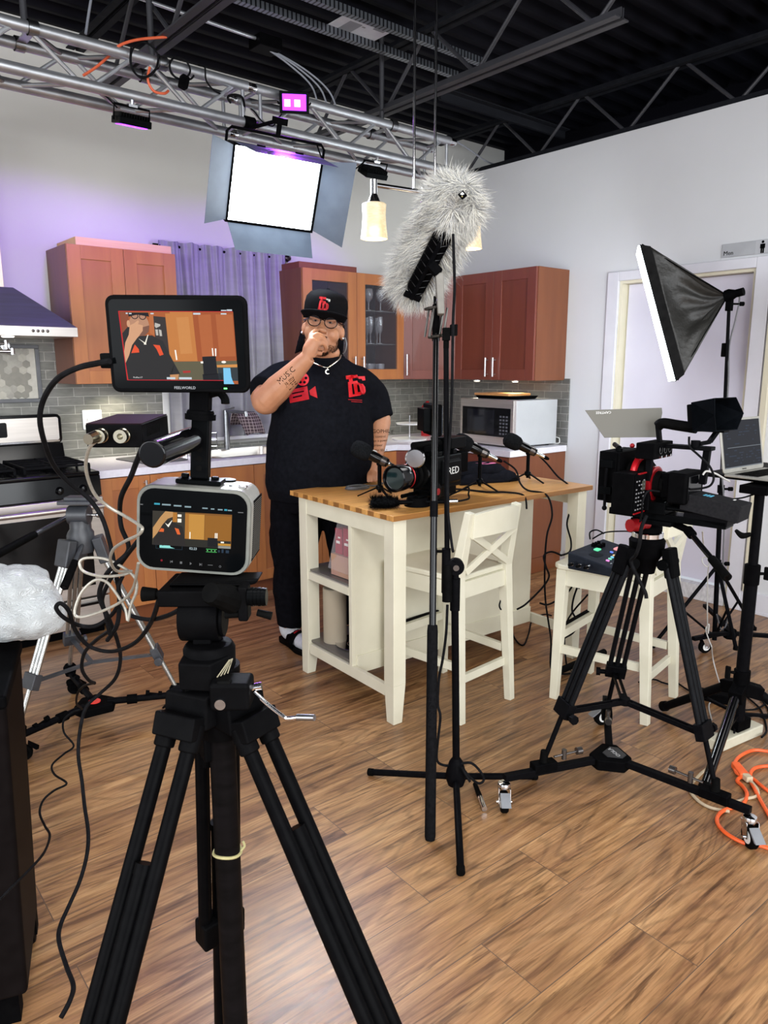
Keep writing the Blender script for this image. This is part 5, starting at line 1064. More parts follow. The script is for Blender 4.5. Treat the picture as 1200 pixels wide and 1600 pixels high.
# right video tripod
ap = V((-2.296,-3.468,0.904)); 
tp = thing('video_tripod','tall black twin tube tripod on the dolly carrying the big cine camera rig','tripod',(dc.x,dc.y,.12))
tops = []
for k in range(3):
    d = (feet[k]-dc); d.z = 0; d.normalize(); tops.append(ap + d*.075 + V((0,0,-.035)))
mids = [tops[0].lerp(feet[0],.73),tops[1].lerp(feet[1],.74),tops[2].lerp(feet[2],.73)]
TA = pm('tripod_tube','0a0b0d','101114',(30,30,90),.42,spec=.06)
for k in range(3):
    d = (feet[k]-dc); d.z = 0; sd = d.normalized().cross(V((0,0,1)))
    hubleg(tp, tops[k]-(tops[k]-feet[k])*.03, mids[k], feet[k], sd, .05, .009, TA, PW)
    bld(MB().bar(tops[k]+V((0,0,.03)),tops[k].lerp(feet[k],.09),.058,.032,up=sd.cross(V((0,0,1)))),'shoulder',BLKM,tp,bev=.006,world=True)
    bld(MB().tube(tops[k]-sd*.045-V((0,0,.02)),tops[k]+sd*.045-V((0,0,.02)),.018,n=16),'shoulder_bolt',BLKA,tp,world=True)
bld(MB().lathe([(.03,-.1),(.038,-.06),(.055,-.03),(.058,.01),(.05,.02)],p=ap,n=30),'spider',BLKM,tp,world=True)
bld(MB().lathe([(.048,.02),(.05,.022),(.05,.036),(.048,.038)],p=ap,n=36),'silver_bowl_ring',CHR,tp,world=True)
# spreader
sc_ = V((dc.x,dc.y,0))*.5+V((ap.x,ap.y,0))*.5; sc_.z = .335
for k in range(3):
    a = mids[k]+(mids[k]-tops[k]).normalized()*.02; b = sc_ if k != 2 else sc_
    m_ = MB(); d = (b-a); sd = d.normalized().cross(V((0,0,1)))
    for s_ in (-1,1): m_.bar(a+sd*.009*s_,b+sd*.009*s_,.006,.016)
    m_.bar(a+d*.12,a+d*.2,.014,.012); m_.bar(a+d*.8,a+d*.9,.014,.012); bld(m_,'spreader_arm',PW,tp,world=True)
bld(MB().lathe([(.018,-.012),(.02,0),(.018,.012)],p=sc_,n=14),'spreader_hub',PW,tp,world=True)
# fluid head
hz = ap + V((0,0,.04))
fh = MB(); fh.lathe([(.045,0),(.045,.018),(.036,.03),(.034,.06),(.03,.075)],p=hz,n=28); bld(fh,'fluid_head_base',BLKM,tp,bev=.002,world=True)
bld(MB().cbox(hz+V((0,-.01,.095)),(.085,.12,.06)).tube(hz+V((-.055,0,.09)),hz+V((.055,0,.09)),.038,n=24),'fluid_head_body',BLKA,tp,bev=.004,world=True)
bld(MB().tube(V((-2.369,-3.481,0.977)),V((-2.412,-3.471,0.979)),.021,n=12).tube(V((-2.366,-3.484,0.977)),V((-2.332,-3.487,0.973)),.013),'red_knob',RED,tp,world=True)
ph0 = V((-2.329,-3.621,0.978)); ph1 = V((-2.449,-3.81,0.888)); bld(MB().tube(V((-2.312,-3.524,0.997)),ph0,.011).tube(ph0,ph0.lerp(ph1,.12),.015),'pan_handle_joint',BLKM,tp,world=True); bld(MB().tube(ph0,ph1,.0085),'pan_handle',BLKG,tp,world=True); bld(MB().tube(ph0.lerp(ph1,.62),ph1,.0125,.0135),'handle_grip',RUB,tp,world=True)
cable('spring_cable',[(-2.395,-3.516,1.015),(-2.421,-3.517,0.98),(-2.423,-3.515,0.928),(-2.419,-3.502,0.888),(-2.406,-3.48,0.86),(-2.412,-3.514,0.811),(-2.401,-3.533,0.771),(-2.401,-3.539,0.751)],.006,BC,'thick black cable looping down in front of the right tripod head')
# ---------------------------------------------------------------- cine camera rig: local y = lens direction, x = right
rg = V((-2.335,-3.50,1.03)); rig = thing('cine_camera_rig','black rigged cine camera with grey matte box flag and red ring on the right tripod','camera',rg,R(7))
RM = Mx.Translation(rg) @ Mx.Rotation(R(7),4,'Z')
def L2(p): return RM.inverted() @ V(p)
bld(MB().box(-.035,-.24,-.03,.035,.13,-.008).box(-.045,-.08,-.045,.045,.05,-.03),'slide_plate',BLKA,rig,bev=.002)
for x in (-.03,.03): bld(MB().tube((x,-.14,.012),(x,.15,.012),.0075),'rod',BLKA,rig)
bld(MB().box(-.05,-.06,-.008,.05,.0,.03),'riser',BLKA,rig,bev=.002)
bld(MB().box(-.03,.02,.0,-.012,.036,.03).tube((-.05,.03,.0),(-.03,.03,.005),.008),'blue_lever',pm('blue_anodised','2f7fd0','3b8ce0',(9,9,9),.3,metal=.5),rig)
# camera body with rear screen
cbm = bld(MB().box(-.062,-.125,.032,.082,-.065,.128).box(-.03,-.065,.04,.07,-.03,.12),'camera_body',BLKM,rig,bev=.008,seg=3)
bld(MB().box(-.05,-.128,.045,.055,-.125,.118),'rear_screen',BLKG,cbm,bev=.001)
for z in (.09,.1): bld(MB().tube((.067,-.128,z),(.067,-.125,z),.004),'button',WHT,cbm)
bld(MB().tube((.0,-.04,.08),(.0,.01,.08),.036).tube((.0,-.03,.08),(.0,-.01,.08),.042).tube((0,.0,.08),(0,.06,.08),.045),'lens',RUB,rig)
bld(MB().lathe([(.05,0),(.056,.002),(.056,.014),(.05,.016),(.05,0)],p=(-.0,-.01,.08),ax=(0,1,0),n=40),'maroon_ring',RED,rig)
bld(MB().lathe([(.062,0),(.075,.0),(.078,.006),(.078,.014),(.062,.016),(.062,0)],p=(0,.035,.095),ax=(0,1,0),n=48),'red_ring',pm('bright_red_ring','b3121c','c41a25',(9,9,9),.3,metal=.3),rig)
bld(MB().lathe([(.05,-.02),(.06,-.01),(.062,.04),(.05,.04)],p=(0,.03,.095),ax=(0,1,0),n=40),'lens_donut',RUB,rig)
# matte box
mb_ = MB(); mb_.box(-.085,.08,.02,.085,.09,.18); mb_.box(-.085,.09,.02,-.075,.15,.18); mb_.box(.075,.09,.02,.085,.15,.18); mb_.box(-.075,.09,.17,.075,.15,.18); mb_.box(-.075,.09,.02,.075,.15,.03); bld(mb_,'matte_box',BLKM,rig,bev=.003)
for z in (.045,.13): bld(MB().box(-.105,.095,z,-.085,.135,z+.025),'side_bracket',BLKA,rig,bev=.002)
bld(MB().tube((-.1,.115,.0),(-.1,.115,.13),.005).ell((-.1,.115,.0),.008,.008,.008),'filter_pin',PW,rig)
bld(MB().tube((-.05,.1,.19),(.0,.14,.195),.008).tube((-.05,.1,.18),(-.05,.1,.19),.012),'flag_knob',BLKA,rig); bld(MB().ell((0,.08,.195),.008,.008,.008),'red_thumb_knob',RED,rig)
FC = [L2(q) for q in ((-2.424,-3.289,1.336),(-2.288,-3.482,1.347),(-2.288,-3.485,1.331),(-2.29,-3.477,1.253),(-2.387,-3.343,1.248))]
nn = (FC[1]-FC[0]).cross(FC[4]-FC[0]).normalized()*.002
bld(MB().hull(FC,[p+nn for p in FC]),'top_flag',pm('flag_grey','5c5a53','67655d',(3,3,3),.5),rig,bev=.0008)
fx_ = (FC[1]-FC[0]).normalized(); fm = text_mesh('CAMTREE',.011,.0003); MF = basis(FC[0]+fx_*.055-V((0,0,.009))+V((0,-.004,0)),-fx_,z=(0,-1,.05)); fm.transform(MF); fm.materials.append(WHT); link(bpy.data.objects.new('lettering',fm),rig)
# recorder with buttons on the near left, audio box with three sockets on top
bxr = bld(MB().box(-.15,.0,.0,-.07,.07,.125).box(-.147,-.004,.004,-.073,.0,.121),'timecode_recorder',BLKM,rig,bev=.003)
kb_ = MB(); rr = random.Random(8)
for i in range(4):
    for j in range(8):
        if rr.random() < .75: kb_.box(-.141+.017*i,-.0055,.012+.0125*j,-.134+.017*i,-.004,.016+.0125*j)
bld(kb_,'button_marks',pm('grey_print2','7b7b7d'),bxr); bld(MB().box(-.1,-.0055,.07,-.077,-.004,.1),'small_display',pm('olive_display','3a3c33'),bxr)
bld(MB().box(-.147,-.006,.0,-.073,-.002,.004).box(-.125,-.006,.1215,-.073,.0,.1255),'red_edge',RED,bxr)
ab = bld(MB().box(-.085,-.03,.165,.055,.03,.215),'audio_interface',BLKM,rig,bev=.003)
for k in range(3):
    q = bld(MB().lathe([(.013,0),(.013,.004),(.010,.004),(.010,.001),(0,.001)],p=(-.045+.034*k,-.03,.193),ax=(0,-1,0),n=20),'xlr_socket',BLKG,ab); bld(MB().tube((-.045+.034*k,-.03,.172),(-.045+.034*k,-.038,.172),.004),'gain_knob',CHR,ab)
for a, b, w in (((-.045,.0,.0),(-.045,.0,.165),.018),((.03,-.14,.09),(.02,-.15,.20),.02)): bld(MB().bar(a,b,w,w,up=(0,1,0)),'cage_post',PW,rig,bev=.002)
bld(MB().box(-.01,-.17,.196,.03,.03,.208),'top_rail',PW,rig,bev=.002)
g_ = MB(); g_.bar((0,-.01,.205),(0,.0,.265),.016,.012,up=(0,1,0)); bld(g_,'handle_arm',PW,rig); 
bld(MB().path([(0,0,.262),(0,-.015,.272),(0,-.06,.268),(0,-.12,.262)],.0165,n=14),'top_handle',RUB,rig)
# hooded monitor
M0 = Mx.Translation((.02,-.155,.30)) @ Mx.Rotation(R(-12),4,'Z') @ Mx.Rotation(R(-8),4,'X')
mn = bld(MB().box(-.055,.03,-.035,.055,.048,.04,M0),'monitor',BLKM,rig,bev=.003)
hd_ = MB(); A = [(-.058,.03,-.04),(.058,.03,-.04),(.058,.03,.045),(-.058,.03,.045)]; B = [(-.058,-.045,-.045),(.058,-.045,-.045),(.078,-.055,.0),(.058,-.045,.05),(-.058,-.045,.05),(-.078,-.055,.0)]
t_ = .0025
def quad(m, a, b, c, d):
    n = (V(b)-V(a)).cross(V(d)-V(a)).normalized()*t_; m.hull([V(a),V(b),V(c),V(d)],[V(a)+n,V(b)+n,V(c)+n,V(d)+n], M0)
quad(hd_,A[0],A[1],B[1],B[0]); quad(hd_,A[3],A[2],B[3],B[4]); quad(hd_,A[0],A[3],B[4],B[5]); quad(hd_,A[0],B[5],B[5],B[0]) if False else None
hd_.hull([V(A[0]),V(B[0]),V(B[5])],[V(A[0])+V((t_,0,0)),V(B[0])+V((t_,0,0)),V(B[5])+V((t_,0,0))],M0); hd_.hull([V(A[0]),V(A[3]),V(B[5])],[V(A[0])+V((t_,0,0)),V(A[3])+V((t_,0,0)),V(B[5])+V((t_,0,0))],M0); hd_.hull([V(A[3]),V(B[4]),V(B[5])],[V(A[3])+V((t_,0,0)),V(B[4])+V((t_,0,0)),V(B[5])+V((t_,0,0))],M0)
hd_.hull([V(A[1]),V(B[1]),V(B[2])],[V(A[1])-V((t_,0,0)),V(B[1])-V((t_,0,0)),V(B[2])-V((t_,0,0))],M0); hd_.hull([V(A[1]),V(A[2]),V(B[2])],[V(A[1])-V((t_,0,0)),V(A[2])-V((t_,0,0)),V(B[2])-V((t_,0,0))],M0); hd_.hull([V(A[2]),V(B[3]),V(B[2])],[V(A[2])-V((t_,0,0)),V(B[3])-V((t_,0,0)),V(B[2])-V((t_,0,0))],M0)
bld(hd_,'sun_hood',pm('hood_fabric','07090c','0b0e12',(60,60,60),.6),mn)
bld(MB().bar((.0,-.13,.215),(.03,-.15,.22),.018,.01).bar((.03,-.15,.22),(.05,-.165,.255),.018,.01).box(.03,-.19,.25,.075,-.12,.258),'monitor_arm',PW,rig,bev=.001); bld(MB().tube((.0,-.12,.205),(.0,-.12,.225),.014),'arm_knob',PW,rig)
# power bank
bb = Mx.Translation((.005,-.175,.012)) @ Mx.Rotation(R(7),4,'X')
pb = bld(MB().box(-.045,-.1,-.006,.055,.075,.046,bb),'power_bank',pm('power_bank_black','1b1b1d','232325',(120,120,120),.6),rig,bev=.003)
cy_ = pm('cyan_print','3f9cc0','58b0d0'); lm = MB(); 
for k in range(3): lm.box(-.012,.0+.009*k,.0462,.02-.003*k,.006+.009*k,.0468,bb)
bld(lm,'cyan_label',cy_,pb); bld(MB().box(.02,-.06,.0462,.036,-.054,.0468,bb),'white_label',WHT,pb); bld(MB().box(-.04,-.07,-.028,.05,.06,-.006,bb),'battery_plate',PW,rig,bev=.002)
cable('monitor_lead',[(-2.338,-3.606,1.267),(-2.34,-3.612,1.237),(-2.335,-3.636,1.215),(-2.332,-3.672,1.185),(-2.336,-3.691,1.153),(-2.336,-3.684,1.127),(-2.34,-3.657,1.114),(-2.359,-3.617,1.106),(-2.369,-3.586,1.091)],.0035,BC,'thin black lead looping from the hooded monitor to the power bank')
cable('camera_lead',[(-2.382,-3.546,1.095),(-2.428,-3.534,1.099),(-2.444,-3.528,1.066),(-2.431,-3.521,1.033),(-2.413,-3.506,0.997)],.003,BC,'thin black lead hanging below the cine camera body')

# ---------------------------------------------------------------- audio mixer on the second stool
mx = thing('audio_mixer','black podcast mixer with coloured buttons standing on the white stool','audio mixer',(-1.76,-3.01,.631),R(8))
TL = Mx.Rotation(R(9),4,'X')
a = MB(); a.hull([(-.16,-.12,0),(.16,-.12,0),(.16,.13,0),(-.16,.13,0)],[(-.165,-.13,.03),(.165,-.13,.03),(.165,.13,.075),(-.165,.13,.075)]); mo_ = bld(a,'body',pm('mixer_black','1d2026','252931',(40,40,40),.45),mx,bev=.006,seg=3)
SMx = basis((0,0,.0525),(1,0,0),z=(0,-.171,.985))
def dot(nm, h, x, y, w, d, t=.003, lit=0):
    m_ = emit(nm,hexc(h),lit) if lit else pm(nm,h)
    bld(MB().prism(rrect(w,d,min(w,d)*.3,3,x,y),(0,t),SMx),'button',m_,mo_)
dot('mint_button','5fe0a0',-.01,.072,.04,.022,.004,.35); dot('pink_button','f29a9a',.09,.02,.05,.034,.004,.25)
for k, hx_ in enumerate(('e58ad0','7fd6b0','6fc6e0','e8c088')): dot('pad_%d'%k,hx_,-.10+.03*k,-.02+.004*k,.014,.014,.004,.25)
dot('blue_button','5a78e0',.02,.02,.014,.014,.004,.4)
dot('screen_dark','15181c',-.075,.045,.07,.045,.001)
for j in range(2):
    for i in range(3): bld(MB().lathe([(.009,0),(.009,.006),(.007,.016),(0,.016)],p=SMx @ V((.015+.024*i,.105-.024*j,0)),ax=(0,-.17,.98),n=16),'knob',BLKM,mo_)
for i in range(4):
    x = -.06+.038*i; f_ = bld(MB().box(x-.0015,-.105,0,x+.0015,-.05,.0006,SMx),'fader_slot',BLKM,mo_); bld(MB().box(x-.009,-.09+.006*i,.0006,x+.009,-.08+.006*i,.009,SMx),'fader',pm('fader_grey','8c8f94'),mo_,bev=.001)
for i in range(6): bld(MB().box(-.12+.03*i,-.045,.0,-.11+.03*i,-.041,.0008,SMx),'print',pm('print_white','c0c4c8'),mo_)
for k in range(3): 
    y = .02+.035*k; bld(MB().tube((-.165,y,.035),(-.2,y,.035),.0075),'plug',CHR,mx); bld(MB().tube((-.2,y,.035),(-.225,y+.0,.037),.006),'plug_boot',RUB,mx)
cable('mixer_cable',[(-1.708,-2.706,0.612),(-1.75,-2.679,0.632),(-1.787,-2.664,0.617),(-1.795,-2.683,0.571),(-1.789,-2.699,0.527),(-1.813,-2.691,0.484),(-1.85,-2.671,0.44),(-1.891,-2.647,0.397),(-1.898,-2.608,0.367)],.0045,BC,'black cable leaving the left side of the mixer and sagging towards the island')
cable('mixer_cable',[(-1.37,-2.163,0.25),(-1.232,-2.116,0.2),(-1.113,-2.047,0.12),(-1.206,-2.006,0.03),(-1.339,-2.11,0.01),(-1.466,-2.254,0.006),(-1.494,-2.33,0.006),(-1.334,-2.236,0.006),(-1.162,-2.125,0.02),(-1.061,-2.129,0.03),(-1.021,-2.155,0.02)],.0045,BC,'black cable curling on the floor between the two bar stools')
cable('mixer_cable',[(-1.627,-2.746,0.46),(-1.651,-2.742,0.401),(-1.663,-2.747,0.342),(-1.635,-2.759,0.285),(-1.631,-2.737,0.226),(-1.643,-2.696,0.188),(-1.641,-2.678,0.163)],.0045,BC,'black cable hanging below the mixer stool seat towards the island leg')
cable('mixer_cable',[(-1.598,-2.779,0.688),(-1.636,-2.803,0.729),(-1.629,-2.832,0.744),(-1.622,-2.868,0.732)],.0035,BC,'thin black cable loop standing up behind the mixer')
cable('mixer_cable',[(-1.547,-2.759,0.677),(-1.542,-2.819,0.717),(-1.604,-2.957,0.756),(-1.919,-3.203,0.838)],.0035,BC,'thin black cable from behind the mixer to the right tripod head')
# ---------------------------------------------------------------- softbox
SA = V((-.629,-2.864,1.829)); nt_, nb = V((-.86,-2.518,2.102)), V((-.807,-2.742,1.409)); ft_, fb_ = V((-.49,-2.28,2.119)), V((-.438,-2.508,1.398))
sb = thing('softbox','black fabric softbox light glowing white on its left face, on a stand by the door','softbox',SA)
def fabric(a, b, c, nm, amp=.016, n=26):
    """sagging triangular panel from edge a-b to apex c"""
    m = MB(); rows = []
    nrm = (b-a).cross(c-a).normalized(); ctr = (nt_+nb+ft_+fb_)/4
    if nrm.dot((a+b+c)/3-(ctr*.75+SA*.25)) < 0: nrm = -nrm
    for j in range(n+1):
        t = j/n; w = max(2,n); rows.append([a.lerp(b,i/w).lerp(c,t) - nrm*(.055*sin(pi*t)*sin(pi*i/w)) + nrm*amp*(sin(i*1.05+3*sin(t*5)+t*4)*.6+sin(i*.45-t*7)*.6)*sin(pi*min(1,t*1.05))*(1-t*.5)*abs(sin(pi*i/w))**.3 for i in range(w+1)])
    for j in range(n):
        for i in range(n): m._add([rows[j][i],rows[j][i+1],rows[j+1][i+1],rows[j+1][i]],[(0,1,2,3)])
    bmesh.ops.remove_doubles(m.b, verts=m.b.verts, dist=1e-5)
    o = bld(m,nm,pm('softbox_nylon','1d1c1a','2a2926',(6,6,6),.5,spec=.5,bump=.3,bscale=45),sb,world=True,ang=1.2); o.modifiers.new('s','SOLIDIFY').thickness = .002
ri = .07
def inn(p): return p.lerp(SA,ri)
fabric(inn(nt_),inn(nb),SA,'near_panel'); fabric(inn(nt_),inn(ft_),SA,'top_panel'); fabric(inn(nb),inn(fb_),SA,'bottom_panel'); fabric(inn(ft_),inn(fb_),SA,'far_panel')
rb = MB(); C4 = [nt_,nb,fb_,ft_]
fc = (nt_+nb+ft_+fb_)/4; out = (fc-SA).normalized()*.03
for i in range(4):
    a, b = C4[i], C4[(i+1)%4]; up_ = ((a+b)/2-fc).normalized()*.004; P = [a+out,b+out,inn(b),inn(a)]; rb.hull(P,[p+up_ for p in P])
bld(rb,'rim',pm('rim_velcro','161616','1f1f1f',(30,30,30),.7),sb,world=True)
SBE = emit('softbox_white',(.86,.97,1),5)
dm_ = MB(); P = [p+out*1.0 for p in C4]; P2 = [p.lerp(fc+out*1.6,.015)+out*.5 for p in C4]; dm_.hull(P,[p+out*.35 for p in P]); bld(dm_,'diffuser',SBE,sb,world=True)
for q in C4: bld(MB().tube(SA,q+out*.6,.004,n=6),'rod',BLKM,sb,world=True)
area('softbox_beam', fc+out*1.6, fc+out*9, .45, .7, 14, (.88,.96,1), 160)
bld(MB().lathe([(.03,0),(.032,.02),(.02,.05),(.02,.09)],p=SA+(fc-SA)*.03,ax=(SA-fc),n=20),'lamp_socket',BLKM,sb,world=True)
hd2 = SA+V((0,0,-.04))+(_r*.012)
bld(MB().cbox(hd2,(.03,.03,.07)).tube(hd2+_r*.01,hd2+_r*.06,.005).tube(hd2+_r*.05,hd2+_r*.075,.011),'tilt_bracket',BLKM,sb,bev=.003,world=True)
# its stand on a wheeled base
s0 = V((-.70,-2.985,.03)); s1 = hd2-V((0,0,.03))
ls = thing('light_stand','thin black light stand holding the softbox in front of the door','light stand',(s0.x,s0.y,0))
bld(MB().tube(s0.lerp(s1,.46),s1,.0085),'upper_tube',PW,ls,world=True); bld(MB().tube(s0,s0.lerp(s1,.47),.0125),'lower_tube',PW,ls,world=True)
for t_2 in (.24,.47): bld(MB().tube(s0.lerp(s1,t_2-.012),s0.lerp(s1,t_2+.012),.018).tube(s0.lerp(s1,t_2),s0.lerp(s1,t_2)+_r*.045,.006).tube(s0.lerp(s1,t_2)+_r*.04,s0.lerp(s1,t_2)+_r*.06,.011),'collar',BLKM,ls,world=True)
bld(MB().cbox(SA+V((.02,-.0,-.27)),(.028,.03,.07)),'inline_switch',RUB,ls,bev=.004,world=True)
jt = s0.lerp(s1,.235)
for p in ((-1.0,-2.80,.02),(-.93,-3.2,.11),(-.32,-3.03,.02)):
    p = V(p); bld(MB().tube(jt,p,.0095),'leg',PW,ls,world=True); bld(MB().tube(s0+V((0,0,.02)),jt.lerp(p,.55),.006),'brace',PW,ls,world=True); bld(MB().tube(p-V((0,0,.012)),p+V((0,0,.006)),.013),'foot_tip',RUB,ls,world=True)
bd_ = thing('wheeled_base','low black wheeled base with chrome caster under the softbox stand','dolly',(-.72,-3.0,0))
k0 = V((-.846,-3.006,0.1)); k1 = V((-.55,-3.3,.1)); k0 = V((-.83,-2.98,.1))
for a_, b_ in ((V((-.95,-2.991,0.1)),V((-.66,-3.06,.09))),(V((-.899,-3.031,0.12)),V((-.70,-3.06,.09))),(V((-.7,-3.06,.09)),V((-.42,-3.42,.09))),(V((-.66,-3.06,.09)),V((-.35,-2.75,.09)))):
    bld(MB().bar(a_,b_,.024,.02),'arm',PW,bd_,bev=.002,world=True)
bld(MB().lathe([(.03,.06),(.035,.075),(.03,.11)],p=(-.69,-3.06,0),n=6),'hub',BLKM,bd_,world=True)
caster(bd_, V((-.853,-2.999,0.1)), (-.8,.4), .036, True, True, False); caster(bd_, (-.42,-3.42,.085), (.5,.6), .036, True, True, False)
WC = pm('white_cable','a9a7a4','b8b6b2',(30,30,30),.5)
cable('softbox_cord',[SA+_r*.015+V((0,0,.02)),SA+_r*.06+V((0,0,.0)),SA+_r*.05-V((0,0,.12)),SA+_r*.03-V((0,0,.25)),*[(-.663,-2.922,1.387),(-.688,-2.941,1.127),(-.701,-2.945,0.963),(-.711,-2.983,0.733),(-.709,-3.005,0.393),(-.694,-3.044,0.188),(-.701,-3.021,0.095),(-.76,-3.013,0.195)]],.004,pm('grey_cord','5d5d60'),'thin dark cord running down along the softbox stand',parent=sb)
cable('white_cable',[(-2.295,-3.651,0.974),(-2.011,-3.522,0.854),(-1.714,-3.402,0.74),(-1.722,-3.403,0.708),(-1.735,-3.389,0.72),(-1.733,-3.386,0.74),(-1.714,-3.402,0.737),(-1.631,-3.363,0.643),(-1.557,-3.34,0.458),(-1.471,-3.309,0.344),(-1.461,-3.306,0.384),(-1.475,-3.301,0.357),(-1.465,-3.327,0.289)],.0025,WC,'thin white cord hanging with a small loop between the tripod and the softbox stand')
cable('white_cable',[(-1.237,-3.222,0.2),(-1.138,-3.188,0.1),(-1.177,-3.238,0.03),(-1.244,-3.297,0.006),(-1.289,-3.347,0.006),(-1.285,-3.263,0.006),(-1.255,-3.242,0.006),(-1.309,-3.313,0.006),(-1.422,-3.319,0.006),(-1.562,-3.4,0.006)],.003,WC,'thin white cord curling on the floor behind the black power adapter')
# ---------------------------------------------------------------- laptop stand and laptop
lx_, ly_ = -1.74,-3.58
st = thing('laptop_stand','thick black tripod stand with a tray carrying the laptop at the right edge','stand',(lx_,ly_,0))
bld(MB().tube((0,0,.14),(0,0,.72),.0235),'lower_mast',PW,st); bld(MB().tube((0,0,.72),(0,0,1.03),.0175),'upper_mast',PW,st); bld(MB().tube((0,0,.68),(0,0,.755),.028),'mast_collar',BLKM,st,bev=.002)
bld(MB().tube((0,0,.28),(0,0,.34),.03),'hub_collar',BLKM,st,bev=.002)
for s_, z in ((-1,.33),(1,.72)): bld(MB().tube(V((0,0,z)),V((0,0,z))+rt_*.045*s_,.006).cbox(V((0,0,z))+rt_*.055*s_,(.012,.02,.05)),'wing_knob',RUB,st,bev=.004)
bld(MB().path([V((0,0,.87))-rt_*.02,V((0,0,.865))-rt_*.05,V((0,0,.885))-rt_*.075],.008,rs=[.008,.012,.006]),'lever',RUB,st)
for a_ in (73,190,313):
    d = V((cos(R(a_)),sin(R(a_)),0)); f_ = d*.375+V((0,0,.022)); lgm = bld(MB().tube(d*.04+V((0,0,.27)),f_,.0175),'leg',BLKG if a_ == 190 else PW,st); bld(MB().tube(d*.365+V((0,0,.03)),d*.385+V((0,0,.02)),.022),'foot_cap',RUB,lgm)
    bld(MB().bar(V((0,0,.27)),d*.075+V((0,0,.25)),.05,.05),'leg_bracket',BLKM,st,bev=.004); bld(MB().bar((0,0,.16),d*.2+V((0,0,.155)),.014,.01),'brace',PW,st)
tc_ = V((-1.697,-3.339,1.07)); 
tr_ = MB(); tr_.box(tc_.x,tc_.y-.36,1.055,tc_.x+.5,tc_.y,1.07); bld(tr_,'tray',PW,st,bev=.003,world=True); bld(MB().box(-.06,-.05,1.025,.1,.05,1.055),'tray_mount',BLKM,st,bev=.003)
lp0 = V((-1.754,-3.45,1.075)); lp = thing('laptop','open silver laptop with dark timeline screen on the black tray at the right edge','laptop',lp0,R(-3))
SIL = pm('laptop_silver','a9a79f','b5b3ab',(30,30,30),.35,metal=.6)
lb = bld(MB().box(0,-.215,-.004,.304,0,.006),'base',SIL,lp,bev=.003)
ky = MB()
for j in range(5):
    for i in range(13): ky.box(.02+.0205*i,-.03-.018*j-.014,.006,.036+.0205*i,-.03-.018*j,.0072)
bld(ky,'keyboard',BLKM,lb); bld(MB().box(.1,-.2,.006,.2,-.135,.0064),'touchpad',pm('touchpad_grey','9a9892'),lb)
LT = Mx.Rotation(R(-10),4,'X')
ld = bld(MB().prism(rrect(.304,.205,.012,4,.152,.1025),.005,LT @ basis((0,.0,.006),(1,0,0),z=(0,-1,0)) @ T3((0,0,-.005))),'lid',SIL,lp,bev=.001)
def screen_mat(name, fn_colors, e):
    pass
bld(MB().box(.012,-.0008,.022,.292,-.0002,.202,LT @ T3((0,-.0,.0))),'screen',emit('timeline_dark',(.012,.014,.018),1.0,base=(.01,.01,.012)),ld)
sc2 = MB(); sc2.box(.04,-.0016,.098,.292,-.001,.1,LT); sc2.box(.012,-.0016,.022,.292,-.001,.026,LT); bld(sc2,'screen_lines',emit('screen_grey',(.25,.28,.32),.7,base=(.02,.02,.02)),ld)
rr = random.Random(4); s3 = MB()
for k in range(60):
    x = rr.uniform(.02,.27); z = rr.choice([.035+.01*i for i in range(6)]+[.11+.011*i for i in range(7)]); w = rr.uniform(.006,.03); s3.box(x,-.0014,z,min(x+w,.29),-.001,z+.004,LT)
bld(s3,'timeline_clips',emit('clip_blue',(.025,.035,.055),1.0,base=(.01,.01,.012)),ld)
txt('MacBook',.008,pm('dark_print','55544f'),ld,LT @ basis((.152,-.0009,.014),(1,0,0),z=(0,-1,0)))
cable('laptop_lead',[(-2.321,-3.65,1.153),(-2.311,-3.656,1.164),(-2.281,-3.67,1.155),(-2.223,-3.671,1.134),(-2.172,-3.664,1.12)],.003,WC,'pale lead plugged into the left side of the laptop')
cable('tray_lead',[(-1.831,-3.503,0.999),(-1.786,-3.539,1.006),(-1.748,-3.567,1.019),(-1.711,-3.596,1.028)],.003,BC,'thin dark lead hanging under the laptop tray')
# ---------------------------------------------------------------- floor things at the right
ps = thing('power_strip','cream power strip lying on the floor behind the right tripod','power strip',(-1.703,-3.569,0),R(18)) 
A_ = V((-1.801,-3.55,0)); B_ = V((-1.516,-3.592,0)); D_ = (B_-A_).normalized(); N_ = V((0,0,1)).cross(D_)
CRM = pm('cream_plastic','c4bfa9','d0cbb6',(20,20,20),.5)
bld(MB()._add([A_,B_,B_+N_*.06,A_+N_*.06]+[p+V((0,0,.045)) for p in (A_,B_,B_+N_*.06,A_+N_*.06)],[(0,1,2,3),(4,5,6,7),(0,1,5,4),(1,2,6,5),(2,3,7,6),(3,0,4,7)]),'housing',CRM,ps,bev=.006,world=True)
pa = A_+D_*.17+N_*.035+V((0,0,.046)); o = solo(MB().cbox((0,0,.0225),(.085,.05,.045)),'power_adapter',BLKM,'black power adapter plugged on top of the cream power strip','power adapter',bev=.004); o.location = pa; o.rotation_euler = (0,0,math.atan2(D_.y,D_.x))
o = solo(MB().cbox((0,0,.014),(.05,.07,.028)),'white_adapter',CRM,'flat cream adapter lying at the left end behind the power strip','power adapter',bev=.003); o.location = V((-1.705,-3.513,0)); o.rotation_euler = (0,0,.5)
o = solo(MB().cbox((0,0,.02),(.22,.06,.04)),'power_brick',BLKM,'long black power strip lying on the floor between the stand legs','power strip',bev=.005); o.location = V((-1.352,-3.32,0)); o.rotation_euler = (0,0,R(-68))
oc_ = cable('orange_extension',[(-1.644,-3.689,0.008),(-1.681,-3.632,0.008),(-1.761,-3.615,0.008),(-1.836,-3.625,0.008),(-1.903,-3.66,0.012),(-1.918,-3.686,0.014)],.0065,ORG2,'orange extension cord arc from the right edge to its socket end','cord')
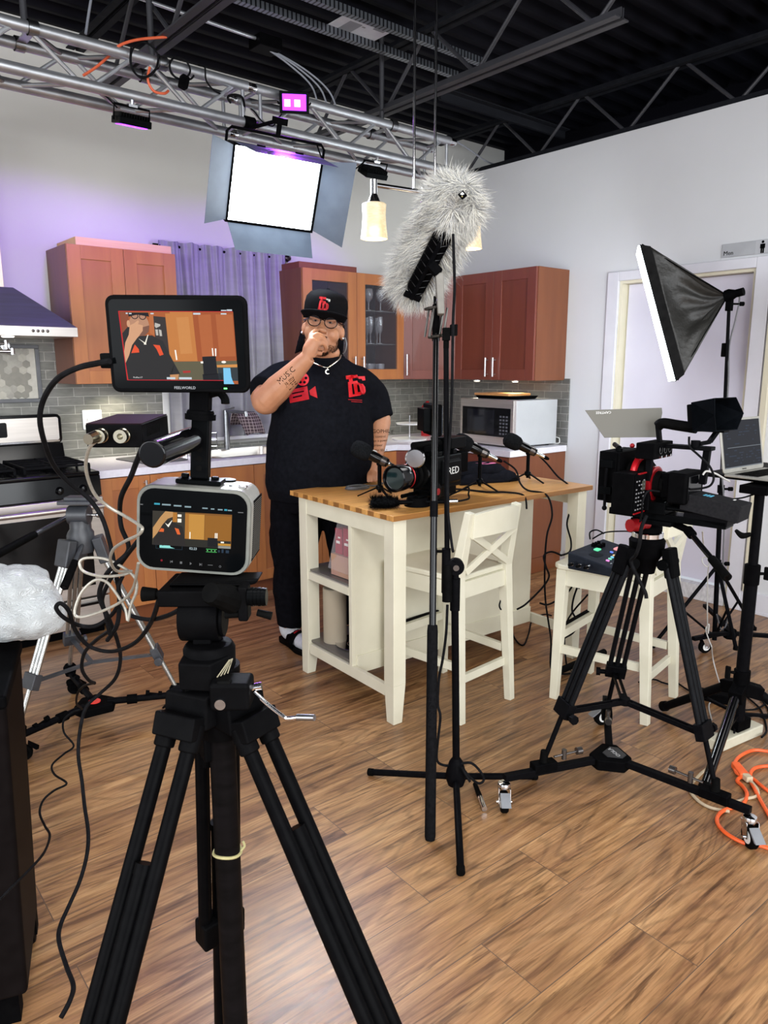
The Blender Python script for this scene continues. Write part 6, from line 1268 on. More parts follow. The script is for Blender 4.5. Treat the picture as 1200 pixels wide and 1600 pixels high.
cable('orange_extension',[(-2.131,-3.895,0.008),(-2.048,-3.825,0.008),(-1.966,-3.758,0.008),(-1.896,-3.708,0.008),(-1.815,-3.691,0.008),(-1.741,-3.73,0.008)],.0065,ORG2,'orange extension cord loop at the right edge beside the pale plug','cord')
cable('orange_extension',[(-2.259,-3.948,0.008),(-2.266,-3.909,0.008),(-2.293,-3.861,0.008),(-2.284,-3.8,0.008),(-2.243,-3.755,0.008),(-2.18,-3.742,0.008),(-2.115,-3.759,0.008),(-2.076,-3.767,0.008),(-2.009,-3.748,0.008),(-1.972,-3.715,0.008),(-1.953,-3.688,0.008),(-1.913,-3.688,0.008),(-1.895,-3.715,0.008),(-1.92,-3.76,0.008),(-1.952,-3.821,0.008)],.0065,ORG2,'orange extension cord curving under the front right caster','cord')
f0, f1 = V((-1.898,-3.663,0.014)), V((-1.916,-3.699,0.014)); bld(MB().bar(V((-1.856,-3.634,0.014)),f1,.03,.024,w1=.036),'socket_end',ORG2,oc_,bev=.005,world=True)
pc_ = cable('extension_cable',[(-1.921,-3.706,0.014),(-1.929,-3.728,0.012),(-1.959,-3.763,0.008),(-1.996,-3.775,0.006),(-2.039,-3.759,0.006),(-2.085,-3.741,0.006),(-2.14,-3.703,0.03)],.0055,pm('pale_rubber','b3a184','c0ae92',(30,30,30),.55),'pale cord plugged into the orange socket end','cord')
cable('extension_cable',[(-1.86,-3.572,0.02),(-1.933,-3.574,0.006),(-2.022,-3.58,0.006),(-2.127,-3.601,0.006),(-2.175,-3.654,0.006),(-2.185,-3.705,0.006),(-2.158,-3.757,0.006)],.0055,_mats['pale_rubber'],'pale cord passing under the right dolly arm to the power strip','cord')
bld(MB().bar(V((-1.907,-3.692,0.015)),V((-1.925,-3.721,0.015)),.026,.022),'plug',_mats['pale_rubber'],pc_,bev=.004,world=True)
for pts, l in (([(-1.707,-3.558,0.06),(-1.601,-3.517,0.05),(-1.464,-3.497,0.02),(-1.383,-3.502,0.008),(-1.366,-3.543,0.006),(-1.275,-3.51,0.006),(-1.196,-3.443,0.006)],'black cord rising from the power strip towards the right edge'),([(-1.322,-3.12,0.006),(-1.355,-3.185,0.006),(-1.36,-3.234,0.006),(-1.392,-3.285,0.015)],'black cord on the floor leading to the long black power strip'),([(-1.253,-3.329,0.02),(-1.211,-3.37,0.006),(-1.258,-3.442,0.006),(-1.321,-3.502,0.006),(-1.471,-3.587,0.006),(-1.581,-3.613,0.02)],'black cord curving round the back of the cream power strip'),([(-1.474,-3.434,0.02),(-1.372,-3.443,0.006),(-1.317,-3.474,0.006),(-1.232,-3.48,0.006),(-1.148,-3.467,0.006)],'black cord running right from the long black power strip'),([(-1.452,-2.991,0.006),(-1.398,-2.999,0.006),(-1.365,-3.027,0.006),(-1.369,-3.062,0.006),(-1.363,-3.104,0.006)],'thin black cord on the floor under the mixer stool')):
    cable('floor_cord',pts,.004,BC,l,'cord')
solo(MB().tube((-1.72,-2.70,.03),(-1.3,-2.70,.03),.017),'lying_tube',RUB,'black tube lying on the floor under the mixer stool','tube')

# ---------------------------------------------------------------- foreground tripod with its camera
K = 1/1157.89
A0 = V((-4.032,-3.807,0.994))
ft = thing('video_tripod','black twin leg tripod in the foreground carrying the grey box camera','tripod',(A0.x,A0.y,0))
DB = pm('deep_black','050506','080809',(60,60,60),.38)
DBM = pm('deep_black_satin','060607','0a0a0b',(30,30,30),.5,bump=.05,bscale=300)
F3 = [((-4.092,-3.811,0.99),(-4.259,-3.894,0.663),(-.6,-.8)),((-4.016,-3.863,0.985),(-3.956,-4.078,0.606),(.95,-.3)),((-4.016,-3.76,0.919),(-4.017,-3.74,0.58),(-.2,1))]
fs = []
for k, (a, b, dr_) in enumerate(F3):
    a, b = V(a), V(b); d = (b-a); foot = a+d*((a.z-.02)/(-d.z)); hd_d = V((d.x,d.y,0)).normalized(); sd = hd_d.cross(V((0,0,1))).normalized(); fs.append(foot)
    m_ = MB()
    fe = .62 if k != 2 else (a.z-b.z)/(a.z-.02); sw = .021 if k != 2 else .027
    for s_ in (-1,1): m_.tube(a+sd*sw*s_, a.lerp(foot,fe)+sd*sw*s_, .0108, n=18)
    leg = bld(m_,'leg',DB,ft,world=True)
    bld(MB().tube(a.lerp(foot,.17 if k != 1 else .145),foot,.0125,n=16).tube(a.lerp(foot,.17 if k != 1 else .145)-d.normalized()*.003,a.lerp(foot,.18),.0135),'inner_tube',DB,leg,world=True)
    bld(MB().bar(a.lerp(foot,fe-.02),a.lerp(foot,fe+.03),.075,.035,up=hd_d),'lock_collar',DBM,leg,bev=.004,world=True); bld(MB().ell(foot,.022,.022,.018),'rubber_foot',RUB,leg,world=True)
    c0 = V((A0.x,A0.y,a.z+.02)); top = a+V((0,0,.03))-hd_d*.03
    sh_ = MB(); 
    sh_.hull([c0+sd*.03+V((0,0,.028)),c0-sd*.03+V((0,0,.028)),c0-sd*.03-V((0,0,.03)),c0+sd*.03-V((0,0,.03))],[a+sd*.036+V((0,0,.036))-hd_d*.006,a-sd*.036+V((0,0,.036))-hd_d*.006,a-sd*.036-V((0,0,.012)),a+sd*.036-V((0,0,.012))])
    so_ = bld(sh_,'shoulder',DBM,ft,bev=.004,world=True)
    pl_ = MB(); pl_.bar(a+V((0,0,.012))+hd_d*.004,a+d.normalized()*.022+hd_d*.004,.068,.03,up=hd_d); [pl_.tube(a-sd*.021*k9+V((0,0,.0)),a-sd*.021*k9+d.normalized()*.04,.0145) for k9 in (-1,1)]; bld(pl_,'leg_joint',DBM,ft,bev=.003,world=True)
cz = A0.z
bld(MB().tube((0,0,.3),(0,0,cz),.0192,n=26),'centre_column',pm('column_black','0c0b0b','121011',(20,20,80),.4),ft)
rg_ = MB(); rg_.path([(.0205*cos(2*pi*i/16),.0205*sin(2*pi*i/16),.755+.0022*sin(i*.8)) for i in range(16)],.0024,n=6,sub=2,closed=True); rg_.path([(.014,-.016,.757),(.02,-.017,.763),(.019,-.014,.77)],.002,n=6); bld(rg_,'tape_ring',pm('yellowed_tape','a39c6c','b3ab7c',(60,60,60),.8),ft)
bld(MB().lathe([(.03,-.045),(.034,-.02),(.034,.01),(.028,.02),(.026,.04),(.03,.05),(.03,.062)],p=(0,0,cz),n=28),'spider_collar',DBM,ft)
# crank block and handle
X_ = _r; Fh = V((.645,.764,0)).normalized()
cb0 = V((-4.039,-3.858,1.034)); bld(MB().cbox((0,0,0),(.055,.045,.04),basis(cb0,X_,z=(0,0,1))),'crank_block',DBM,ft,bev=.006,seg=3,world=True)
bld(MB().tube(cb0-Fh*.022-X_*.012-V((0,0,.008)),cb0-Fh*.026-X_*.012-V((0,0,.008)),.0075,n=20),'silver_button',ALU,ft,world=True)
ck_ = MB(); c1 = V((-4.027,-3.867,1.037)); c2 = V((-4.007,-3.883,1.041)); ck_.tube(c1,c2,.006); bld(ck_,'crank_axle',CHR,ft,world=True)
bld(MB().path([(-4.018,-3.882,1.035),(-4.007,-3.901,1.019),(-3.996,-3.921,1.006),(-3.992,-3.925,1.004),(-3.982,-3.939,1.008)],.0028,n=10,sub=3),'crank_arm',CHR,ft,world=True); bld(MB().tube(V((-3.985,-3.937,1.008)),V((-3.972,-3.96,1.012)),.0045),'crank_grip',ALU,ft,world=True)
bld(MB().tube(V((-4.081,-3.796,1.031)),V((-4.062,-3.8,1.026)),.0085),'side_knob',RUB,ft,world=True)
# head: half bowl block, tilt drum, plate, drag knobs, rolled handle
hb0 = V((-4.04,-3.796,1.062)); HB = basis(hb0,X_,y=Fh)
bld(MB().lathe([(.03,-.035),(.036,-.025),(.037,.018),(.033,.026),(.0,.027)],p=hb0,n=36).hull([(-.034,-.044,-.028),(.012,-.05,-.028),(.036,-.02,-.028),(-.034,-.01,-.028)],[(-.034,-.044,.012),(.012,-.05,.012),(.036,-.02,.015),(-.034,-.01,.015)],HB),'head_base',DBM,ft,bev=.003,world=True)
bld(MB().tube(hb0-V((0,0,.07)),hb0-V((0,0,.02)),.022,n=24),'head_neck',DBM,ft,world=True)
st_ = MB(); 
for k in range(4): st_.bar((.020+.004*k,-.0455+.0045*k,-.008+.0),(.034+.0006*k,-.026+.004*k,.010-.001*k),.0012,.0012,M=HB)
bld(st_,'stripe_emblem',pm('stripe_gold','9a927a'),ft,world=True)
bld(MB().tube((.018,-.043,-.02),(.03,-.058,-.018),.008,M=HB).cbox((.033,-.06,-.016),(.02,.012,.022),HB),'pan_lock',RUB,ft,bev=.003,world=True)
dr0 = V((-4.04,-3.781,1.121)); DM = basis(dr0,X_,y=Fh)
bld(MB().tube((-.030,0,.0),(.026,0,.0),.033,n=34,M=DM).tube((.026,0,0),(.032,0,0),.027,n=30,M=DM),'tilt_drum',DBM,ft,bev=.002,world=True)
bld(MB().box(-.012,-.02,-.055,.014,.02,-.02,DM),'drum_yoke',DBM,ft,bev=.003,world=True)
pl0 = V((-4.027,-3.768,1.163)); PM_ = basis(pl0,X_,y=Fh)
bld(MB().box(-.058,-.045,-.018,.05,.05,.006,PM_).box(-.045,-.03,.006,.065,.035,.012,PM_).hull([(.03,-.02,-.004),(.075,-.01,.006),(.075,.03,.006),(.03,.03,-.004)],[(.03,-.02,.012),(.08,-.01,.014),(.08,.03,.014),(.03,.03,.012)],PM_),'quick_plate',DBM,ft,bev=.003,world=True)
bld(MB().tube((-.058,-.02,-.006),(-.068,-.02,-.006),.006,M=PM_).tube((-.066,-.02,-.006),(-.086,-.02,-.006),.0085,.011,M=PM_),'plate_knob',RUB,ft,world=True)
gr0, gr1 = V((-4.059,-3.844,1.178)), V((-4.003,-3.819,1.147))
gm = MB(); gm.lathe([(.0,0),(.014,.001),(.0165,.008),(.0165,.02),(.019,.04),(.02,.055),(.016,.068),(.01,.073)],p=gr0,ax=gr1-gr0,n=12); bld(gm,'rolled_handle',RUB,ft,ang=.35,world=True)
kd = MB(); k0_ = V((-4.001,-3.833,1.15)); kd.cbox((0,0,0),(.014,.03,.05),basis(k0_,X_,y=Fh)); bld(kd,'handle_bracket',DBM,ft,bev=.003,world=True)
kn = MB(); kk0 = V((-3.998,-3.847,1.16)); 
for j in range(4): kn.tube(kk0+X_*(.0052*j),kk0+X_*(.0052*j+.004),.0135-.0004*(j%2),n=26)
kn.tube(kk0-X_*.004,kk0+X_*.022,.0125,n=26); bld(kn,'drag_knob',BLKA,ft,world=True)
bld(MB().tube(V((-4.024,-3.818,1.132)),V((-4.001,-3.837,1.134)),.006).tube(V((-3.989,-3.847,1.135)),V((-3.974,-3.861,1.13)),.005,.006),'lower_knob',RUB,ft,world=True)
# grey box camera with rear screen
xa = (_r*math.cos(R(4.2)) - V((0,0,1))*math.sin(R(4.2))).normalized()
C0 = V((-4.032,-3.749,1.244)); BM = basis(C0,xa,y=Fh)     # x right, y into depth, z up
bc = thing('cinema_camera','grey box shaped cinema camera with lit rear screen on the foreground tripod','camera'); bc.matrix_basis = BM
XZ = Mx(((1,0,0,0),(0,0,1,0),(0,1,0,0),(0,0,0,1)))     # maps local xy polygon to xz, extrusion to +y
def XZP(y=0): return Mx(((1,0,0,0),(0,0,-1,y),(0,1,0,0),(0,0,0,1)))   # polygon xy -> xz, extrusion towards -y
GB = pm('camera_silver','8f8f8a','9b9b96',(60,60,60),.38,metal=.35)
sh8 = MB(); P1 = rrect(.165,.127,.024,6); P2 = rrect(.160,.122,.022,6); sh8.hull([(x,.0,z) for x,z in P1],[(x,.07,z) for x,z in P1]); sh8.hull([(x,.07,z) for x,z in P1],[(x*.95,.11,z*.95) for x,z in P2]); bld(sh8,'shell',GB,bc,bev=.001)
bz = MB(); bz.hull([(x,-.004,z) for x,z in rrect(.163,.125,.024,6)],[(x,.0,z) for x,z in P1]); bld(bz,'rubber_edge',pm('grey_rubber_edge','5c5d57','676861',(30,30,30),.6),bc)
bk_ = bld(MB().prism(rrect(.154,.117,.021,6),.0012,XZP(-.004)),'black_back',pm('back_glass','040506','070809',(20,20,20),.12,spec=.06),bc)
vt = MB()
for i in range(26): z = -.042+.0033*i; vt.box(.0815,.02,z,.0828,.085,z+.0016)
bld(MB().box(.081,.017,-.046,.0826,.088,.046),'side_grille',BLKM,bc,bev=.004); bld(vt,'vent_slats',pm('vent_grey','3c3c3a','464644'),bc)
bld(MB().tube((.045,.03,.0635),(.045,.03,.0645),.0028),'thread_hole',BLK,bc); bld(MB().box(.057,.02,.062,.07,.032,.067),'strap_lug',CHR,bc,bev=.002)
bld(MB().lathe([(.014,0),(.014,.004)],p=(.03,.075,.062),ax=(0,0,1),n=26),'top_dial',BLKA,bc)
# flat picture layers shown on the two displays
def layer(parent, polys, col, e, MM, d, nm='picture'):
    m_ = MB()
    for q in polys:
        if len(q) == 4 and not isinstance(q[0],tuple): q = [(q[0],q[1]),(q[2],q[1]),(q[2],q[3]),(q[0],q[3])]
        m_.prism(q,d,MM)
    return bld(m_,nm,emit('px_'+col,hexc(col),e*1.1,base=(.004,.004,.005)),parent)
def el(x, y, a, b, n=18): return [(x+a*cos(2*pi*i/n), y+b*sin(2*pi*i/n)) for i in range(n)]
def screen_frame(s, cx, cy, yoff): # grid units (right, down) -> local metres
    return Mx(((s,0,0,-cx*s),(0,0,-1,yoff),(0,-s,0,cy*s),(0,0,0,1)))
sB = .127/ (820-110); SB = screen_frame(sB,555,480,-.0052)
rolls = Mx.Identity(4)
def tl(q): return [(x, y-.018*(x-555)) for x, y in q]   # the grid is sampled along the tilted body
def B4(x0,y0,x1,y1): return tl([(x0,y0),(x1,y0),(x1,y1),(x0,y1)])
layer(bk_,[B4(228,330,865,610)],'8a5a22',.8,SB,.0001,'display')
layer(bk_,[B4(228,330,490,610)],'3a362c',.8,SB,.0002)
layer(bk_,[B4(390,335,425,415),B4(490,340,520,545)],'b0742c',.9,SB,.0003)
layer(bk_,[B4(520,342,645,548)],'c08a3c',.95,SB,.0003); layer(bk_,[B4(650,345,862,552)],'96621f',.9,SB,.0003)
layer(bk_,[B4(487,550,862,612)],'2b2a20',.8,SB,.00035); layer(bk_,[B4(675,530,755,605)],'141515',.8,SB,.0005)
layer(bk_,[B4(760,572,862,590)],'b9852e',1,SB,.0005); layer(bk_,[B4(762,592,862,612)],'8a8a82',1,SB,.0005)
layer(bk_,[tl([(300,400),(380,410),(470,450),(500,612),(232,612),(240,560),(300,470)])],'2a2622',.8,SB,.0005)
layer(bk_,[tl([(232,560),(232,470),(290,380),(330,330),(392,333),(392,372),(350,390),(310,440),(270,510)])],'b98c58',1,SB,.0006)
layer(bk_,[tl([(300,470),(322,475),(320,500),(280,500)]),tl([(408,462),(440,470),(455,515),(430,515)])],'d8602a',1,SB,.0007)
layer(bk_,[tl([(330,425),(352,440),(385,400),(386,406),(358,460),(350,452)]),B4(430,350,460,370),B4(430,385,460,415),B4(528,490,536,545),B4(733,488,741,530),B4(746,488,754,530),B4(782,556,808,568)],'e8e2d4',1.1,SB,.0007)
layer(bk_,[B4(240,266,285,280),B4(802,286,825,300)],'3aa0b8',.9,SB,.0003); layer(bk_,[B4(302,270,372,282),B4(396,274,458,286),B4(484,278,535,290),B4(625,283,668,293),B4(694,286,722,296),B4(750,288,788,298),B4(830,290,862,300)],'9ab4bc',.7,SB,.0003)
layer(bk_,[tl([(288,634),(288,612),(305,604),(312,618),(325,606),(345,610),(365,603),(378,625),(410,634)])],'8fe0d8',.9,SB,.0003)
layer(bk_,[B4(258,600,260,640),B4(258,640,470,642),B4(470,602,472,642)],'2c4656',.7,SB,.0002)
layer(bk_,[B4(665,622,752,627),B4(665,645,752,650)],'48b058',.9,SB,.0003); layer(bk_,[B4(672,632,680,640),B4(705,632,712,640),B4(732,632,740,640)],'7fe088',.9,SB,.0003)
layer(bk_,[B4(762,628,776,648),B4(790,620,806,650),B4(824,626,850,650)],'24384a',.8,SB,.0002)
layer(bk_,[el(306,744,9,9)],'a01828',.6,SB,.0002); PG = 'a8aaac'
layer(bk_,[[(378,748),(396,738),(396,758)],B4(376,738,379,758),B4(455,741,473,760),[(536,742),(552,754),(536,766)],[(614,744),(630,756),(614,768)],B4(631,746,634,768),B4(682,756,722,760),B4(128,280,150,288),B4(912,304,955,311)],PG,.35,SB,.0002,'button_icons')
layer(bk_,[el(782,762,9,9)],PG,.35,SB,.0002,'power_icon'); layer(bk_,[el(782,762,6,6)],'050505',.1,SB,.0003,'power_icon_centre')
def onscr(body, size, col, x, y, F_, d, e=.8, parent=None): 
    me = text_mesh(body,size,.00005); me.transform(F_ @ T3((x,y,d)) @ Mx.Scale(-1,4,(0,1,0))); me.materials.append(emit('px_'+col,hexc(col),e,base=(.004,.004,.005))); return link(bpy.data.objects.new('screen_text',me),parent)
onscr('02:23',28,'d0e4ea',560,628,SB,.0003,.9,bk_)
# cage rail, NATO handle, monitor arm, converter box
top = MB().box(-.032,.012,.0645,.034,.05,.0715).tube((-.022,.03,.0715),(-.022,.03,.078),.006).tube((.022,.03,.0715),(.022,.03,.076),.006); hndl = bc
bld(top,'handle_foot',BLKA,hndl,bev=.002)
po = MB(); po.box(-.013,.02,.0715,.013,.042,.16); bld(po,'handle_post',BLKA,hndl,bev=.003)
for k in range(3): bld(MB().tube((.0,.0195,.088+.014*k),(.0,.0203,.088+.014*k),.0045),'post_hole',RUB,hndl)
ga, gb = BM.inverted() @ V((-4.12,-3.824,1.368)), BM.inverted() @ V((-4.012,-3.726,1.375)); bld(MB().tube(ga,gb,.0185,.017,n=22),'handle_grip',BLKG,hndl,bev=.003)
for k in range(6):
    p = ga.lerp(gb,.22+.13*k)+V((.0,-.0175,-.003)); bld(MB().tube(p,p+V((0,.003,0)),.0045,n=12),'grip_hole',RUB,hndl)
bld(MB().tube((-.002,.03,.158),(-.002,.03,.166),.022,n=30),'rosette',BLKM,hndl)
arm = bc
bld(MB().box(-.016,.016,.166,.012,.044,.2).tube((-.002,.03,.16),(-.002,.03,.172),.02),'tilt_block',BLKM,arm,bev=.004); bld(MB().tube((-.002,.03,.2),(-.002,.03,.214),.012).box(-.018,.018,.208,.016,.042,.214),'cold_shoe',BLKM,arm,bev=.001)
bld(MB().path([(.01,.03,.195),(.024,.026,.199),(.034,.02,.192),(.036,.018,.184)],.006,n=8,sub=3),'tilt_lever',RUB,arm)
# field monitor
Cm = V((-4.049,-3.768,1.506)); MMn = basis(Cm,(_r*cos(R(.3))-V((0,0,1))*sin(R(.3))),y=(.66,.75,.06))
fm_ = thing('field_monitor','black field monitor showing the man in colour above the foreground camera','monitor'); fm_.matrix_basis = MMn
bld(MB().hull([(x,-.004,z) for x,z in rrect(.186,.125,.01,5)],[(x,.0,z) for x,z in rrect(.19,.129,.012,5)]).hull([(x,.0,z) for x,z in rrect(.19,.129,.012,5)],[(x,.02,z) for x,z in rrect(.18,.12,.012,5)]),'housing',DBM,fm_,bev=.001)
fr8 = bld(MB().prism(rrect(.178,.117,.007,4),.0008,XZP(-.004)),'front_glass',pm('back_glass','040506'),fm_)
sM = 1/5*1.0/1157.89; SM_ = screen_frame(sM,595,415,-.0049)
def m4(x0,y0,x1,y1): return [(x0,y0),(x1,y0),(x1,y1),(x0,y1)]
lM = lambda polys, col, d, e=.95: layer(fr8,polys,col,e,SM_,d)
layer(fr8,[[(157,165),(1034,165),(1052,715),(940,715),(938,690),(183,685)]],'a85a2e',.95,SM_,.0001,'display')
lM([[(160,168),(230,168),(222,380),(165,420)]],'8a4a30',.0002); lM([[(385,190),(420,190),(425,350),(385,330)]],'b56a3c',.0002)
lM([[(420,200),(512,208),(525,510),(425,500)]],'36302e',.0003); lM([[(512,180),(548,180),(570,540),(528,540)],[(548,168),(722,168),(742,540),(568,540)]],'c07a3e',.0003)
lM([[(596,210),(690,205),(706,480),(612,485)]],'c8864a',.0004); lM([[(722,168),(1036,168),(1048,532),(742,540)]],'a0522a',.0003); lM([[(900,185),(1030,185),(1040,500),(915,505)],[(765,190),(862,185),(872,500),(780,505)]],'b06236',.0004)
lM([[(530,545),(1048,535),(1052,690),(535,685)]],'5f5a44',.0004); lM([[(620,615),(680,612),(682,628),(625,632)]],'a8322c',.0006); lM([[(780,505),(885,500),(893,640),(785,650)],[(775,640),(930,630),(932,688),(778,688)]],'17181b',.0006)
lM([[(890,568),(1050,562),(1050,584),(892,586)]],'d08c48',.0006); lM([[(895,590),(1052,588),(1052,690),(900,690)]],'30383c',.0006); lM([[(940,590),(995,590),(1000,660),(1012,700),(1020,715),(940,715)]],'7cc4ea',.0008); lM([[(765,542),(785,540),(785,556),(767,556)],el(946,545,18,9),[(568,455),(578,455),(585,530),(575,532)],[(858,440),(867,440),(870,498),(861,498)],[(882,442),(893,442),(890,500),(882,500)]],'e8e4dc',.0008,1.1)
lM([[(430,250),(470,262),(468,275),(435,290),(425,275)],[(428,300),(448,300),(450,345),(432,345)],[(455,300),(475,305),(478,350),(460,350)]],'b8b4ac',.0005)
lM([[(172,330),(228,270),(300,350),(400,345),(480,390),(560,560),(600,640),(520,645),(515,560),(525,685),(190,685),(180,560)]],'2a2928',.0007)
lM([el(305,265,78,82)],'b5866a',.0008); lM([[(228,175),(382,175),(388,205),(300,190),(232,205)]],'17171a',.0012); lM([[(270,300),(385,270),(375,320),(345,345),(318,350),(300,345)]],'7a5444',.0009)
lM([el(278,200,27,24,22),el(338,205,27,24,22)],'141416',.0010); lM([el(278,200,21,18,22),el(338,205,21,18,22)],'b0826a',.0011)
lM([[(222,340),(235,270),(270,255),(300,232),(308,240),(300,262),(335,270),(332,310),(300,350),(282,368),(240,420),(210,500),(180,555),(175,470),(190,400)],el(225,258,12,26)],'cf9c78',.0012)
lM([[(230,480),(262,415),(290,450),(292,475)],[(405,415),(455,420),(480,490),(450,500),(430,450)]],'e0502c',.0012); lM([[(295,370),(342,400),(368,340),(372,342),(350,405),(352,415),(335,415),(334,402)]],'e6e0d2',.0013,1.1); lM([[(520,645),(590,640),(580,682),(520,682)]],'c08a5c',.0010)
lM([m4(157,163,1034,167),[(155,165),(160,165),(186,688),(181,688)],m4(183,685,938,689)],'c8202c',.0014)
lM([m4(212,176,225,186),m4(236,178,256,187),m4(402,177,424,187),m4(730,175,784,188),m4(942,176,984,186),m4(945,152,985,160),m4(990,148,1028,160),m4(494,664,560,680),m4(590,664,688,680)],'c8d4dc',.0015,.9)
onscr('ProRes LT',17,'e8e8e8',268,667,SM_,.0015,.9,fr8)
txt('FEELWORLD',.0052,pm('logo_grey','8a8c90'),fm_,Mx.Translation(((630-595)*sM,-.0051,-(747-415)*sM)) @ Mx.Rotation(R(90),4,'X'),depth=.0001)
bld(MB().box((937-595)*sM,-.0052,-(755-415)*sM,(962-595)*sM,-.0048,-(745-415)*sM),'status_led',emit('green_led',(.1,1,.15),2.5),fm_)
bld(MB().box(-.108,-.002,-.032,-.09,.012,-.012),'cable_connector',RUB,fm_,bev=.002)
# converter box
bA = [V((-4.177,-3.753,1.404)),V((-4.122,-3.8,1.404)),V((-4.123,-3.806,1.375)),V((-4.178,-3.76,1.375))]; dv = (V((-4.043,-3.718,1.409))-bA[1])
cv = thing('signal_converter','small black video converter box with two round sockets beside the camera handle','converter box'); CVM = basis(bA[3],bA[1]-bA[0],y=dv); cv.matrix_basis = CVM
wv = (bA[1]-bA[0]).length; hv_ = (bA[0]-bA[3]).length; dl = dv.length
bld(MB().box(0,0,0,wv,dl,hv_),'case',DBM,cv,bev=.0015); bld(MB().box(.001,.001,hv_,wv-.001,dl-.001,hv_+.0012),'top_cover',pm('cover_brown_black','1a0f12','22161a',(20,20,20),.42),cv)
sl = MB(); [sl.bar((wv,.02+.006*k,hv_*.4),(wv,.025+.006*k,hv_*.75),.0016,.002,up=(1,0,0)) for k in range(9)]; bld(sl,'side_vents',RUB,cv)
for x in (.30,.68): 
    q = bld(MB().lathe([(.0095,0),(.0095,.006),(.0085,.007),(.0085,.016),(.004,.016),(.004,.004)],p=(wv*x,0,hv_*.55),ax=(0,-1,0),n=22),'coax_socket',pm('aged_nickel','8a8576','9a9585',(30,30,30),.25,metal=1),cv)
bld(MB().ell((wv*.22,-.0005,hv_*.3),.0009,.0009,.0009,n=8,k=6),'status_led',emit('red_led',(1,.05,.08),5),cv)
bld(MB().tube((wv*.26,-.012,hv_*.55),(wv*.2,-.03,hv_*.5),.0085,.007,n=16),'coax_plug',_mats['aged_nickel'],cv)
# ---------------------------------------------------------------- foreground cables
CL = pm('clear_cable','8a867c','9d998e',(200,200,200),.3,metal=.3)
cable('black_video_cable',[(-4.127,-3.722,1.484),(-4.138,-3.7,1.481),(-4.151,-3.663,1.475),(-4.164,-3.616,1.46),(-4.166,-3.555,1.433),(-4.169,-3.533,1.404),(-4.161,-3.508,1.373),(-4.142,-3.468,1.333),(-4.118,-3.429,1.302),(-4.093,-3.417,1.274),(-4.068,-3.418,1.249),(-4.055,-3.438,1.216),(-4.05,-3.453,1.172),(-4.049,-3.465,1.128),(-4.042,-3.457,1.077),(-4.041,-3.434,1.017),(-4.042,-3.378,0.97)],.0042,BC,'thick black cable arching from the field monitor down past the cooker')
cable('clear_video_cable',[(-4.175,-3.786,1.385),(-4.179,-3.772,1.376),(-4.175,-3.741,1.352),(-4.165,-3.716,1.327),(-4.15,-3.696,1.301),(-4.131,-3.69,1.282),(-4.115,-3.706,1.269),(-4.109,-3.741,1.261),(-4.11,-3.753,1.257),(-4.112,-3.741,1.247),(-4.116,-3.702,1.232),(-4.116,-3.654,1.211),(-4.108,-3.614,1.185),(-4.089,-3.584,1.158),(-4.064,-3.58,1.152),(-4.077,-3.571,1.146),(-4.101,-3.551,1.144),(-4.122,-3.531,1.151),(-4.126,-3.524,1.165),(-4.117,-3.53,1.173),(-4.093,-3.55,1.171),(-4.071,-3.572,1.156),(-4.06,-3.586,1.139),(-4.062,-3.59,1.119),(-4.071,-3.588,1.099),(-4.078,-3.588,1.073),(-4.079,-3.582,1.093),(-4.088,-3.568,1.119),(-4.098,-3.555,1.136),(-4.113,-3.542,1.136),(-4.132,-3.532,1.114),(-4.142,-3.532,1.081),(-4.116,-3.553,1.085),(-4.089,-3.596,1.11),(-4.087,-3.643,1.142),(-4.094,-3.681,1.177),(-4.098,-3.7,1.196)],.0024,CL,'pale braided cable looping down from the converter box beside the grey camera')
cable('black_power_cable',[(-4.096,-3.737,1.367),(-4.094,-3.705,1.342),(-4.083,-3.654,1.316),(-4.079,-3.601,1.28),(-4.066,-3.554,1.246),(-4.067,-3.559,1.221),(-4.062,-3.57,1.195),(-4.066,-3.571,1.18),(-4.082,-3.561,1.163),(-4.09,-3.535,1.139),(-4.092,-3.503,1.099),(-4.081,-3.495,1.06),(-4.07,-3.476,1.017)],.004,BC,'black power cable hanging from the back of the converter box')
cable('black_cable_bundle',[(-4.068,-3.628,1.212),(-4.064,-3.572,1.18),(-4.061,-3.517,1.146),(-4.06,-3.461,1.106),(-4.057,-3.41,1.057),(-4.034,-3.376,1.006),(-4.011,-3.342,0.952),(-3.994,-3.304,0.896),(-3.991,-3.256,0.837),(-4.005,-3.191,0.783),(-4.03,-3.177,0.756),(-4.046,-3.175,0.708),(-4.056,-3.181,0.654),(-4.057,-3.194,0.6),(-4.073,-3.253,0.575),(-4.088,-3.314,0.553),(-4.109,-3.366,0.541),(-4.138,-3.411,0.525),(-4.172,-3.452,0.514),(-4.2,-3.495,0.516),(-4.217,-3.545,0.527),(-4.224,-3.606,0.524),(-4.231,-3.664,0.534),(-4.25,-3.71,0.552),(-4.267,-3.724,0.546)],.0038,BC,'long black cable dropping in front of the silver tripod to the bottom left')
cable('black_cable_loop',[(-4.052,-3.752,1.145),(-4.051,-3.731,1.125),(-4.051,-3.683,1.101),(-4.05,-3.611,1.075),(-4.055,-3.543,1.065),(-4.048,-3.482,1.067),(-4.049,-3.474,1.095),(-4.04,-3.476,1.117)],.0036,BC,'black cable looping from the tripod head towards the silver tripod')
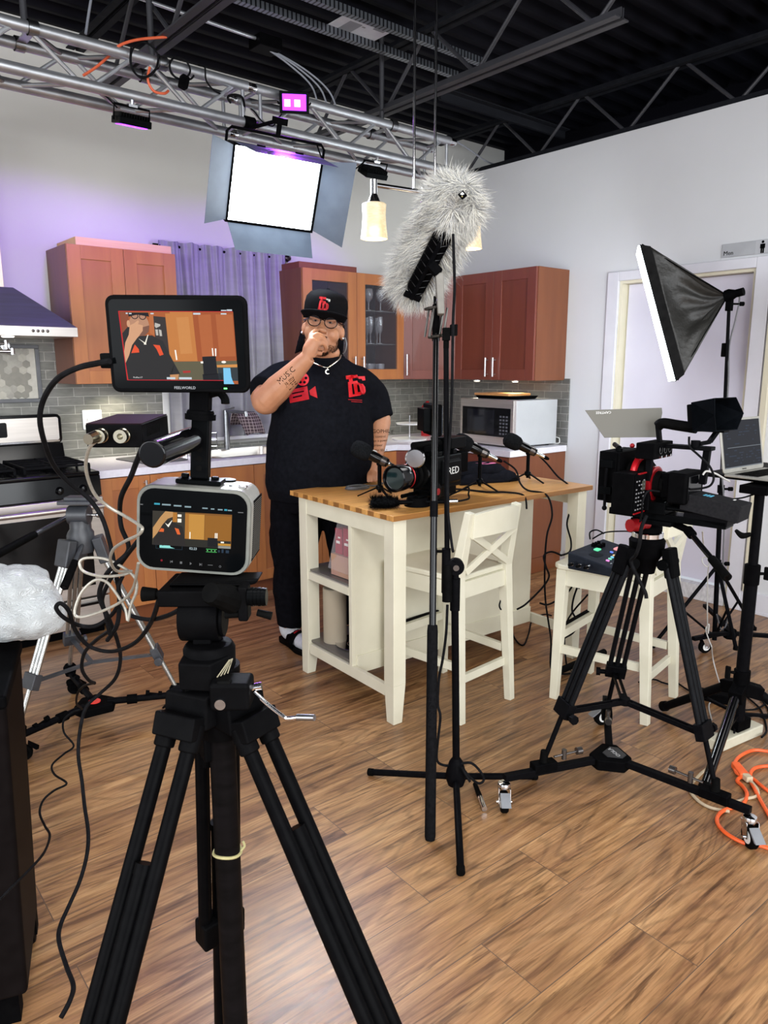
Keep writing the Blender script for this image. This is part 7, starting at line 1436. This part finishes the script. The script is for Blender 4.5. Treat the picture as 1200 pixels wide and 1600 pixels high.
cable('black_cable_loop',[(-4.047,-3.48,1.078),(-4.046,-3.425,1.034),(-4.071,-3.409,1.014),(-4.093,-3.39,1.014),(-4.128,-3.42,1.045),(-4.142,-3.429,1.068),(-4.135,-3.433,1.076),(-4.12,-3.424,1.056),(-4.101,-3.386,1.006),(-4.069,-3.358,0.958),(-4.038,-3.387,0.949),(-4.039,-3.506,1.001),(-4.051,-3.612,1.068),(-4.074,-3.708,1.137)],.0038,BC,'black cable loop hanging beside the white plastic bag')
cable('black_cable_loop',[(-4.036,-3.379,0.988),(-4.027,-3.267,0.934),(-4.018,-3.157,0.871),(-4.012,-3.11,0.817),(-3.989,-3.074,0.772),(-3.964,-3.036,0.744)],.004,BC,'black cable end hanging above the left dolly hub')
cable('thin_black_lead',[(-3.964,-3.036,0.744),(-3.941,-2.873,0.673),(-3.927,-2.768,0.609),(-3.903,-2.673,0.539),(-3.865,-2.587,0.48),(-3.885,-2.572,0.472),(-3.91,-2.558,0.448),(-3.914,-2.563,0.411),(-3.897,-2.587,0.373),(-3.922,-2.572,0.349),(-3.965,-2.604,0.344),(-3.976,-2.661,0.343),(-3.966,-2.736,0.346),(-4.007,-2.766,0.355),(-4.044,-2.8,0.358),(-4.067,-2.848,0.355),(-4.073,-2.911,0.353),(-4.078,-2.971,0.36),(-4.115,-3.067,0.386),(-4.163,-3.152,0.417),(-4.218,-3.231,0.445),(-4.25,-3.269,0.455)],.003,BC,'thin wavy black lead running down to the dark bin at the lower left')
# ---------------------------------------------------------------- silver tripod on its dolly, far left
dl0 = V((-3.563,-1.746,0.1)); tipsL = [V((-3.267,-1.892,0.1)),V((-3.882,-1.848,0.1)),V((-3.541,-1.368,0.1))]
ld_ = thing('tripod_dolly','black folding dolly with a red centre button under the silver tripod','dolly',(dl0.x,dl0.y,0))
hp_ = []
for k in range(3):
    d = tipsL[k]-dl0; a = math.atan2(d.y,d.x); hp_ += [(.085*cos(a-.4),.085*sin(a-.4)),(.085*cos(a+.4),.085*sin(a+.4))]
hp_ = sorted(hp_, key=lambda p: math.atan2(p[1],p[0])); bld(MB().prism(hp_,(.065,.105)),'centre_hub',BLKM,ld_,bev=.008); bld(MB().lathe([(.024,.105),(.024,.109),(.0,.11)],n=24),'red_button',pm('red_button','d8342c','e24238',(9,9,9),.4),ld_)
for k in range(3):
    d = (tipsL[k]-dl0).normalized(); a = bld(MB().tube(dl0+d*.05,tipsL[k],.014),'arm',PW,ld_,world=True); mp_ = dl0.lerp(tipsL[k],.45); bld(MB().tube(mp_-d*.02,mp_+d*.02,.02),'collar',BLKM,a,world=True)
    e = tipsL[k]; bld(MB().lathe([(.02,-.01),(.026,.01),(.03,.03),(.02,.045)],p=e,n=10).tube(e-d*.02,e-d*.12+V((0,0,.02)),.004).tube(e-d*.06+V((0,0,.01)),e-d*.075+V((0,0,.012)),.011).tube(e-d*.11+V((0,0,.02)),e-d*.125+V((0,0,.022)),.011),'foot_clamp',BLKM,a,world=True)
    caster(ld_, e+V((0,0,-.03))+d*(.0), {0:(.6,-.6),1:(-.6,.2),2:(-.9,.5)}[k], .03, False)
apL = V((dl0.x,dl0.y,.80)); t2 = thing('video_tripod','silver tube tripod with two pan handles standing in front of the cooker','tripod',(dl0.x,dl0.y,.1))
SLV = pm('satin_silver','a9aaa8','bdbebb',(10,10,60),.25,metal=.9); GRY = pm('graphite_plastic','2d2f33','3a3c41',(30,30,30),.4)
for k in range(3):
    d = tipsL[k]-dl0; d.z = 0; d.normalize(); sd = d.cross(V((0,0,1))); tp0 = apL+d*.06-V((0,0,.03)); ft0 = tipsL[k]+V((0,0,.03)); md0 = tp0.lerp(ft0,.72)
    lg_ = MB(); [lg_.tube(tp0+sd*.02*s_,md0+sd*.02*s_,.0085,n=14) for s_ in (-1,0,1)]; lgo = bld(lg_,'leg',SLV,t2,world=True)
    dd = (md0-tp0).normalized(); bld(MB().bar(md0-dd*.015,md0+dd*.045,.07,.034,up=dd.cross(sd)).tube(md0+dd*.035,md0+dd*.035+sd*.06,.007).tube(md0+dd*.035+sd*.05,md0+dd*.035+sd*.065,.018,n=8),'lock_collar',GRY,lgo,bev=.003,world=True); bld(MB().tube(md0,ft0,.0095),'lower_tube',SLV,lgo,world=True)
    bld(MB().bar(tp0+V((0,0,.04)),tp0+dd*.07,.075,.04,up=dd.cross(sd)),'shoulder',GRY,t2,bev=.006,world=True)
    bld(MB().bar(md0-V((0,0,.02)),V((dl0.x,dl0.y,md0.z-.03)),.018,.01),'spreader_arm',GRY,t2,world=True)
bld(MB().lathe([(.045,-.05),(.05,-.02),(.05,.03),(.04,.045),(.04,.08)],p=apL,n=26),'spider',GRY,t2,world=True)
hL = apL+V((0,0,.1)); bld(MB().tube(hL-_r*.04,hL+_r*.04,.038,n=26).cbox((0,0,.055),(.13,.1,.014),basis(hL,_r,y=Fh)).cbox((0,0,.068),(.09,.06,.014),basis(hL,_r,y=Fh)),'pan_head',GRY,t2,bev=.003,world=True)
for a, b in (((-3.576,-1.66,0.885),(-3.916,-1.922,0.827)),((-3.551,-1.766,0.815),(-3.686,-1.892,0.658))):
    a, b = V(a), V(b); bld(MB().tube(a,b,.0085),'pan_handle',GRY,t2,world=True); bld(MB().tube(a.lerp(b,.5),b,.014,.016),'handle_grip',RUB,t2,world=True)
bld(MB().tube(hL+_r*.04,hL+_r*.07,.006).ell(hL+_r*.075,.011,.011,.011),'tilt_knob',CHR,t2,world=True)
# ---------------------------------------------------------------- dark rolling bin with plastic bag
BN = V((-4.182,-3.114,0)); BF = V((-4.083,-2.832,0)); BF.z = 0; by_ = (BF-BN).normalized(); 
bn = thing('rolling_bin','tall black wheeled bin at the lower left edge with a plastic bag on top','bin',BN,math.atan2(by_.y,by_.x)-pi/2); dB = (BF-BN).length
BB = pm('bin_plastic','0d0a0a','131010',(20,20,20),.5)
bld(MB().hull([(-.44,0,.08),(-.008,0,.08),(-.008,dB,.08),(-.44,dB,.08)],[(-.46,-.012,.785),(.012,-.012,.785),(.012,dB+.012,.785),(-.46,dB+.012,.75)]),'body',BB,bn,bev=.012,seg=3)
bld(MB().box(-.48,-.03,.785,.016,dB+.02,.815),'lid',BLKM,bn,bev=.008,seg=3)
for x in (-.36,-.03): bld(MB().lathe([(.01,-.014),(.034,-.014),(.038,-.008),(.038,.008),(.034,.014),(.01,.014)],p=(x,dB-.02,.038),ax=(1,0,0),n=26).box(x-.02,dB-.04,.03,x+.02,dB+.0,.09),'wheel',RUB,bn)
bld(MB().box(-.42,.02,0,-.36,.08,.09),'front_foot',BLKM,bn); bld(MB().box(-.08,.02,0,-.03,.07,.09),'front_foot',BLKM,bn)
bg_ = bmesh.new(); bmesh.ops.create_icosphere(bg_, subdivisions=5, radius=1)
from mathutils import noise as NZ
for v in bg_.verts:
    p = v.co.copy(); q = NZ.noise(p*1.3)*.25+abs(NZ.noise(p*2.3+V((4,2,1))))*.16-abs(NZ.noise(V((p.x*7,p.y*3,p.z*2.5))+V((1,7,3))))*.05; v.co = p*(1+q)
    v.co.z = max(v.co.z,-.62+.1*NZ.noise(p*4)) if v.co.z < -.5 else v.co.z
    v.co.x *= .145; v.co.y *= .135; v.co.z *= .1
m_ = MB(); m_.b.free(); m_.b = bg_
bagm, bt, bb_ = nt('milky_plastic_film',.16); bb_.inputs['Base Color'].default_value = (.62,.65,.66,1); bb_.inputs['Transmission Weight'].default_value = .25; bb_.inputs['Subsurface Weight'].default_value = .3; bb_.inputs['Subsurface Radius'].default_value = (.05,.05,.05)
bt_n = N(bt,'ShaderNodeTexVoronoi'); bt_n.feature = 'F2'; bt_n.inputs['Scale'].default_value = 9; bt_w = N(bt,'ShaderNodeTexNoise', Scale=9.0, Detail=3, Distortion=1.0); bt.links.new(bt_w.outputs['Color'],bt_n.inputs['Vector']); bt_b = N(bt,'ShaderNodeBump', Strength=.5, Distance=.02); bt.links.new(bt_n.outputs['Distance'],bt_b.inputs['Height']); bt.links.new(bt_b.outputs[0],bb_.inputs['Normal'])
bgo = bld(m_,'plastic_bag',bagm,None,ang=2); bgo.location = V((-4.088,-2.79,0.9)); tag(bgo,'crumpled milky white plastic bag lying on the dark bin at the left edge','plastic bag')

# ---------------------------------------------------------------- the man behind the island (local: x = to his left as seen from the room, y = away, z = up)
MO = V((-2.25,-1.57,0)); man = thing('person','man in black cap and red printed black t-shirt behind the island, hand at mouth','person',MO,R(-36))
SK = pm('skin','ab7555','ba8463',(14,14,14),.48,bump=.04,bscale=160); SK.node_tree.nodes['Principled BSDF'].inputs['Subsurface Weight'].default_value = .08; SK.node_tree.nodes['Principled BSDF'].inputs['Subsurface Radius'].default_value = (.012,.005,.003)
def loft(mb, secs, n=28):
    """secs: (cx,cy,z,rx,ry)"""
    rings = []
    for cx, cy, z, rx, ry in secs: rings.append([mb.b.verts.new((cx+rx*cos(2*pi*i/n), cy+ry*sin(2*pi*i/n), z)) for i in range(n)])
    for A, B in zip(rings, rings[1:]):
        for i in range(n): mb.b.faces.new((A[i],A[(i+1)%n],B[(i+1)%n],B[i]))
    mb.b.faces.new(rings[0][::-1]); mb.b.faces.new(rings[-1]); return mb
HM = Mx.Translation((.012,-.045,1.655)) @ Mx.Rotation(R(8),4,'Y') @ Mx.Rotation(R(-3),4,'Z')
bd = MB()
# head, jaw, cheeks, nose, ears, neck
bd.ell((0,.01,.025),.092,.115,.125,HM,28,18); bd.ell((0,-.03,-.055),.084,.082,.072,HM,24,14); bd.ell((0,-.07,-.088),.045,.042,.036,HM); 
for s in (-1,1):
    bd.ell((s*.048,-.065,-.02),.04,.042,.042,HM); bd.ell((s*.097,.0,-.005),.012,.022,.032,HM,14,10); bd.ell((s*.036,-.092,.052),.034,.02,.014,HM)
bd.path([(0,-.1,.045),(0,-.118,.02),(0,-.132,-.004)],.012,rs=[.009,.012,.017],M=None) if False else bd.hull([HM @ V(p) for p in ((-.009,-.095,.05),(.009,-.095,.05),(.009,-.085,.05),(-.009,-.085,.05))],[HM @ V(p) for p in ((-.016,-.132,-.004),(.016,-.132,-.004),(.022,-.09,-.01),(-.022,-.09,-.01))])
bd.ell((0,-.126,-.006),.0185,.018,.014,HM,16,10); bd.ell((-.015,-.116,-.008),.012,.014,.011,HM,14,8); bd.ell((.015,-.116,-.008),.012,.014,.011,HM,14,8)
bd.ell((0,-.104,-.042),.026,.012,.007,HM,16,8); bd.ell((0,-.102,-.053),.024,.013,.008,HM,16,8)
bd.tube((.012,0,1.6),(.008,.02,1.42),.078,.1,24); bd.ell((.02,-.045,1.545),.075,.06,.05)
# torso core, pelvis, legs (under the clothes), arms
loft(bd,[(0,0,.82,.24,.19),(0,-.02,1.0,.25,.21),(0,-.01,1.2,.235,.19),(0,0,1.36,.19,.12),(0,.01,1.47,.10,.08)])
bd.ell((0,0,.82),.24,.18,.13); 
def limb(pts, rs, n=16): bd.path(pts,.05,n,5,rs=rs)
limb([(-.12,0,.82),(-.165,-.01,.45),(-.195,-.02,.09)],[.12,.08,.05]); limb([(.12,.02,.82),(.14,.0,.45),(.15,.0,.09)],[.12,.08,.05])
limb([(-.19,.0,1.40),(-.255,-.09,1.36),(-.285,-.165,1.31)],[.05,.06,.07]); bd.ell((-.272,-.195,1.312),.07,.07,.066)
EL = V((-.272,-.205,1.312)); WR = V((-.055,-.285,1.524)); 
limb([EL,EL.lerp(WR,.3),EL.lerp(WR,.65),WR],[.064,.066,.05,.036])
limb([(.18,.0,1.38),(.262,.015,1.3),(.3,.0,1.19)],[.05,.055,.06]); W2 = V((.262,-.13,1.0)); limb([(.3,.0,1.2),(.285,-.05,1.11),W2],[.058,.05,.034])
# right hand curled at the mouth
bd.ell(tuple(V((-.042,-.288,1.571))),.034,.024,.038,None,16,10)
limb([WR,V((-.048,-.29,1.559)),V((-.026,-.285,1.6))],[.034,.036,.03])
for pts, r0 in (([(-.05,-.285,1.594),(-.041,-.265,1.627),(-.009,-.185,1.656)],.0115),([(-.044,-.295,1.588),(-.02,-.285,1.624),(0.013,-.25,1.61),(0.009,-.232,1.584)],.0118),([(-.038,-.297,1.576),(-.002,-.283,1.609),(0.027,-.252,1.587),(0.018,-.232,1.566)],.0112),([(-.033,-.292,1.559),(0.006,-.275,1.586),(0.027,-.25,1.563),(0.015,-.235,1.545)],.0102),([(-.061,-.272,1.547),(-.028,-.255,1.542),(0.005,-.24,1.536)],.0125)):
    bd.path(pts,r0,10,4,rs=[r0*1.12]*(len(pts)-1)+[r0*.82])
# left hand resting on the island
H2 = V((.243,-.172,.942)); bd.ell(tuple(H2),.034,.036,.026,None,16,10); limb([W2,V((.25,-.15,.97)),H2],[.032,.03,.028])
for pts, r0 in (([(.228,-.165,.95),(.214,-.18,.935),(.205,-.195,.915)],.011),([(.235,-.19,.95),(.228,-.222,.938),(.225,-.24,.912)],.0102),([(.247,-.195,.952),(.244,-.232,.94),(.243,-.25,.913)],.0104),([(.259,-.192,.95),(.26,-.226,.938),(.262,-.243,.912)],.01),([(.269,-.182,.945),(.274,-.21,.932),(.278,-.226,.911)],.0088)):
    bd.path(pts,r0,10,4,rs=[r0*1.1]*(len(pts)-1)+[r0*.8])
body = bld(bd,'body',SK,man,ang=3); rm = body.modifiers.new('remesh','REMESH'); rm.mode = 'VOXEL'; rm.voxel_size = .0052; rm.use_smooth_shade = True
sm_ = body.modifiers.new('smooth','SMOOTH'); sm_.factor = .5; sm_.iterations = 3
# face details
dk_b = pm('brow_black','17110e','201815'); 
for s in (-1,1):
    x = s*.036; bld(MB().ell((x,-.1,.036),.0115,.006,.0042,HM,14,8),'eye',pm('eye_white','8c7c72'),man); bld(MB().ell((x,-.1045,.036),.0055,.0026,.0042,HM,12,8),'iris',pm('iris_dark','1c110b'),man)
    bld(MB().path([HM @ V(p) for p in ((x-.017,-.1,.036),(x-.006,-.109,.0425),(x+.006,-.109,.0425),(x+.017,-.1,.036))],.0022,n=6,sub=4),'upper_eyelid',SK,man)
    bld(MB().path([HM @ V(p) for p in ((x-s*.018,-.11,.064),(x,-.112,.069),(x+s*.02,-.1,.063))],.0038,n=6,sub=4,flat=1.4),'eyebrow',dk_b,man)
    bld(MB().ell((s*.103,-.012,-.026),.006,.006,.006,HM,12,8),'earring',pm('diamond_stud','e8e8ea',None,(9,9,9),.1,metal=.6),man)
bld(MB().ell((0,-.109,-.043),.022,.006,.0045,HM,14,8),'upper_lip',pm('lips','7a4438','86503f'),man); bld(MB().ell((0,-.106,-.0525),.02,.007,.005,HM,14,8),'lower_lip',_mats['lips'],man)
gl = MB()
for s in (-1,1):
    gl.path([HM @ V((s*.0405+.029*cos(2*pi*i/18)*(1.05),-.131+.004*abs(cos(2*pi*i/18)),.034+.026*sin(2*pi*i/18))) for i in range(18)],.0024,n=8,sub=2,closed=True)
    gl.bar(HM @ V((s*.069,-.127,.042)),HM @ V((s*.102,-.01,.035)),.004,.006)
gl.path([HM @ V(p) for p in ((-.0115,-.13,.038),(0,-.134,.043),(.0115,-.13,.038))],.0024,n=8,sub=4)
glo = bld(gl,'glasses',BLKG,man)
for s in (-1,1): bld(MB().prism(el(s*.0405,.034,.028,.025),.0008,HM @ Mx(((1,0,0,0),(0,0,-1,-.1295),(0,1,0,0),(0,0,0,1)))),'lens',glass('spectacle_lens',(.03,.03,.04),.1,.03),glo)
# beard: short strands on the lower face
rn = random.Random(21); rts = []
while len(rts) < 3600:
    a = rn.uniform(-2.0,2.0); z = rn.uniform(-.125,.0); u = sin(a); 
    c_, rr3 = ((0,-.03,-.055),(.084,.082,.072)) if z > -.1 else ((0,-.07,-.088),(.045,.042,.036))
    t_ = (z-c_[2])/rr3[2]
    if abs(t_) >= .98: continue
    q = math.sqrt(1-t_*t_); p = V((c_[0]+rr3[0]*q*sin(a), c_[1]-rr3[1]*q*cos(a), z)); n = V((sin(a)*q/rr3[0],-cos(a)*q/rr3[1],t_/rr3[2])).normalized()
    if z > -.068 and abs(a) < 1.0: continue
    if z > -.03 and abs(a) < 1.3: continue
    rts.append((HM @ (p+n*.002), HM.to_3x3() @ (n+V((0,0,-.8))), rn.uniform(.004,.009), .0006))
for k in range(260):
    x = rn.uniform(-.03,.03); rts.append((HM @ V((x,-.106-.006*(1-(x/.03)**2),-.034+rn.uniform(-.003,.003))), HM.to_3x3() @ V((x*8,-.5,-1)), .006, .0005))
fur(man,'beard',[dk_b],rts,3,.2,.2)
# cap with brim and logo, black cloth behind the ears
CPM = pm('cap_black','0e0e10','141417',(90,90,90),.8,bump=.08,bscale=400); HC = HM @ Mx.Translation((0,-.0,.068)) @ Mx.Rotation(R(3),4,'X')
cp = MB(); cp.lathe([(.106,-.012),(.109,.02),(.109,.055),(.103,.088),(.084,.112),(.045,.127),(0,.131)],p=(0,.012,0),n=32,M=HC,sy=1.1); cap = bld(cp,'cap',CPM,man,ang=1)
br_ = bmesh.new(); rows = []
for j in range(7):
    v = j/6; row = []
    for i in range(21):
        u = -1+2*i/20; ang = u*1.12; r_ = .110+.070*v*max(0,cos(u*pi/2))**.55; row.append(br_.verts.new(HC @ V((r_*sin(ang)*(1-.02*v), .012-r_*1.08*cos(ang), -.012+.038*v-.022*(abs(u)**2)*(.3+.7*v)))))
    rows.append(row)
for j in range(6):
    for i in range(20): br_.faces.new((rows[j][i],rows[j][i+1],rows[j+1][i+1],rows[j+1][i]))
mbb = MB(); mbb.b.free(); mbb.b = br_; bo = bld(mbb,'cap_brim',CPM,man,ang=1); bo.modifiers.new('s','SOLIDIFY').thickness = .005
bld(MB().ell((0,.012,.133),.009,.009,.004,HC,12,6),'cap_button',CPM,cap)
LR = pm('logo_red','c80f1c','d81826',(60,60,60),.6); LW = pm('logo_white','d8d8d4')
def logo(par, M, s, tgt=None, white=True, nm='red_logo'):
    """interlocked T and 5 mark"""
    P = lambda q: [(x*s,y*s) for x, y in q]
    m_ = MB(); m_.prism(P([(-.42,.5),(.1,.5),(.12,.33),(-.12,.33),(-.12,.2),(.02,.2),(-.02,-.5),(-.42,-.5),(-.36,.2),(-.3,.2),(-.3,.33),(-.42,.33)]),.001,M); m_.prism(P([(-.1,.2),(.1,.2),(.12,.1),(.3,.05),(.38,-.1),(.38,-.3),(.28,-.46),(.1,-.5),(-.06,-.5),(-.04,-.05)]),.0012,M)
    o = bld(m_,nm,LR,par); q = MB(); q.prism(P([(.12,.42),(.44,.38),(.44,.2),(.3,.2),(.28,.28),(.14,.3)]),.001,M); o2 = bld(q,'logo_stroke',LW if white else LR,o)
    q = MB(); q.prism(P([(-.2,.08),(-.12,.08),(-.12,-.4),(-.22,-.4)]),.0014,M); q.prism(P([(.06,.0),(.14,0),(.16,-.34),(.04,-.34)]),.0014,M); o3 = bld(q,'logo_gap',CPM,o)
    return [o,o2,o3]
def wrap(o, tgt, off):
    b_ = bmesh.new(); b_.from_mesh(o.data); bmesh.ops.triangulate(b_, faces=b_.faces); bmesh.ops.subdivide_edges(b_, edges=b_.edges, cuts=3, use_grid_fill=True); b_.to_mesh(o.data); b_.free()
    k = o.modifiers.new('wrap','SHRINKWRAP'); k.target = tgt; k.offset = off; k.wrap_mode = 'ABOVE_SURFACE'; k.wrap_method = 'PROJECT'; k.use_project_x = False; k.use_project_y = True; k.use_project_z = False; k.use_positive_direction = True; k.use_negative_direction = True; k.project_limit = .15
cl_ = logo(cap, HC @ Mx.Translation((-.004,-.1145,.058)) @ Mx.Rotation(R(80),4,'X'), .062)
for k, o in enumerate(cl_): wrap(o, cap, .0012+.0007*k)
DR = pm('durag_black','0a0a0d','111116',(30,30,30),.5)
dg = MB(); dg.ell((0,.045,-.01),.108,.092,.125,HM,24,14); dg.hull([HM @ V(p) for p in ((-.11,.02,.03),(-.095,.08,.03),(-.11,.09,-.12),(-.135,.01,-.14))],[HM @ V(p) for p in ((-.085,.02,.03),(-.06,.1,.03),(-.05,.1,-.14),(-.08,.02,-.1))]); dg.hull([HM @ V(p) for p in ((.108,.03,.03),(.09,.08,.03),(.095,.09,-.14),(.118,.02,-.15))],[HM @ V(p) for p in ((.085,.03,.03),(.06,.1,.03),(.05,.1,-.14),(.09,.03,-.14))])
dgo = bld(dg,'head_cloth',DR,man,ang=3); r2 = dgo.modifiers.new('r','REMESH'); r2.mode = 'VOXEL'; r2.voxel_size = .007; r2.use_smooth_shade = True; dgo.modifiers.new('s','SMOOTH').iterations = 4
bld(MB().path([HM @ V(p) for p in ((.112,.0,-.02),(.124,-.005,-.05),(.122,0,-.085),(.112,.01,-.1))],.0035,n=8),'hoop',pm('grey_hoop','8f9296',None,(9,9,9),.3,metal=.6),man)
# t-shirt
TS = pm('tshirt_black','0f1014','15161b',(50,50,50),.85,bump=.1,bscale=220)
sh9 = MB(); loft(sh9,[(-.005,-.01,.8,.278,.235),(-.006,-.03,.87,.288,.262),(-.008,-.045,.98,.288,.275),(-.008,-.045,1.09,.277,.262),(-.004,-.03,1.2,.262,.235),(0,-.015,1.32,.248,.195),(.002,-.0,1.41,.228,.158),(.004,.008,1.47,.19,.13),(.008,.01,1.51,.14,.108),(.012,.008,1.528,.108,.1)],40)
def slv(pts, rs): sh9.path(pts,.08,20,5,rs=rs)
slv([(-.13,.0,1.435),(-.2,-.02,1.405),(-.252,-.085,1.37),(-.285,-.135,1.345)],[.08,.094,.095,.094]); slv([(.12,.0,1.43),(.195,.005,1.385),(.262,.01,1.31),(.298,.0,1.205)],[.08,.09,.088,.078])
ts = bld(sh9,'tshirt',TS,man,ang=3); rm = ts.modifiers.new('remesh','REMESH'); rm.mode = 'VOXEL'; rm.voxel_size = .009; rm.use_smooth_shade = True; k = ts.modifiers.new('smooth','SMOOTH'); k.iterations = 6; k.factor = .5
tx = bpy.data.textures.new('cloth_folds','CLOUDS'); tx.noise_scale = .16; k = ts.modifiers.new('folds','DISPLACE'); k.texture = tx; k.strength = .022; k.mid_level = .5
bld(MB().path([(.012+.1*cos(2*pi*i/24),.004+.094*sin(2*pi*i/24)-.0,1.522-.014*(sin(2*pi*i/24)<0)*abs(sin(2*pi*i/24))) for i in range(24)],.009,n=8,sub=2,closed=True),'collar',TS,man)
def front(x, y, s=0): return Mx.Translation((x,y,s)) @ Mx.Rotation(R(90),4,'X')
lt = logo(ts, front(.17,-.25,1.385) @ Mx.Rotation(R(-12),4,'Y') @ Mx.Rotation(R(8),4,'Z'), .105, white=False)
q = MB(); q.prism([(.13,1.318),(.2,1.312),(.2,1.309),(.13,1.315)],.001,front(0,-.26)); q.prism([(.145,1.308),(.2,1.303),(.2,1.3),(.145,1.305)],.001,front(0,-.26)); lt.append(bld(q,'logo_underline',LR,ts))
cm_ = MB(); FM = front(-.105,-.26,1.36)
cm_.prism([(-.06,.0),(.035,.022),(.045,-.04),(-.05,-.06)],.001,FM); cm_.prism([(.045,.0),(.075,.022),(.085,-.035),(.05,-.02)],.001,FM); cm_.prism(circ(.032,22,.012,.055),.001,FM)
lt.append(bld(cm_,'red_camera_print',LR,ts)); q = MB(); [q.prism(circ(.007,10,.012+.018*cos(a),.055+.018*sin(a)),.0012,FM) for a in (0.3,1.56,2.8,4.1,5.3)]; q.prism([(-.04,-.012),(.02,.0),(.02,-.006),(-.04,-.018)],.0012,FM); q.prism([(-.035,-.03),(.01,-.02),(.01,-.027),(-.035,-.037)],.0012,FM); lt.append(bld(q,'print_holes',TS,ts))
for k, o in enumerate(lt): wrap(o, ts, .0015+(.0008 if 'gap' in o.name or 'holes' in o.name else 0))
# necklace
nk = MB().path([(-.07,-.06,1.53),(-.055,-.13,1.505),(-.015,-.175,1.485),(.03,-.19,1.472),(.06,-.165,1.49),(.092,-.115,1.515),(.1,-.05,1.535)],.0028,n=8); nko = bld(nk,'necklace',pm('silver_chain','c9c4b8','ddd8cc',(300,300,300),.2,metal=.9),man)
bld(MB().prism([(.012*cos(a),.012*sin(a)) for a in [i*.3 for i in range(3,19)]]+[(.002+.0085*cos(a),.0085*sin(a)) for a in [i*.3 for i in range(18,3,-1)]],.002,front(.031,-.196,1.452)).tube((.031,-.195,1.472),(.031,-.197,1.463),.0025),'pendant',_mats['silver_chain'],nko)
# trousers
TR = pm('trousers_black','0a0a0d','101014',(40,40,40),.9,bump=.15,bscale=160)
pt = MB(); loft(pt,[(0,-.02,.74,.268,.2),(0,-.02,.84,.27,.21),(0,-.02,.9,.25,.2)],30)
pt.path([(-.125,-.01,.8),(-.158,-.02,.6),(-.172,-.025,.42),(-.188,-.03,.2),(-.195,-.035,.1)],.1,20,5,rs=[.15,.135,.107,.08,.066]); pt.path([(.125,0,.8),(.14,-.01,.6),(.145,-.01,.42),(.15,0,.2),(.15,0,.1)],.1,20,5,rs=[.15,.135,.107,.08,.066])
pto = bld(pt,'trousers',TR,man,ang=3); rm = pto.modifiers.new('remesh','REMESH'); rm.mode = 'VOXEL'; rm.voxel_size = .01; rm.use_smooth_shade = True; pto.modifiers.new('smooth','SMOOTH').iterations = 4; k = pto.modifiers.new('folds','DISPLACE'); k.texture = tx; k.strength = .03
bld(MB().box(-.268,-.09,.45,-.245,.04,.6),'cargo_pocket',TR,man,bev=.01,seg=3)
# feet in socks and sliders
for hx, hy, dx, dy, l in ((-.195,-.03,.52,-.85,1),(.15,.0,.3,-.95,0)):
    d = V((dx,dy,0)).normalized(); s = d.cross(V((0,0,1))); h = V((hx,hy,0)); FMx = Mx((d,s*-1,(0,0,1))).transposed().to_4x4(); FMx.translation = h
    sk = MB(); sk.path([FMx @ V(p) for p in ((-.02,0,.12),(-.01,0,.075),(.06,0,.062),(.13,0,.05),(.19,0,.045))],.04,14,4,rs=[.05,.05,.044,.042,.03]); bld(sk,'sock',pm('white_sock','b9bac0','c6c7cc',(60,60,60),.9),man,ang=2)
    bld(MB().prism([(-.075,-.03),(-.08,.0),(-.075,.03),(-.04,.045),(.05,.042),(.15,.056),(.21,.04),(.235,.0),(.21,-.045),(.15,-.056),(.05,-.042),(-.04,-.045)],(0,.026),FMx),'sandal_sole',RUB,man,bev=.006)
    sp9 = MB(); rows = [[FMx @ V((x,.056*cos(a)*1.05,.02+.082*sin(a))) for a in [pi*i/10 for i in range(11)]] for x in (.05,.085,.125)]
    for j in range(2):
        for i in range(10): sp9._add([rows[j][i],rows[j][i+1],rows[j+1][i+1],rows[j+1][i]],[(0,1,2,3)])
    bmesh.ops.remove_doubles(sp9.b, verts=sp9.b.verts, dist=1e-5); so9 = bld(sp9,'sandal_strap',BLKM,man,ang=2); so9.modifiers.new('s','SOLIDIFY').thickness = .005
    if l:
        for wd, mt, x, zz in (('NAUTICA',LW,.076,.001),('NAUTICA',LR,.104,.001)):
            me = text_mesh(wd,.026 if mt is LW else .02,.0006); me.transform(FMx @ Mx.Translation((x,0,.112)) @ Mx.Rotation(R(90),4,'Z')); me.materials.append(mt); t9 = link(bpy.data.objects.new('strap_lettering',me),man); k = t9.modifiers.new('w','SHRINKWRAP'); k.target = so9; k.offset = .004; k.wrap_mode = 'ABOVE_SURFACE'
# tattoos: ink lettering wrapped on the forearms
INK = pm('tattoo_ink','150c0a','1c1210',(60,60,60),.6)
def tattoo(body_, rowsT, c, xdir, up_):
    n_ = V(xdir).cross(V(up_)).normalized()
    for wd, sz, ox, oy in rowsT:
        me = text_mesh(wd,sz,.0002); M9 = basis(V(c)+V(xdir).normalized()*ox+V(up_).normalized()*oy,xdir,y=up_); me.transform(M9); me.materials.append(INK); o = link(bpy.data.objects.new('tattoo',me),man)
        k = o.modifiers.new('w','SHRINKWRAP'); k.target = body_; k.offset = .0008; k.wrap_mode = 'ABOVE_SURFACE'; k.wrap_method = 'PROJECT'; k.use_project_x = False; k.use_project_y = True; k.use_project_z = False; k.use_negative_direction = True; k.use_positive_direction = True; k.project_limit = .12
fx9 = (WR-EL).normalized(); ca9 = EL.lerp(WR,.42)+V((.0,-.08,0))
tattoo(body,[('MUSIC',.036,.036,.014),('is my',.027,.03,-.012),('LIFE',.032,.022,-.036)],ca9,(fx9.x,0,fx9.z*.9),(-fx9.z,0,fx9.x))
tattoo(body,[('LOGOPHILE',.026,0,.05),('is control',.018,0,.025),('image is power',.016,0,.005),('forever',.018,-.005,-.017),('TRUTH SELLS',.016,0,-.042)],(.285,-.13,1.1),(1,0,.0),(.1,0,1))
